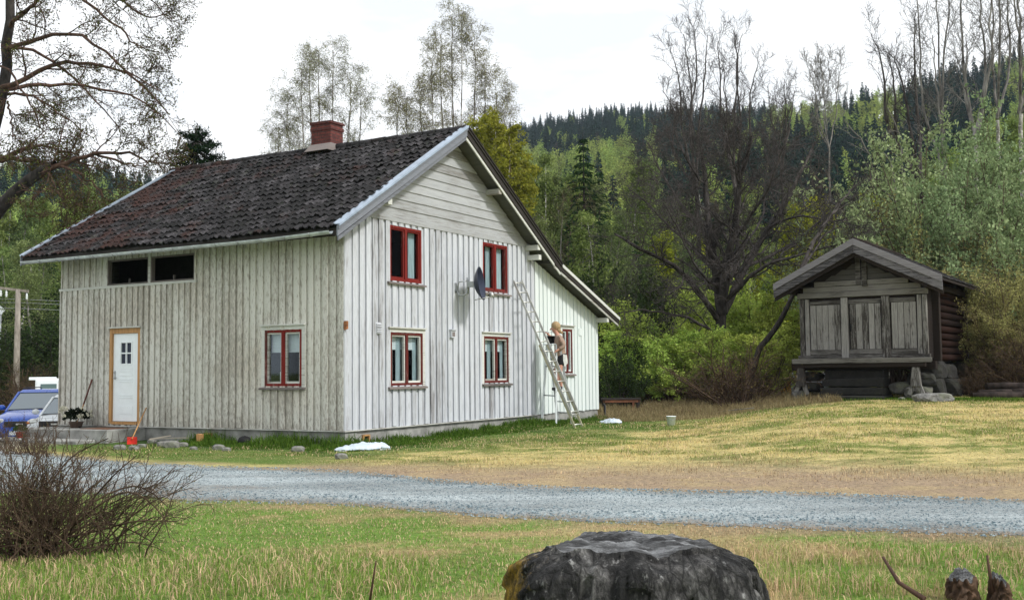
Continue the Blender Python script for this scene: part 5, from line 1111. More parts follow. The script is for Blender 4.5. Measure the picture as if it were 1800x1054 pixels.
# log body at the right side
k = 0; z = zf - .1
while z < ze + .45:
    mb = MB(); h = .215; mb.tube([(SW + .02, .95, z + h / 2), (SW + .03, 2.6, z + h / 2 + random.uniform(-.01, .01)), (SW + .01, SD + .25, z + h / 2)], .112, 9); sb(mb, 'wall_log', m_redlog); z += h
mb = MB(); mb.box(SW - .05, SW + .0, .0, .95, zf, ze + .3); mb.box(SW - .12, SW - .06, .95, SD, zf, ze + .3); sb(mb, 'wall', m_dark2)  # front box is near-black, painting in the deep shade beside the logs
for yy in (1.0, SD): mb = MB(); mb.box(SW - .03, SW + .20, yy - .1, yy + .12, zf - .1, ze + .4); sb(mb, 'post', m_dark2, bevel=.02)
# roof
rl_ = sl
for sgn in (-1, 1):
    x0 = SW / 2; x1 = SW / 2 + sgn * (SW / 2 + oh); zx = zap - rl_ * (SW / 2 + oh)
    ya, yb = -fo, SD + .4; mb = MB(); n = 30; rows = 11
    for i in range(rows):
        for jx in range(n):
            t0, t1 = i / rows, min(1, (i + 1.35) / rows); y0_, y1_ = ya + (yb - ya) * jx / n, ya + (yb - ya) * (jx + .97) / n; q = random.uniform(0, .02)
            f = lambda t, y, h: (x0 + (x1 - x0) * t, y, zap + (zx - zap) * t + h)
            mb.hexa([f(1 - t0, y0_, .03 + q), f(1 - t0, y1_, .03 + q), f(1 - t1, y1_, .01), f(1 - t1, y0_, .01)], [f(1 - t0, y0_, .06 + q), f(1 - t0, y1_, .06 + q), f(1 - t1, y1_, .025), f(1 - t1, y0_, .025)])
    sb(mb, 'roof', m_tile)
    mb = MB(); mb.hexa([(x0, ya + .03, zap - .07), (x1, ya + .03, zx - .07), (x1, yb, zx - .07), (x0, yb, zap - .07)], [(x0, ya + .03, zap), (x1, ya + .03, zx), (x1, yb, zx), (x0, yb, zap)]); sb(mb, 'roof_deck', m_dark2)
    for (yo, top, drop) in ((-.04, .07, .13), (-.005, -.135, .36), (.06, -.30, .47)):
        mb = MB(); y0_ = ya + yo - (.03 if yo < 0 else 0); s2 = 1.0
        mb.hexa([(x0, y0_, zap - drop), (x1, y0_, zx - drop), (x1, y0_ + .035, zx - drop), (x0, y0_ + .035, zap - drop)], [(x0, y0_, zap + top), (x1, y0_, zx + top), (x1, y0_ + .035, zx + top), (x0, y0_ + .035, zap + top)]); sb(mb, 'barge_board', m_purl if yo < .05 else m_dark2, bevel=.006)
mb = MB(); mb.tube([(SW / 2, -fo - .03, zap + .06), (SW / 2, SD + .4, zap + .06)], .07, 8); sb(mb, 'ridge_cap', m_dark2)
mb = MB(); mb.box(SW + .1, SW + .25, -fo + .05, SD + .3, ze - .06 + .2, ze + .10 + .2); mb.box(-.25, -.1, -fo + .05, SD + .3, ze + .14, ze + .30); sb(mb, 'wall_plate', m_dark2)
m_pstone = stonemat('pier stone', (.02, .02, .019), (.12, .115, .105), .4)
# piers and stones beneath
def rock(name, c, r, m, parent=None, seed=0, sub=3, flat=.0, mtx=None, **kw):
    g = random.Random(seed); bm = bmesh.new(); bmesh.ops.create_icosphere(bm, subdivisions=sub, radius=1); ax = [g.uniform(0, 99) for _ in range(3)]
    for v in bm.verts:
        p = v.co; q = 1 + .35 * (float(fbm(p.x * 1.1 + ax[0] + p.z, p.y * 1.1 + ax[1] + 30, 3)) - .5) + .12 * (float(vn(p.x * 4 + ax[2] + 20, p.z * 4 + p.y * 3 + 50)) - .5)
        p = Vector(tuple(max(-.78, min(.78, a)) for a in p)) * q; v.co = Vector((p.x * r[0], p.y * r[1], max(p.z, -.7) * r[2]))
    me = bpy.data.meshes.new(name); bm.to_mesh(me); bm.free(); me.materials.append(m); me.attributes.new('rnd', 'FLOAT', 'FACE')
    o = link(name, me, parent, c); o.rotation_euler = (0, 0, g.uniform(-.5, .5)); me.polygons.foreach_set('use_smooth', [len(me.polygons) > 400] * len(me.polygons)); return tag(o, **kw)
for i, (x, y, rx_, ry, z, h) in enumerate(((.02, -.35, .34, .3, .12, .26), (.22, .05, .45, .45, .38, .22), (.2, .1, .42, .45, .7, .22), (SW - .3, .0, .55, .45, .2, .32), (SW - .2, .1, .5, .4, .6, .28), (SW - .75, .1, .4, .4, .35, .25), (SW + .05, SD * .5, .5, .5, .3, .45), (SW - .1, SD * .5, .45, .45, .8, .35), (.3, SD - .5, .5, .5, .4, .7), (SW - .2, SD - .4, .5, .5, .3, .45), (SW - .2, SD - .4, .5, .5, .85, .35), (SW - .1, 1.3, .4, .5, .35, .45), (SW - .1, 1.3, .4, .5, .85, .4))):
    rock('pier_stone', (x, y, z), (rx_ * .92, ry, h * .92), m_pstone if i in (0, 3, 5) else m_dstone, sh, seed=i + 5)
# stone stair under the door, platform shade put into its colour, set apart from the building
st = empty('stone_steps', sh.matrix_basis @ Vector((1.75, -.8, 0)) if False else (0, 0, 0), 0, label='shade darkened mossy stone stair beneath the storehouse door', cat='steps')
_SM = Matrix.Translation((SX, SY, SZ)) @ Matrix.Rotation(SROT, 4, 'Z'); st.location = _SM @ Vector((1.65, -.55, 0)); st.rotation_euler = (0, 0, SROT)
for i in range(4): mb = MB(); mb.box(-.95 + .02 * i, .95 - .03 * i, -.30 + .2 * i, .9, .25 * i - .1, .25 * i + .145, j=.02); mb.build('step', m_dstone, st, bevel=.03)
rock('flat_stone', tuple(G(1640, 706) + Vector((0, 0, .10))), (.62, .42, .17), m_stone, seed=31, label='large flat grey stone slab lying in front of the storehouse', cat='stone')
rock('small_stone', tuple(G(1585, 703) + Vector((0, 0, .03))), (.10, .08, .07), m_stone, seed=32, label='small pale stone under the right half of the storehouse', cat='stone')

# ================================================================== LADDERS AND PERSON
def rails(mb, a, b, w=.03, h=.065, up=(0, 0, 1)): mb.beam(a, b, w, h, up)
def wd(u, out, z): return Vector((HC.x, HC.y, 0)) + hu * u + (-hv) * out + Vector((0, 0, z))
f1 = Vector((1.55, 26.30, 0)); f1.z = float(gh(f1.x, f1.y)); f2 = f1 + hu * .42; t1 = wd(6.63, .08, 3.72); t2 = t1 + hu * .42 ; t2.z = t1.z + .03
el = empty('extension_ladder', tuple(f1), 0, label='long two section aluminium ladder leaning against the gable wall', cat='ladder'); o_ = f1
nrmv = (t1 - f1).cross(f2 - f1).normalized()
if nrmv.y > 0: nrmv = -nrmv
for (s, a, b, m, nm, off) in ((0, 0.0, .56, m_alu_y, 'lower_section', -.045), (1, .08, 1.0, m_alu, 'upper_section', 0)):
    for (fa, ta) in ((f1, t1), (f2, t2)):
        mb = MB(); p, q = fa.lerp(ta, a) + nrmv * off - o_, fa.lerp(ta, b) + nrmv * off - o_; mb.beam(p, q, .026, .052, nrmv); mb.build('rail', m, el)
    n = int(4.35 * (b - a) / .29)
    for i in range(n + 1):
        t = a + (b - a) * (i + .35) / (n + .6)
        if s == 0 and i > 1: continue
        mb = MB(); mb.tube([f1.lerp(t1, t) + nrmv * off - o_, f2.lerp(t2, t) + nrmv * off - o_], .017, 6); mb.build('rung', m_alu, el)
A, B, C_, D_ = Vector((.745, 27.95, 0)), Vector((1.09, 27.30, 0)), Vector((1.17, 28.03, 0)), Vector((1.50, 27.42, 0))
for v in (A, B, C_, D_): v.z = float(gh(v.x, v.y))
P1, P2 = Vector((.90, 27.90, 2.12)), Vector((1.13, 27.42, 2.12))
sl_ = empty('step_ladder', tuple(A), 0, label='white aluminium folding step ladder the person is standing on', cat='ladder'); o_ = A
for (a, b, m) in ((A, P1, m_white), (B, P2, m_white), (C_, P1 + Vector((.08, 0, 0)), m_steel), (D_, P2 + Vector((.08, 0, 0)), m_steel)): mb = MB(); mb.beam(a - o_, b - o_, .03, .06); mb.build('leg', m, sl_)
steps_z = []
for i in range(1, 7):
    t = i / 7.3; p, q = C_.lerp(P1 + Vector((.08, 0, 0)), t), D_.lerp(P2 + Vector((.08, 0, 0)), t); mb = MB(); mb.beam(p - o_, q - o_, .09, .025); mb.build('step', m_steel, sl_); steps_z.append((p.z + q.z) / 2)
for t in (.35, .72): mb = MB(); mb.beam(A.lerp(P1, t) - o_, B.lerp(P2, t) - o_, .02, .03); mb.build('brace', m_steel, sl_)
mb = MB(); mb.beam(P1 - o_, P2 - o_, .24, .03); mb.build('top_tray', m_white, sl_)
mb = MB(); mb.lathe([(0, 0), (.10, 0), (.12, .20), (.125, .20), (.115, .19), (.10, .02), (0, .02)], (0, 0, 0), 16); mb.tube([(-.12, 0, .19), (-.08, 0, .27), (0, 0, .30), (.08, 0, .27), (.12, 0, .19)], .005, 4)
tag(mb.build('paint_bucket', m_black, None, tuple(P1.lerp(P2, .45) + Vector((0, 0, .017)))), 'black bucket standing on top of the step ladder', 'bucket')

def skin(parts, sub=2):
    """parts: list of chains [(pos, r)...]; returns verts, faces of one skinned surface"""
    vs, rs, es, idx = [], [], [], {}
    for ch in parts:
        prev = None
        for (p, r) in ch:
            key = tuple(round(c, 4) for c in p)
            if key not in idx: idx[key] = len(vs); vs.append(key); rs.append(r)
            i = idx[key]
            if prev is not None and prev != i: es.append((prev, i))
            prev = i
    me = bpy.data.meshes.new('t'); me.from_pydata(vs, es, []); o = bpy.data.objects.new('t', me); COL.objects.link(o)
    o.modifiers.new('s', 'SKIN'); sv_ = me.skin_vertices[0].data
    for i, r in enumerate(rs): sv_[i].radius = (r, r) if not hasattr(r, '__len__') else r
    sv_[0].use_root = True
    if sub: m = o.modifiers.new('d', 'SUBSURF'); m.levels = sub; m.render_levels = sub
    dg = bpy.context.evaluated_depsgraph_get(); dg.update(); em = o.evaluated_get(dg).to_mesh(); V = [tuple(v.co) for v in em.vertices]; F = [tuple(p.vertices) for p in em.polygons]
    o.evaluated_get(dg).to_mesh_clear(); bpy.data.objects.remove(o); bpy.data.meshes.remove(me); return V, F
def join(name, vfs, m, parent):
    mb = MB()
    for V, F in vfs:
        b = len(mb.v); mb.v += V; mb.f += [tuple(b + i for i in f) for f in F]; mb.r += [.5] * len(F); mb.sm += [True] * len(F)
    return mb.build(name, m, parent)
PY0 = 27.55
foot_z = min(steps_z, key=lambda z: abs(z - U(975, 679, PY0).z)) + .013
off_z = foot_z - U(975, 679, PY0).z
root_p = U(976, 679, PY0); root_p.z = foot_z
pe = empty('person', tuple(root_p), 0, label='fair haired person in beige jumper and dark shorts scraping the wall', cat='person')
def J(px, py, dy=0): 
    v = U(px, py, PY0) + Vector((0, dy, off_z)) - root_p; return (v.x, v.y, v.z)
m_skin = plain('skin', (.50, .26, .19), .55, var=.12); m_legskin = m_skin
m_jump = plain('beige jumper', (.30, .215, .165), .95, var=.2, scale=20); m_short = plain('black shorts', (.012, .012, .014), .85, var=.3); m_hair = plain('blond hair', (.33, .23, .12), .6, var=.35, scale=14, sc=(4, 4, 1)); m_shoe = plain('grey shoe', (.05, .05, .055), .7); m_rag = plain('white rag', (.75, .76, .72), .9)
pel, wst, chs, nkb, nk = (J(985, 625), .10), (J(983.5, 613), .095), (J(981.5, 600), .12), (J(980.5, 589.5), .075), (J(978.5, 584), .052)
hd, ht = (J(974.2, 578), .088), (J(975, 572), .088)
shN, elN, wrN, paN = (J(984, 592, -.17), .058), (J(990, 606, -.23), .044), (J(979.5, 612.5, -.25), .028), (J(975.5, 615, -.24), .034)
shF, elF, wrF, paF = (J(980, 592, .16), .055), (J(972, 592, .30), .040), (J(966, 586.5, .30), .027), (J(963, 583.5, .29), .033)
hpN, knN, anN, heN, toN = (J(986, 628, -.09), .092), (J(983, 648, -.12), .062), (J(985.5, 670, -.10), .036), (J(986, 676, -.10), .035), (J(973, 677, -.10), .028)
hpF, knF, anF, heF, toF = (J(984, 628, .09), .092), (J(977, 647, .10), .062), (J(982, 669, .08), .036), (J(982.5, 675, .08), .035), (J(970, 676.5, .08), .028)
hnN, hnF = (J(975.8, 614.8, -.24), .03), (J(963.2, 583.8, .29), .03)
body = [[pel, wst, chs, nkb, nk, hd, ht], [chs, shN, elN, wrN, paN], [chs, shF, elF, wrF, paF], [pel, hpN, knN, anN, heN], [heN, toN], [pel, hpF, knF, anF, heF], [heF, toF]]
vf = [skin(body)]
def fingers(palm, dirx, curl, side):
    out = []; p = Vector(palm[0])
    for i in range(4):
        o = side * (i - 1.5) * .019; L = (.068, .078, .073, .058)[i]; a = p + o; b = a + dirx * L * .55; c = b + (dirx * .55 + curl * .8).normalized() * L * .35; d = c + (dirx * .1 + curl).normalized() * L * .3
        out.append([(tuple(a), .010), (tuple(b), .0095), (tuple(c), .009), (tuple(d), .008)])
    a = p - dirx * .02 + side * -.03; b = a + (dirx * .5 - side).normalized() * .035; c = b + (dirx + curl * .3).normalized() * .03; out.append([(tuple(a), .012), (tuple(b), .011), (tuple(c), .009)]); return out
for f in fingers(paN, Vector((-.8, .1, -.5)).normalized(), Vector((-.2, .1, -1)).normalized(), Vector((0, 1, .1)).normalized()): vf.append(skin([f], 1))
for f in fingers(paF, Vector((-.85, .2, .45)).normalized(), Vector((-.7, .2, -.7)).normalized(), Vector((.1, 1, 0)).normalized()): vf.append(skin([f], 1))
# nose, ears
nose = [(J(968.4, 577.5), .020), (J(967.0, 579.4), .014)]; vf.append(skin([[(J(971, 575.5), .03), *nose]], 1)); vf.append(skin([[(J(977, 576, -.085), .018), (J(977.4, 577.8, -.092), .014)]], 1))
vf.append(skin([[(J(971.5, 581), .035), (J(970.8, 582), .025)]], 1))
join('body', vf, m_skin, pe)
g1 = lambda t, k: (t[0], t[1] * k if not hasattr(t[1], '__len__') else t[1])
join('jumper', [skin([[(J(985, 625), .155), (J(984.3, 618), .15), (wst[0], .145), (chs[0], .165), (nkb[0], .095), (J(980, 587), .075)], [(chs[0], .165), (shN[0], .085), (elN[0], .06), (J(981, 611.5, -.25), .045)], [(chs[0], .165), (shF[0], .08), (elF[0], .055), (J(967.5, 588, .30), .042)]])], m_jump, pe)
join('shorts', [skin([[(J(984, 616), .145), (pel[0], .165), (hpN[0], .122), (J(983.8, 642, -.115), .095)], [(pel[0], .165), (hpF[0], .122), (J(979, 641, .10), .088)]])], m_short, pe)
mb = MB(); hc_ = Vector(J(977.2, 572.5)); Mh = Matrix.Rotation(R(-24), 3, 'Y'); mb.ball(hc_ , (.112, .105, .12), 18, Mh, .03); mb.tube([Vector(J(979.5, 577)), Vector(J(982.5, 580.5)), Vector(J(986, 583)), Vector(J(988.5, 585))], [.075, .05, .034, .014], 12); mb.build('hair', m_hair, pe)
join('shoe', [skin([[(anN[0], .045), (heN[0], .045), (J(979, 677, -.10), .042), (toN[0], .036)]])], m_shoe, pe); join('shoe', [skin([[(anF[0], .045), (heF[0], .045), (J(976, 676.5, .08), .042), (toF[0], .036)]])], m_shoe, pe)
mb = MB(); p = Vector(J(988.5, 619, -.15)); mb.poly([p, p + Vector((.09, -.02, -.02)), p + Vector((.11, -.02, -.22)), p + Vector((.03, -.03, -.30)), p + Vector((.0, -.02, -.15))], .5); mb.poly([p + Vector((0, .01, 0)), p + Vector((.0, 0, -.15)), p + Vector((.03, -.01, -.30)), p + Vector((.11, 0, -.22)), p + Vector((.09, 0, -.02))], .5)
tag(mb.build('rag', m_rag, None, tuple(root_p)), 'white rag hanging from the back pocket of the person', 'rag')
mb = MB(); p = Vector(paF[0]); mb.tube([p + Vector((.05, 0, .02)), p - Vector((.09, -.03, -.04))], .012, 6); mb.hexa([p + Vector((-.09, 0, .02)), p + Vector((-.13, .02, .04)), p + Vector((-.13, .05, .04)), p + Vector((-.09, .05, .02))], [p + Vector((-.085, 0, .09)), p + Vector((-.14, .02, .10)), p + Vector((-.14, .05, .10)), p + Vector((-.085, .05, .09))]); tag(mb.build('paint_scraper', m_steel, None, tuple(root_p)), 'small scraper held in the raised hand of the person', 'scraper')

for o in (pe, bpy.data.objects['rag'], bpy.data.objects['paint_scraper']): o.scale = (1.06,) * 3
# ================================================================== CARS
m_blue = carpaint('blue car paint', (.004, .085, .50)); m_wcar = carpaint('white car paint', (.68, .72, .74)); m_tyre = plain('tyre rubber', (.015, .015, .016), .9); m_plastic = plain('black plastic', (.02, .02, .022), .5); m_lens = plain('clear lamp glass', (.62, .64, .62), .12, metal=.3, var=.2, scale=18); m_amber = plain('amber lens', (.75, .22, .03), .2)
m_screen, _t, _b = mat('car window glass'); _b.inputs['Base Color'].default_value = (.09, .14, .17, 1); _b.inputs['Roughness'].default_value = .06; _b.inputs['Specular IOR Level'].default_value = .9; _b.inputs['Coat Weight'].default_value = 1.0  # bluish base colour paints in some sky reflection
def car(name, loc, rz, paint, Lc=4.3, Wc=1.74, Hc=1.62, hood=.98, label='', rails_=False, belt=.92):
    """front towards -y in the car's own frame"""
    c = empty(name, loc, rz, label=label, cat='car'); hw = Wc / 2
    # stations along y: (y, half width, bottom, shoulder z)
    st = [(-Lc / 2, hw * .74, .36, .62), (-Lc / 2 + .07, hw * .90, .26, .76), (-Lc / 2 + .35, hw * .97, .22, hood - .10), (-Lc / 2 + .95, hw, .22, hood), (-Lc / 2 + 1.3, hw, .22, hood + .06), (0, hw, .22, hood + .06), (Lc / 2 - .5, hw * .99, .24, hood + .06), (Lc / 2 - .1, hw * .93, .28, hood), (Lc / 2, hw * .82, .36, hood - .2)]
    bm = bmesh.new(); rings = []
    for (y, w_, zb_, zt) in st:
        mid = zb_ + (zt - zb_) * .55; crown = .05 if y < -Lc / 2 + 1.3 else 0
        pr = [(-w_ * .88, zb_), (-w_, zb_ + .10), (-w_ * 1.01, mid), (-w_ * .96, zt - .06), (-w_ * .86, zt), (-w_ * .45, zt + crown), (0, zt + crown * 1.2), (w_ * .45, zt + crown), (w_ * .86, zt), (w_ * .96, zt - .06), (w_ * 1.01, mid), (w_, zb_ + .10), (w_ * .88, zb_)]
        rings.append([bm.verts.new((x, y, z)) for x, z in pr])
    for a, b in zip(rings[:-1], rings[1:]):
        for i in range(len(a)): bm.faces.new((a[i], a[(i + 1) % len(a)], b[(i + 1) % len(a)], b[i]))
    bm.faces.new(rings[0]); bm.faces.new(rings[-1][::-1]); bmesh.ops.recalc_face_normals(bm, faces=bm.faces)
    me = bpy.data.meshes.new('body'); bm.to_mesh(me); bm.free(); me.materials.append(paint); me.polygons.foreach_set('use_smooth', [True] * len(me.polygons)); o = link('body', me, c); m = o.modifiers.new('s', 'SUBSURF'); m.levels = m.render_levels = 2
    zt = hood + .03; yA, yB, yC, yD = -Lc / 2 + 1.12, -Lc / 2 + 1.85, Lc / 2 - .55, Lc / 2 - .2; wt = hw * .74; wb = hw * .90
    # roof and pillars
    mb = MB(); mb.hexa([(-wt - .04, yB - .06, Hc - .09), (wt + .04, yB - .06, Hc - .09), (wt + .04, yC + .06, Hc - .09), (-wt - .04, yC + .06, Hc - .09)], [(-wt + .06, yB + .12, Hc), (wt - .06, yB + .12, Hc), (wt - .06, yC, Hc), (-wt + .06, yC, Hc)]); mb.build('roof', paint, c, bevel=.03)
    for s in (-1, 1):
        mb = MB(); mb.beam((s * (wb - .02), yA, zt - .04), (s * (wt + .0), yB, Hc - .08), .07, .07); mb.beam((s * (wb - .02), -.05, zt - .04), (s * (wt + .02), 0.0, Hc - .08), .07, .05); mb.beam((s * (wb - .02), yD, zt - .04), (s * (wt + .0), yC, Hc - .08), .07, .12); mb.build('pillar', paint, c, bevel=.01)
        mb = MB(); mb.poly([(s * (wb - .03), yA + .08, zt - .02), (s * (wb - .03), yD - .05, zt - .02), (s * wt, yC - .02, Hc - .09), (s * wt, yB + .05, Hc - .09)]); mb.build('side_window', m_screen, c)
        mb = MB(); mb.ball((s * (hw + .10), yA + .25, zt + .08), (.11, .07, .08), 12); mb.build('mirror', paint, c)
        mb = MB(); x = s * hw * .66; mb.ball((x, -Lc / 2 + .17, .72), (.20, .14, .095), 14); hl = mb.build('headlight', m_lens, c)
        mb = MB(); mb.ball((x + s * .13, -Lc / 2 + .17, .70), (.075, .13, .05), 10); mb.build('indicator', m_amber, hl)
        for y in (-Lc / 2 + .78, Lc / 2 - .75):
            mb = MB(); Mx = Matrix.Rotation(math.pi / 2, 3, 'Y'); mb.lathe([(.18, -.10), (.30, -.11), (.325, -.06), (.325, .06), (.30, .11), (.18, .10)], (s * (hw - .10), y, .32), 24, Mx); wl = mb.build('wheel', m_tyre, c); mb = MB(); mb.lathe([(0, s * .06), (.05, s * .08), (.17, s * .09), (.20, s * .10), (.20, -.1 * s)], (s * (hw - .10), y, .32), 18, Mx); mb.build('rim', m_alu, wl)
        if rails_: mb = MB(); mb.tube([(s * (wt - .05), yB + .15, Hc - .01), (s * (wt - .05), yB + .25, Hc + .05), (s * (wt - .05), yC - .2, Hc + .05), (s * (wt - .05), yC - .1, Hc - .01)], .015, 6); mb.build('roof_rail', m_plastic, c)
    mb = MB(); mb.poly([(-wb + .06, yA, zt + .01), (wb - .06, yA, zt + .01), (wt - .04, yB - .02, Hc - .09), (-wt + .04, yB - .02, Hc - .09)]); ws = mb.build('windscreen', m_screen, c)
    mb = MB(); mb.beam((-wb + .1, yA - .02, zt + .02), (.25, yA + .0, zt + .05), .02, .02); mb.beam((0, yA - .02, zt + .02), (wb - .2, yA, zt + .05), .02, .02); mb.build('wiper', m_plastic, ws)
    mb = MB(); mb.poly([(-wb + .06, yD, zt), (wb - .06, yD, zt), (wt - .02, yC + .04, Hc - .09), (-wt + .02, yC + .04, Hc - .09)]); mb.build('rear_window', m_screen, c)
    mb = MB(); mb.box(-.42, .42, -Lc / 2 - .015, -Lc / 2 + .1, .58, .74); gr = mb.build('grille', m_plastic, c, bevel=.02); mb = MB(); mb.box(-.09, .09, -Lc / 2 - .03, -Lc / 2 - .016, .64, .68); mb.build('emblem', m_alu, gr)
    mb = MB(); mb.box(-hw * .86, hw * .86, -Lc / 2 - .05, -Lc / 2 + .25, .28, .52); mb.build('bumper', m_plastic if paint is m_wcar else paint, c, bevel=.04)
    mb = MB(); mb.box(-.26, .26, -Lc / 2 - .062, -Lc / 2 - .052, .36, .47); mb.build('number_plate', m_white, c)
    return c
def cz(x, y): return float(gh(x, y))
car('parked_car', (-14.05, 32.2, cz(-14.25, 32.2) + .12), R(6), m_blue, label='blue estate car with roof rails parked left of the house', rails_=True, Hc=1.60)
car('parked_car', (-12.55, 31.0, cz(-12.2, 30.9) + .16), R(5), m_wcar, Hc=1.42, hood=.84, Lc=4.1, label='white car half hidden behind the left corner of the house')
# small white truck further off
tx, ty = U(68, 600, 43).x, 43.0; tz = U(80, 661, 43).z - 2.25; tk = empty('truck', (tx, ty, tz), R(8), label='small white truck with cab facing left, far behind the blue car', cat='truck')
mb = MB(); mb.box(.12, 1.9, -.85, .85, .7, 2.16); mb.build('cab', m_white, tk, bevel=.08); mb = MB(); mb.box(-.12, .5, -.8, .8, 2.10, 2.22); mb.build('sun_visor', m_white, tk, bevel=.02)
mb = MB(); mb.box(.35, .95, -.87, -.855, 1.40, 1.95); mb.build('side_window', m_screen, tk); mb = MB(); mb.box(.10, .115, -.7, .7, 1.35, 1.95); mb.build('windscreen', m_screen, tk)
mb = MB(); mb.box(2.0, 5.2, -.95, .95, .8, 1.5); mb.build('cargo_box', m_white, tk, bevel=.02)
mb = MB(); mb.box(.3, 5.1, -.5, .5, .45, .75); mb.build('chassis', m_black, tk)
for x in (.9, 4.1):
    for y in (-.8, .8): mb = MB(); mb.lathe([(.2, -.12), (.40, -.12), (.43, -.05), (.43, .05), (.40, .12), (.2, .12), (0, .08)], (x, y, .43), 20, Matrix.Rotation(math.pi / 2, 3, 'X')); mb.build('wheel', m_tyre, tk)
# utility pole
px_, D_p = 29, 52.0; pb = U(px_, 660, D_p); pb.z = cz(pb.x, D_p) - .1; ptop = U(32, 508, D_p); up_ = empty('utility_pole', tuple(pb), 0, label='grey wooden utility pole with crossarm, far left beside the wood', cat='utility pole')
mpole = barkmat('pole wood', (.16, .14, .12), (.33, .30, .26), 5)
mb = MB(); mb.tube([(0, 0, 0), ptop - pb], [.17, .12], 10); mb.build('pole', mpole, up_)
arm0, arm1 = U(-5, 505, D_p) - pb, U(50, 512, D_p) - pb; mb = MB(); mb.beam(arm0, arm1, .12, .12); mb.build('crossarm', mpole, up_)
for t in (.12, .30, .95):
    q = arm0.lerp(arm1, t); mb = MB(); mb.lathe([(.0, 0), (.03, 0), (.03, -.08), (.07, -.10), (.03, -.13), (.07, -.18), (.03, -.21), (.07, -.26), (.03, -.29), (.06, -.34), (0, -.36)], q - Vector((0, 0, .06)), 8); mb.build('insulator', m_white, up_)
for (dz, e) in ((-.45, 0), (-.62, .1), (-.9, .2)):
    a = arm0.lerp(arm1, .6) + Vector((0, 0, dz)); mb = MB(); mb.tube([a + Vector((-16, 4, 1.2)), a + Vector((-8, 2, .2)), a, a + Vector((8, 3, -.3)), a + Vector((18, 8, .8))], .012, 4); mb.build('wire', m_steel, up_)
# small road sign at the edge
q = G(0, 700); q = U(1, 545, 60); sg = empty('road_sign', (q.x, 60, cz(q.x, 60)), R(-10), label='white arrow shaped sign cut by the left edge', cat='sign'); H = q.z - cz(q.x, 60)
mb = MB(); mb.tube([(0, .03, 0), (0, .03, H + .2)], .04, 8); mb.build('pole', m_steel, sg)
mb = MB(); mb.hexa([(-.55, -.02, H - .22), (.10, -.02, H - .25), (.10, .0, H - .25), (-.55, .0, H - .22)], [(-.55, -.02, H + .2), (-.05, -.02, H + .30), (-.05, 0, H + .30), (-.55, 0, H + .2)]); mb.poly([(.10, -.02, H - .25), (.30, -.02, H), (-.05, -.02, H + .3)]); mb.build('panel', m_white, sg)

# ================================================================== SMALL THINGS ROUND THE HOUSE
def stick(name, a, b, r0, r1, m, label, cat, bend=.0, k=6):
    a = Vector(a); b = Vector(b); mb = MB(); mid = (b - a) / 2 + Vector((bend, 0, bend)); mb.tube([(0, 0, 0), mid, b - a], [r0, (r0 + r1) / 2, r1], k); return tag(mb.build(name, m, None, tuple(a)), label, cat)
# broom handle leaning on the wall left of the door
WLo = lambda d: (lambda s, z: WL(s, z, d))
pa = HW(-.45, pxs(WLo(.45), 133, 0, 5, 9), -.045); pb_ = HW(-.05, pxs(WL, 165, .95, 5, 9), 1.05); m_dkred = plain('dark red handle', (.10, .03, .02), .6)
br = empty('broom', tuple(pa), 0, label='long handled broom with dark red grip leaning left of the door', cat='broom')
mb = MB(); d = pb_ - pa; mb.tube([(0, 0, .04), d * .48], .014, 8); mb.build('handle', m_jamb, br); mb = MB(); mb.tube([d * .48, d], .019, 8); mb.build('grip', m_dkred, br); mb = MB(); mb.box(-.14, .14, -.03, .03, 0, .06, M=Matrix.Rotation(HYAW + 1.57, 4, 'Z')); mb.build('head', m_darkwood, br)
# snow shovel with red blade
bp = HW(-1.2, pxs(WLo(1.2), 232, -.2, 2, 8), -.24); tp = HW(-.30, pxs(WLo(.30), 257, .3, 2, 8), .42); m_rplastic = plain('red plastic', (.62, .03, .02), .4, var=.15)
SHK = .55
sv2 = empty('shovel', tuple(bp), 0, label='shovel with a red blade and pale handle on the steps right of the door', cat='shovel')
mb = MB(); d = tp - bp; mb.tube([(0, 0, .05), d], .014, 8); mb.build('handle', m_jamb, sv2); n = d.normalized(); sd_ = n.cross(Vector((0, 0, 1))).normalized()
mb = MB(); K = 6
for i in range(K):
    a0, a1 = -.10 + .2 * i / K, -.10 + .2 * (i + 1) / K; c0_, c1_ = .03 * (1 - (a0 / .10) ** 2), .03 * (1 - (a1 / .10) ** 2)
    mb.hexa([sd_ * a0 + Vector((0, c0_, -.06)), sd_ * a1 + Vector((0, c1_, -.06)), sd_ * a1 + Vector((0, c1_ + .012, -.06)), sd_ * a0 + Vector((0, c0_ + .012, -.06))], [sd_ * a0 + Vector((0, c0_, .09)), sd_ * a1 + Vector((0, c1_, .09)), sd_ * a1 + Vector((0, c1_ + .012, .09)), sd_ * a0 + Vector((0, c0_ + .012, .09))], .5)
mb.build('blade', m_rplastic, sv2)
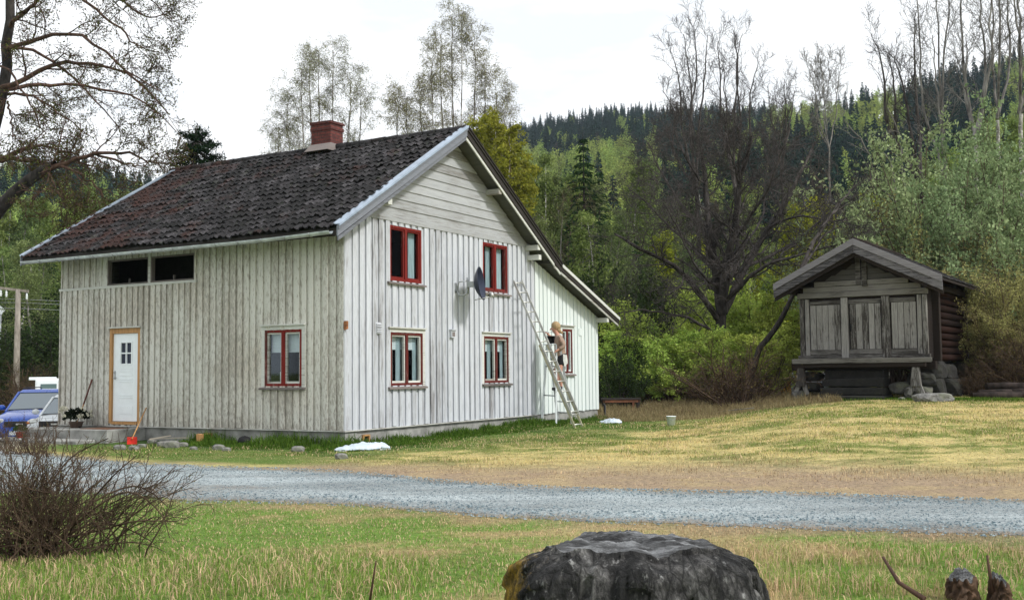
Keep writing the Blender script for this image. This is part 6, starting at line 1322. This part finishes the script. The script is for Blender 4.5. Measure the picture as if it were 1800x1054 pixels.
def potplant(loc, label, potm, r, h, leafc, n, ls, blossoms=None, pot=True, dome=.2):
    e = empty('potted_plant', tuple(loc), 0, label=label, cat='plant'); g = np.random.default_rng(int(abs(loc[0]) * 100))
    mb = MB(); mb.lathe([(0, 0), (r * .7, 0), (r, h), (r * 1.08, h), (r * 1.08, h * .9), (r * .9, h * .9), (0, h * .85)], (0, 0, 0), 16); mb.build('pot', potm, e)
    F = TB(); a = g.uniform(0, 6.28, n); rr = g.random(n) ** .5; C = np.stack([np.cos(a) * rr * dome, np.sin(a) * rr * dome, h + dome * 1.1 * np.sqrt(1 - (rr * .9) ** 2) * g.uniform(.4, 1, n)], 1); F.leaves(C, g.uniform(*ls, n), np.array(leafc) * g.uniform(.6, 1.5, (n, 1)), g=g)
    F.tube([(0, 0, h * .8), (0, 0, h + dome * .6)], [.012, .006], 4); F.mesh('leaves', m_leaf, e, False)
    if blossoms:
        B = TB(); k = blossoms[1]; a = g.uniform(0, 6.28, k); C = np.stack([np.cos(a) * dome * 1.08, np.sin(a) * dome * 1.08, h + dome * g.uniform(.3, 1.1, k)], 1); B.leaves(np.repeat(C, 14, 0) + g.normal(size=(14 * k, 3)) * .026, .026, np.array(blossoms[0]) * np.ones((14 * k, 3)), g=g, aspect=.9); B.mesh('blossoms', m_leaf, e, False)
    return e
m_pot = plain('brown pot', (.14, .10, .08), .8); m_rpot = plain('red pot', (.40, .04, .03), .5)
potplant(HW(-.45, pxs(WL, 163, 0, 5, 9), -.045), 'plant with dark leaves and pale blossom heads on the top step left of the door', m_pot, .16, .14, (.014, .02, .012), 420, (.035, .06), ((.70, .68, .56), 17), dome=.29)
potplant(HW(-1.3, pxs(WL, 122, -.3, 5, 9.4), -.24), 'small green plant in a red pot on the lower step', m_rpot, .09, .13, (.04, .07, .02), 160, (.02, .045), dome=.15)
mb = MB(); mb.box(-.45, .45, -.3, .3, 0, .018); q = HW(-.55, (door_a + door_b) / 2, -.045); o = mb.build('doormat', plain('coir mat', (.17, .085, .05), .95, var=.4, scale=30), None, tuple(q)); o.rotation_euler = (0, 0, HYAW + 1.57); tag(o, 'reddish brown doormat on the top step before the white door', 'doormat')
# plastic sheeting: crumpled
m_plas = plain('white plastic sheet', (.50, .57, .63), .4, var=.12, scale=7, spec=.5)
def sheet_thing(name, c, L_, W_, H_, rz, label, cat, m=m_plas, seed=1, prof=None):
    g = np.random.default_rng(seed); nx, ny = 44, 18; X, Y = np.meshgrid(np.linspace(-1, 1, nx), np.linspace(-1, 1, ny)); env = np.clip(1 - np.abs(X) ** 2.2, 0, 1) ** .6 * np.clip(1 - np.abs(Y) ** 2.5, 0, 1) ** .6
    env = env * (1 + .35 * X) if prof is None else env * prof(X); cr_ = 1.6 * (fbm(X * 4 + seed, Y * 7 + seed * 3, 4) - .5); edge = 1 + .18 * (fbm(X * 2 + 9, Y * 2 + seed, 3) - .5)
    V = np.stack([X * L_ / 2 * edge * (1 - .25 * np.abs(Y) ** 3), Y * W_ / 2 * edge * (1 - .55 * np.abs(X) ** 3), H_ * env * (1 + .5 * cr_) + .05 * H_ + .03 * cr_], -1).reshape(-1, 3)
    i = np.arange(ny - 1)[:, None] * nx + np.arange(nx - 1)[None]; Q = np.stack([i, i + 1, i + nx + 1, i + nx], -1).reshape(-1, 4); V2 = V - np.array([0, 0, .02]); V2[:, 2] = -.05
    per = [*range(nx), *range(2 * nx - 1, nx * ny, nx), *range(nx * ny - 2, nx * (ny - 1) - 1, -1), *range(nx * (ny - 2), 0, -nx)]; n0 = len(V); skirt = [(per[k], per[(k + 1) % len(per)], per[(k + 1) % len(per)] + n0, per[k] + n0) for k in range(len(per))]
    o = npmesh(name, np.concatenate([V, V2]), np.concatenate([Q, np.array(skirt)]), None, m, smooth=True); o.location = tuple(c); o.rotation_euler = (0, 0, rz); return tag(o, label, cat)
q = G(638, 791); sheet_thing('plastic_sheet', q + Vector((0, 0, .02)), 1.0, .36, .10, R(20), 'crumpled white plastic sheet lying at the front corner of the house', 'sheet', seed=4)
q = G(1073, 743); sheet_thing('plastic_sheet', q, .62, .3, .10, R(-12), 'small white sheet on the lawn right of the lean-to', 'sheet', seed=9)
q = G(1180, 747); mb = MB(); mb.lathe([(0, 0), (.095, 0), (.12, .22), (.128, .22), (.128, .235), (.115, .235), (.09, .02), (0, .02)], (0, 0, 0), 20); bk = mb.build('bucket', m_white, None, tuple(q)); tag(bk, 'white plastic bucket standing on the green lawn edge', 'bucket'); mb = MB(); mb.tube([(-.125, 0, .22), (-.09, -.08, .16), (0, -.12, .13), (.09, -.08, .16), (.125, 0, .22)], .004, 4); mb.build('bail_handle', m_steel, bk)
# low bench / trestle behind the lean-to
q = G(1092, 727); bn = empty('bench', tuple(q), R(4), label='low dark bench with orange leg right behind the lean-to', cat='bench'); m_or = plain('orange painted post', (.17, .07, .035), .7, var=.4)
mb = MB(); mb.box(-.65, .62, -.2, .2, .47, .52); mb.build('seat', m_darkwood, bn); mb = MB(); mb.box(-.62, .6, -.18, -.14, .38, .465); mb.build('apron', m_or, bn)
for x, m in ((-.58, m_darkwood), (.38, m_or), (.56, m_darkwood)):
    for y in (-.15, .15): mb = MB(); mb.box(x - .03, x + .03, y - .03, y + .03, -.02, .47); mb.build('leg', m if y < 0 else m_darkwood, bn)
# pale dark pipe / grey block at the right end of the wall
q = wd(11.9, .05, 0); mb = MB(); mb.tube([(0, 0, .45), (.05, 0, .42), (.05, 0, .1), (.25, -.1, .02), (.6, -.1, .02)], .035, 8); tag(mb.build('drain_hose', m_plastic, None, (q.x, q.y, cz(q.x, q.y))), 'black drain hose at the right end of the foundation', 'hose')
# far things seen between the trees
def tarp(px, py, dist, L_, W_, H_, c, label, seed, rz=0, nm='tarpaulin', cat='tarpaulin'):
    p = U(px, py, dist); z = cz(p.x, dist); m = plain(nm + ' ' + label[:12], c, .5, var=.3, scale=6); return sheet_thing(nm, (p.x, dist, z), L_, W_, H_ , rz, label, cat, m=m, seed=seed)
tarp(1140, 680, 42, 1.0, .8, .55, (.10, .28, .60), 'blue tarpaulin heap glimpsed through the green shrubs', 11)
tarp(1382, 655, 44, 1.2, 1.0, .85, (.62, .30, .03), 'orange yellow tarpaulin heap left of the storehouse', 12)
m_wrap = plain('silvery bale wrap', (.62, .68, .78), .35, var=.2, scale=5, spec=.6)
for (px, d, lb) in ((1408, 40, 'silvery wrapped bale standing left of the storehouse piers'), (1437, 41, 'silvery wrapped bale showing under the storehouse')):
    p = U(px, 650, d); mb = MB(); h = .95 if px < 1420 else .8; mb.lathe([(0, 0), (.30, .02), (.37, .12), (.39, h * .5), (.36, h - .15), (.26, h), (0, h + .03)], (0, 0, 0), 18); tag(mb.build('wrapped_bale', m_wrap, None, (p.x, d, cz(p.x, d))), lb, 'bale', 'bales by the storehouse')
p = U(1728, 640, 42); mf = painted_wood('pale greyish pink boards', (.46, .40, .40), (.24, .2, .19), (.5, .48, .48), peel=(.5, .6)); fe = empty('plank_fence', (p.x, 42, cz(p.x, 42)), R(-6), label='pale weathered board fence behind the twiggy bushes on the right', cat='fence')
for i in range(22): mb = MB(); h = random.uniform(1.35, 1.65); mb.box(-1.1 + i * .19, -1.1 + i * .19 + .155, 0, .025, -.05, h); mb.build('board', mf, fe)
for z in (.4, 1.1): mb = MB(); mb.box(-1.12, 3.05, .027, .08, z, z + .09); mb.build('rail', mf, fe)
# timber pile at the right
mlog = barkmat('old logs', (.012, .01, .009), (.05, .038, .033), 6)
for i, (px, py, L_, dy, lb) in enumerate(((1752, 702, 1.5, 0, 'lowest front log of the dark timber pile'), (1800, 701, 1.6, .1, 'lowest log at the right edge of the photo'), (1765, 690, 1.6, .25, 'second log up in the dark timber pile'), (1815, 688, 1.3, .3, 'second log up at the right edge'), (1770, 678, 1.3, .45, 'top log of the dark timber pile'))):
    p = U(px, py, 31.5 + dy); mb = MB(); mb.tube([(-L_ / 2, -.05, 0), (0, 0, .01), (L_ / 2, .05, 0)], [.10, .105, .095], 10); tag(mb.build('log', mlog, None, (p.x, p.y, max(p.z, cz(p.x, p.y) + .09))), lb, 'log', 'timber pile')
# stones, planks and boxes along the foundation
def foot(px, py): return G(px, py)
for i, (px, py, r, lb) in enumerate(((268, 779, .13, 'grey stone nearest the steps'), (288, 784, .16, 'pale broad stone in front of the scrap boards'), (302, 786, .2, 'largest pale stone in the rubble by the foundation'), (322, 784, .12, 'small stone at the right end of the rubble'), (250, 786, .11, 'small stone below the red shovel'), (384, 790, .15, 'grey stone among the weeds left of the window'), (398, 792, .1, 'small stone among the weeds'), (524, 793, .15, 'round pale stone in the weeds below the long wall window'), (600, 806, .14, 'flat stone under the plastic sheet'), (236, 790, .12, 'stone at the foot of the steps'), (210, 790, .14, 'flat stone left of the shovel'), (340, 790, .09, 'tiny stone between rubble and weeds'))):
    q = foot(px, py); rock('stone', (q.x, q.y, q.z + r * .25), (r, r * .8, r * .55), m_stone, seed=50 + i, sub=2, label=lb, cat='stone', group='stones along the foundation')
mscrap = painted_wood('scrap board', (.4, .36, .3), (.16, .12, .09), (.3, .27, .24), peel=(.45, .6), vert=False)
for i, (a, b, lb) in enumerate((((258, 772), (300, 774), 'dark scrap board lying nearest the steps'), ((275, 776), (330, 777), 'long thin scrap board beside the foundation'), ((285, 770), (322, 771), 'white painted board against the foundation'), ((262, 781), (300, 778), 'crossed scrap stick in front of the rubble'))):
    p, q = foot(*a), foot(*b); mb = MB(); up_v = Vector((0, 0, .05 + .02 * i)); mb.beam(Vector((0, 0, 0)) + up_v, q - p + up_v * 1.4, .09 if i != 3 else .03, .025); tag(mb.build('board', m_white if i == 2 else mscrap, None, tuple(p)), lb, 'board', 'scrap boards by the steps')
q = foot(352, 779); mb = MB(); mb.box(-.07, .07, -.06, .06, 0, .2, j=.01); tag(mb.build('wooden_block', m_jamb, None, tuple(q), bevel=.01), 'short brown wooden block beside the left foundation vent', 'block')
q = foot(430, 781); mb = MB(); mb.ball((0, 0, .08), (.14, .12, .10), 12, jit=.08); tag(mb.build('black_bag', m_black, None, tuple(q)), 'small black bag in the weeds along the foundation', 'bag')

# ================================================================== FOREGROUND STUMPS
def stumpmat():
    m, t, b = mat('old stump bark'); n = tex(t, scale=6, detail=9, rough=.78, sc=(1, 1, .5)); n2 = tex(t, scale=26, detail=5, sc=(1, 1, .6)); v = tex(t, 'ShaderNodeTexVoronoi', scale=9, sc=(1, 1, .55)); v.feature = 'DISTANCE_TO_EDGE'
    c = ramp(t, n.outputs['Fac'], [(.36, (.006, .006, .007)), (.46, (.020, .019, .019)), (.56, (.14, .135, .13)), (.72, (.46, .46, .45))])
    c = mixc(t, ramp(t, n2.outputs['Fac'], [(.60, 0), (.68, .8)]), c, (.36, .36, .35))
    crk = ramp(t, v.outputs['Distance'], [(.0, 0), (.09, 1)]); c = mixc(t, 1, c, mixc(t, crk, (.12, .12, .12), (1, 1, 1)), 'MULTIPLY')
    sp = t.nodes.new('ShaderNodeSeparateXYZ'); tcn = t.nodes.new('ShaderNodeTexCoord'); t.links.new(tcn.outputs['Object'], sp.inputs[0])
    f = mth(t, 'ADD', mth(t, 'MULTIPLY', sp.outputs[0], -.8), mth(t, 'MULTIPLY', n.outputs['Fac'], .7)); c = mixc(t, ramp(t, f, [(.70, 0), (.80, 1)]), c, ramp(t, n2.outputs['Fac'], [(.35, (.07, .045, .008)), (.65, (.36, .22, .02))]))
    t.links.new(c, b.inputs['Base Color']); b.inputs['Roughness'].default_value = .9; bump(t, b, mth(t, 'ADD', n.outputs['Fac'], mth(t, 'MULTIPLY', crk, .5)), 1, .05); return m
def topmat():
    m, t, b = mat('sawn grey stump top'); n = tex(t, scale=4, detail=9, rough=.75, sc=(1, 5, 4)); t.links.new(ramp(t, n.outputs['Fac'], [(.40, (.012, .012, .013)), (.5, (.08, .082, .085)), (.64, (.30, .31, .32))]), b.inputs['Base Color']); b.inputs['Roughness'].default_value = .8; bump(t, b, n.outputs['Fac'], .9, .03); return m
FIS = .16
def stump(name, c, rt, rb_, h, seed, label, mats, ry=1.0, nth=260, nz_=80, rug=.09, tilt=(0, 0), pw=.7, prof=None):
    e = empty(name, tuple(c), 0, label=label, cat='stump'); th = np.linspace(0, 2 * np.pi, nth, endpoint=False); zz = np.linspace(0, 1, nz_); TH, ZZ = np.meshgrid(th, zz)
    rr = (rb_ + (rt - rb_) * ZZ ** pw) if prof is None else np.interp((1 - ZZ) * h, *prof); fl = 1 + .10 * np.sin(TH * 3 + seed) * (1 - ZZ * .6) + .07 * np.sin(TH * 7 + seed * 2) + rug * 2.2 * (fbm(np.cos(TH) * 2.2 + 9 + seed, np.sin(TH) * 2.2 + ZZ * 2.4 + 9, 5) - .5) + .05 * (fbm(np.cos(TH) * 9 + 30, np.sin(TH) * 9 + ZZ * 7 + 30, 3) - .5); rr = rr * (fl + FIS * (np.abs(fbm(np.cos(TH) * 7 + 60, np.sin(TH) * 7 + ZZ * 1.6 + 40, 4) - .5) * 2 - .25)); rr = rr + .03 * (sst(fbm(np.cos(TH) * 5 + 80, np.sin(TH) * 5 + ZZ * 11 + 10, 4), .44, .52) - .5) * (ZZ < .985); rr = rr + .012 * (fbm(np.cos(TH) * 26 + 60, np.sin(TH) * 26 + ZZ * 9 + 40, 3) - .5); rr = rr * np.where(ZZ > .97, .97, 1)
    X = rr * np.cos(TH); Y = rr * np.sin(TH) * ry; Zt = h * ZZ + (tilt[0] * X + tilt[1] * Y) * ZZ ** 3 + .05 * ZZ ** 8 * (fbm(np.cos(TH) * 3 + 50, np.sin(TH) * 3 + 50, 4) - .5) * 2
    V = np.stack([X, Y, Zt], -1).reshape(-1, 3); i = (np.arange(nz_ - 1) * nth)[:, None]; j = np.arange(nth)[None]; j2 = (j + 1) % nth; Q = np.stack([i + j, i + j2, i + nth + j2, i + nth + j], -1).reshape(-1, 4); npmesh('bark', V, Q, None, mats[0], e, smooth=True)
    K = 30; fr = np.linspace(1, 0.02, K)[:, None]; x, y, z = X[-1][None] * fr, Y[-1][None] * fr, Zt[-1][None] * 1.0 * fr ** 0; z = Zt[-1][None] * fr + (h + .0) * (1 - fr) + .035 * (fbm(x * 5 + 7, y * 24 + 3, 5) - .5) * 2 * (1 - fr ** 8) + .02 * sst(fbm(x * 3 + 2, y * 16 + 5, 3), .45, .6) * (1 - fr ** 5)
    V = np.stack([x, y, z], -1).reshape(-1, 3); i = (np.arange(K - 1) * nth)[:, None]; Q = np.stack([i + j, i + j2, i + nth + j2, i + nth + j], -1).reshape(-1, 4); npmesh('cut_top', V, Q, None, mats[1], e, smooth=True)
    return e
sm = (stumpmat(), topmat())
c = U(1108, 1000, 4.95); zt_ = U(1108, 940, 5.2).z; stump('tree_stump', (c.x, 4.95, -.25), .36, .80, zt_ + .25, 3, 'huge dark weathered tree stump with a flat grey top, bottom centre', sm, tilt=(.0, -.02), rug=.06, ry=.72, prof=([0, .015, .03, .06, .1, .3, 1.0], [.40, .415, .43, .51, .55, .60, .72]))
sm = (barkmat('broken brown stump', (.025, .017, .012), (.16, .10, .065), 9), sm[1])
c = U(1692, 1030, 6.9); g_ = cz(c.x, 6.9); stump('tree_stump', (c.x, 6.9, g_ - .1), 075e-3, .105, U(1690, 1012, 6.9).z - g_ + .1, 8, 'small broken dark stump near the bottom right corner', sm, rug=.25, nth=60, nz_=20, tilt=(.2, .1))
c = U(1757, 1030, 6.8); g_ = cz(c.x, 6.8); stump('tree_stump', (c.x, 6.8, g_ - .1), .05, .09, U(1755, 1018, 6.8).z - g_ + .1, 12, 'thinner broken stump at the bottom right corner', sm, rug=.3, nth=60, nz_=20, tilt=(-.3, .1))
stick('branch', U(1625, 1052, 6.7), U(1552, 978, 7.0), .018, .009, m_barkl, 'bent dead branch sticking up left of the small broken stumps', 'branch', bend=-.03)
stick('branch', U(1745, 1040, 6.8), U(1735, 975, 6.8), .014, .006, m_barkl, 'thin upright stick between the two small stumps', 'branch')
stick('weed_stalk', G(664, 1052) - Vector((0, .5, 0)), U(661, 985, 6.3), .010, .004, m_barkl, 'single dark dry weed stalk in the foreground grass', 'weed')
stick('branch', G(1232, 728) + Vector((0, 0, .03)), G(1325, 724) + Vector((0, 0, .12)), .02, .01, m_barkg, 'thin fallen branch lying at the foot of the brown bush', 'branch')

# ------------------------------------------------------------------ arching bush in the left foreground
def fore_bush():
    g = np.random.default_rng(77); c = G(62, 975); e = empty('bare_bush', tuple(c), 0, label='dark leafless bush with arching twigs in the left foreground', cat='bush'); T = TB(); F = TB(); tips = []; cfg_min[0] = .0022
    for s in range(210):
        az = g.uniform(0, 6.28); lean = g.uniform(.1, 1.25); st = np.array([g.normal() * .30, g.normal() * .2, -.03]); L = g.uniform(.45, 1.08) * (1 if lean < .8 else 1.15)
        P = wander(g, st, (math.cos(az) * lean, math.sin(az) * lean * .7, 1), L, 8, .09, -.075 * lean); T.tube(P, np.linspace(g.uniform(.0045, .0085), .0025, 9), 4); sprout(g, T, P, .006, .0025, 0, [(6, .25, .26, 30, .12, .02, .6), (4, .2, .11, 32, .15, .02, .6)], tips)
    o = np.array(c)
    for pts in ([(110, 940), (170, 890), (215, 865), (250, 872), (285, 905), (298, 945)], [(100, 950), (160, 885), (225, 855), (262, 862), (295, 890)], [(110, 945), (180, 930), (240, 915), (312, 916)], [(100, 950), (160, 920), (215, 925), (265, 950)], [(120, 930), (160, 880), (200, 835), (240, 800)], [(60, 930), (90, 850), (130, 800), (190, 770)]):
        P = smooth_path([np.array(U(x, y, c.y + g.uniform(-.1, .1))) - o for x, y in pts], 12); T.tube(P, np.linspace(.010, .004, 12), 5); sprout(g, T, P, .006, .003, 0, [(8, .2, .25, 35, .12, .0, .6), (4, .2, .10, 32, .15, .0, .6)], tips)
    C = np.array([along(P, g.uniform(.1, 1))[0] for P in tips for k in range(1)]); f = g.random((len(C), 1)); F.leaves(C, g.uniform(.004, .010, len(C)), np.array([.10, .11, .05]) * (1 - f) + np.array([.2, .18, .1]) * f, g=g)
    T.mesh('branches', m_bbush, e); F.mesh('buds', m_leaf, e, False)
    d = empty('bare_bush', tuple(G(-10, 800)), 0, label='low dark twiggy bush behind the arching one, at the left edge', cat='bush'); T = TB(); tips = []
    for s in range(130):
        az = g.uniform(0, 6.28); P = wander(g, (g.uniform(-.9, 1.1), g.uniform(-.4, .4), -.03), (math.cos(az) * .5, math.sin(az) * .4, 1), g.uniform(.35, .8), 6, .12, -.04); T.tube(P, np.linspace(.009, .003, 7), 3); cfg_min[0] = .003; sprout(g, T, P, .006, .0025, 0, [(5, .25, .2, 35, .15, .0, .6), (3, .2, .09, 32, .15, .02, .6)], tips)
    T.mesh('branches', m_bbush, d)
fore_bush()

# ================================================================== GRASS, WEEDS, GRAVEL (nobody could count them)
def blades(P, h, wdt, col, g, lean=.5, segs=2):
    n = len(P); az = g.uniform(0, 6.28, n); d = np.stack([np.cos(az), np.sin(az), np.zeros(n)], 1); s = np.stack([-np.sin(az + g.normal(size=n)), np.cos(az + g.normal(size=n)), np.zeros(n)], 1); s /= np.linalg.norm(s, axis=1)[:, None]
    ln = (g.random(n) * lean)[:, None]; h = h[:, None]; w_ = wdt[:, None]; z = np.array([0, 0, 1.])
    b0 = P - s * w_; b1 = P + s * w_; m_ = P + z * h * .55 + d * h * ln * .25; m0 = m_ - s * w_ * .8; m1 = m_ + s * w_ * .8; t_ = P + z * h * (1 - .35 * ln) + d * h * ln; t0 = t_ - s * w_ * .15; t1 = t_ + s * w_ * .15
    V = np.stack([b0, b1, m1, m0, t1, t0], 1).reshape(-1, 3); k = np.arange(n)[:, None] * 6; Q = np.concatenate([k + np.array([[0, 1, 2, 3]]), k + np.array([[3, 2, 4, 5]])]); return V, Q, np.repeat(col, 6, 0)
def grass():
    g = np.random.default_rng(5)
    def field(name, n, y0, y1, hf, wf, label, keep=None, power=1.0, lean=.8, colmul=1.0, jit=.35, straw=.25):
        y = y0 + (y1 - y0) * g.random(n) ** power; x = (g.random(n) * 2 - 1) * (.50 * y + .9); ok = ~in_road(x, y, .16 * rng.random(n))
        u, v = to_house(x, y); ok &= ~((u > -.02) & (u < 11.75) & (v > 0) & (v < 8.6)); ok &= ~((u > -2.0) & (u < 0) & (v > 4.3) & (v < 9.2))
        if keep is not None: ok &= keep(x, y)
        x, y = x[ok], y[ok]; z = gh(x, y) - .006; c = ground_col(x + g.normal(size=len(x)) * .08, y + g.normal(size=len(x)) * .08) * colmul; f = g.uniform(1 - jit, 1 + jit, len(x))[:, None]; st_ = (g.random(len(x)) < straw)[:, None]; c = np.where(st_, STRAW * 1.15, c) * f
        V, Q, C = blades(np.stack([x, y, z], 1), hf(x, y, g), wf(x, y, g), c, g, lean); o = npmesh(name, V, Q, C, m_grassb); return tag(o, label, 'grass', kind='stuff')
    patch = lambda x, y: fbm(x * .8 + 11, y * 1.2 + 4, 3)
    field('foreground_grass', 120000, 4.5, 12.5, lambda x, y, g: (.03 + .085 * sst(9.4 - y, 0, 2.4) * (.25 + 1.1 * sst(patch(x, y), .42, .62))) * g.uniform(.4, 1.25, len(x)), lambda x, y, g: (.0013 + .00022 * y) * g.uniform(.6, 1.3, len(x)), 'rough mixed green and straw grass in the foreground', keep=lambda x, y: y < road_edges(x)[0] + .16, power=.8, straw=.40, lean=1.2)
    field('lawn', 190000, 11, 37, lambda x, y, g: (.018 + .035 * g.random(len(x))) * (.7 + .8 * sst(patch(x, y), .4, .6)) * (1 - .6 * (1 - sst(y - road_edges(x)[1], .3, 3))), lambda x, y, g: .0018 + .00026 * y * g.uniform(.6, 1.2, len(x)), 'short dry yellow green lawn round the house', keep=lambda x, y: (y > road_edges(x)[1] - .16) & ~((x < -9) & (y > 18.5)), power=.75, lean=1.3, straw=.22)
    def near_house(x, y):
        u, v = to_house(x, y); dh = np.maximum(np.maximum(-u, u - 11.7), np.maximum(-v, v - 8.55)); return (dh < .95 + 1.0 * (patch(x, y) - .3)) & ~((u < 0) & (v > 3.9)) & (v < 8)
    g2 = g
    def weeds(name, n, region, hh, ww, label, cols, lean=.9):
        x, y = region(n); z = gh(x, y) - .01; k = g2.random((len(x), 1)); c = np.array(cols[0]) * (1 - k) + np.array(cols[1]) * k; V, Q, C = blades(np.stack([x, y, z], 1), hh(x, y) * g2.uniform(.35, 1.2, len(x)), ww * g2.uniform(.6, 1.3, len(x)), c, g2, lean); tag(npmesh(name, V, Q, C, m_grassb), label, 'weeds', kind='stuff')
    def rh(n):
        u = g2.uniform(-1.7, 12.2, n * 2); v = g2.uniform(-2.0, 4.3, n * 2); P = HC.x + hu.x * u + hv.x * v, HC.y + hu.y * u + hv.y * v; x, y = P; ok = near_house(x, y) & ~((u > -.02) & (v > 0)); return x[ok][:n], y[ok][:n]
    def hh(x, y):
        u, v = to_house(x, y); return .05 + .15 * (1 - sst(np.maximum(-u, -v), .1, 1.2)) * (.25 + 1.1 * sst(patch(x * 1.6, y * 1.6), .42, .6)) * np.where(u > 0, .7, 1.25)
    weeds('foundation_weeds', 46000, rh, hh, .0085, 'lush dark green weeds growing along the foundation', ((.03, .085, .012), (.10, .19, .03)))
    def rl(n): x = g2.uniform(2.4, 9.5, n); y = g2.uniform(29.3, 37, n); ok = (y > 29.0 + .9 * fbm(x, y * 0 + 3, 3) + 1.2 * sst(x, 5, 8)); return x[ok], y[ok]
    weeds('dry_weeds', 26000, rl, lambda x, y: .12 + .42 * sst(y, 30, 32) * fbm(x * .9, y * .9, 3), .008, 'tangle of tan dead weeds behind the lawn edge', ((.20, .15, .08), (.34, .30, .15)))
    def rs(n): x = g2.uniform(5.5, 17, n); y = g2.uniform(29.8, 33.5, n); d = _SM.inverted(); 
    def rs2(n):
        lx = g2.uniform(-1, 6.5, n); ly = g2.uniform(-1.1, .2, n); a = SROT; return SX + lx * math.cos(a) - ly * math.sin(a), SY + lx * math.sin(a) + ly * math.cos(a)
    weeds('storehouse_grass', 7000, rs2, lambda x, y: .10 + 0 * x, .008, 'green grass fringe at the foot of the storehouse', ((.03, .085, .012), (.12, .2, .03)))
    # gravel stones
    n = 26000; x = g.uniform(-9, 8.5, n); a, b = road_edges(x); t = g.uniform(-.06, 1.06, n); y = a + (b - a) * t; r = g.uniform(.005, .017, n); z = gh(x, y) + .02; base = np.array([[1, 0, 0], [0, 1, 0], [-1, 0, 0], [0, -1, 0], [0, 0, 1.]]); ang = g.uniform(0, 6.28, n)
    V = base[None] * r[:, None, None] * g.uniform(.6, 1.3, (n, 5, 1)); c_, s_ = np.cos(ang), np.sin(ang); V = np.stack([V[..., 0] * c_[:, None] - V[..., 1] * s_[:, None], V[..., 0] * s_[:, None] + V[..., 1] * c_[:, None], V[..., 2] * .8], -1) + np.stack([x, y, z - .012 * ((t < 0) | (t > 1))], 1)[:, None]
    k = np.arange(n)[:, None] * 5; Q = np.concatenate([k + np.array([[0, 1, 4]]), k + np.array([[1, 2, 4]]), k + np.array([[2, 3, 4]]), k + np.array([[3, 0, 4]])]); f = g.random((n, 1)) ** 1.5; C = np.array([.10, .145, .175]) * (1 - f) + np.array([.40, .47, .50]) * f
    tag(npmesh('gravel', V.reshape(-1, 3), Q, np.repeat(C, 5, 0), m_grassb), 'loose blue grey gravel stones on the road', 'gravel', kind='stuff')
grass()

# ------------------------------------------------------------------ thin valley air: far things pale a little
mb = MB(); mb.box(-620, 620, -40, 760, -2.2, 210)
me = bpy.data.meshes.new('haze'); me.from_pydata(mb.v, [], mb.f); hm = bpy.data.materials.new('valley air'); hm.use_nodes = True; ht = hm.node_tree; ht.nodes.clear(); ho = ht.nodes.new('ShaderNodeOutputMaterial'); hp = ht.nodes.new('ShaderNodeVolumePrincipled')
hp.inputs['Color'].default_value = (.72, .83, 1, 1); hp.inputs['Density'].default_value = .00014; ht.links.new(hp.outputs[0], ho.inputs['Volume']); me.materials.append(hm); hz = link('haze', me); tag(hz, 'thin bluish air in the valley', 'haze', kind='stuff')
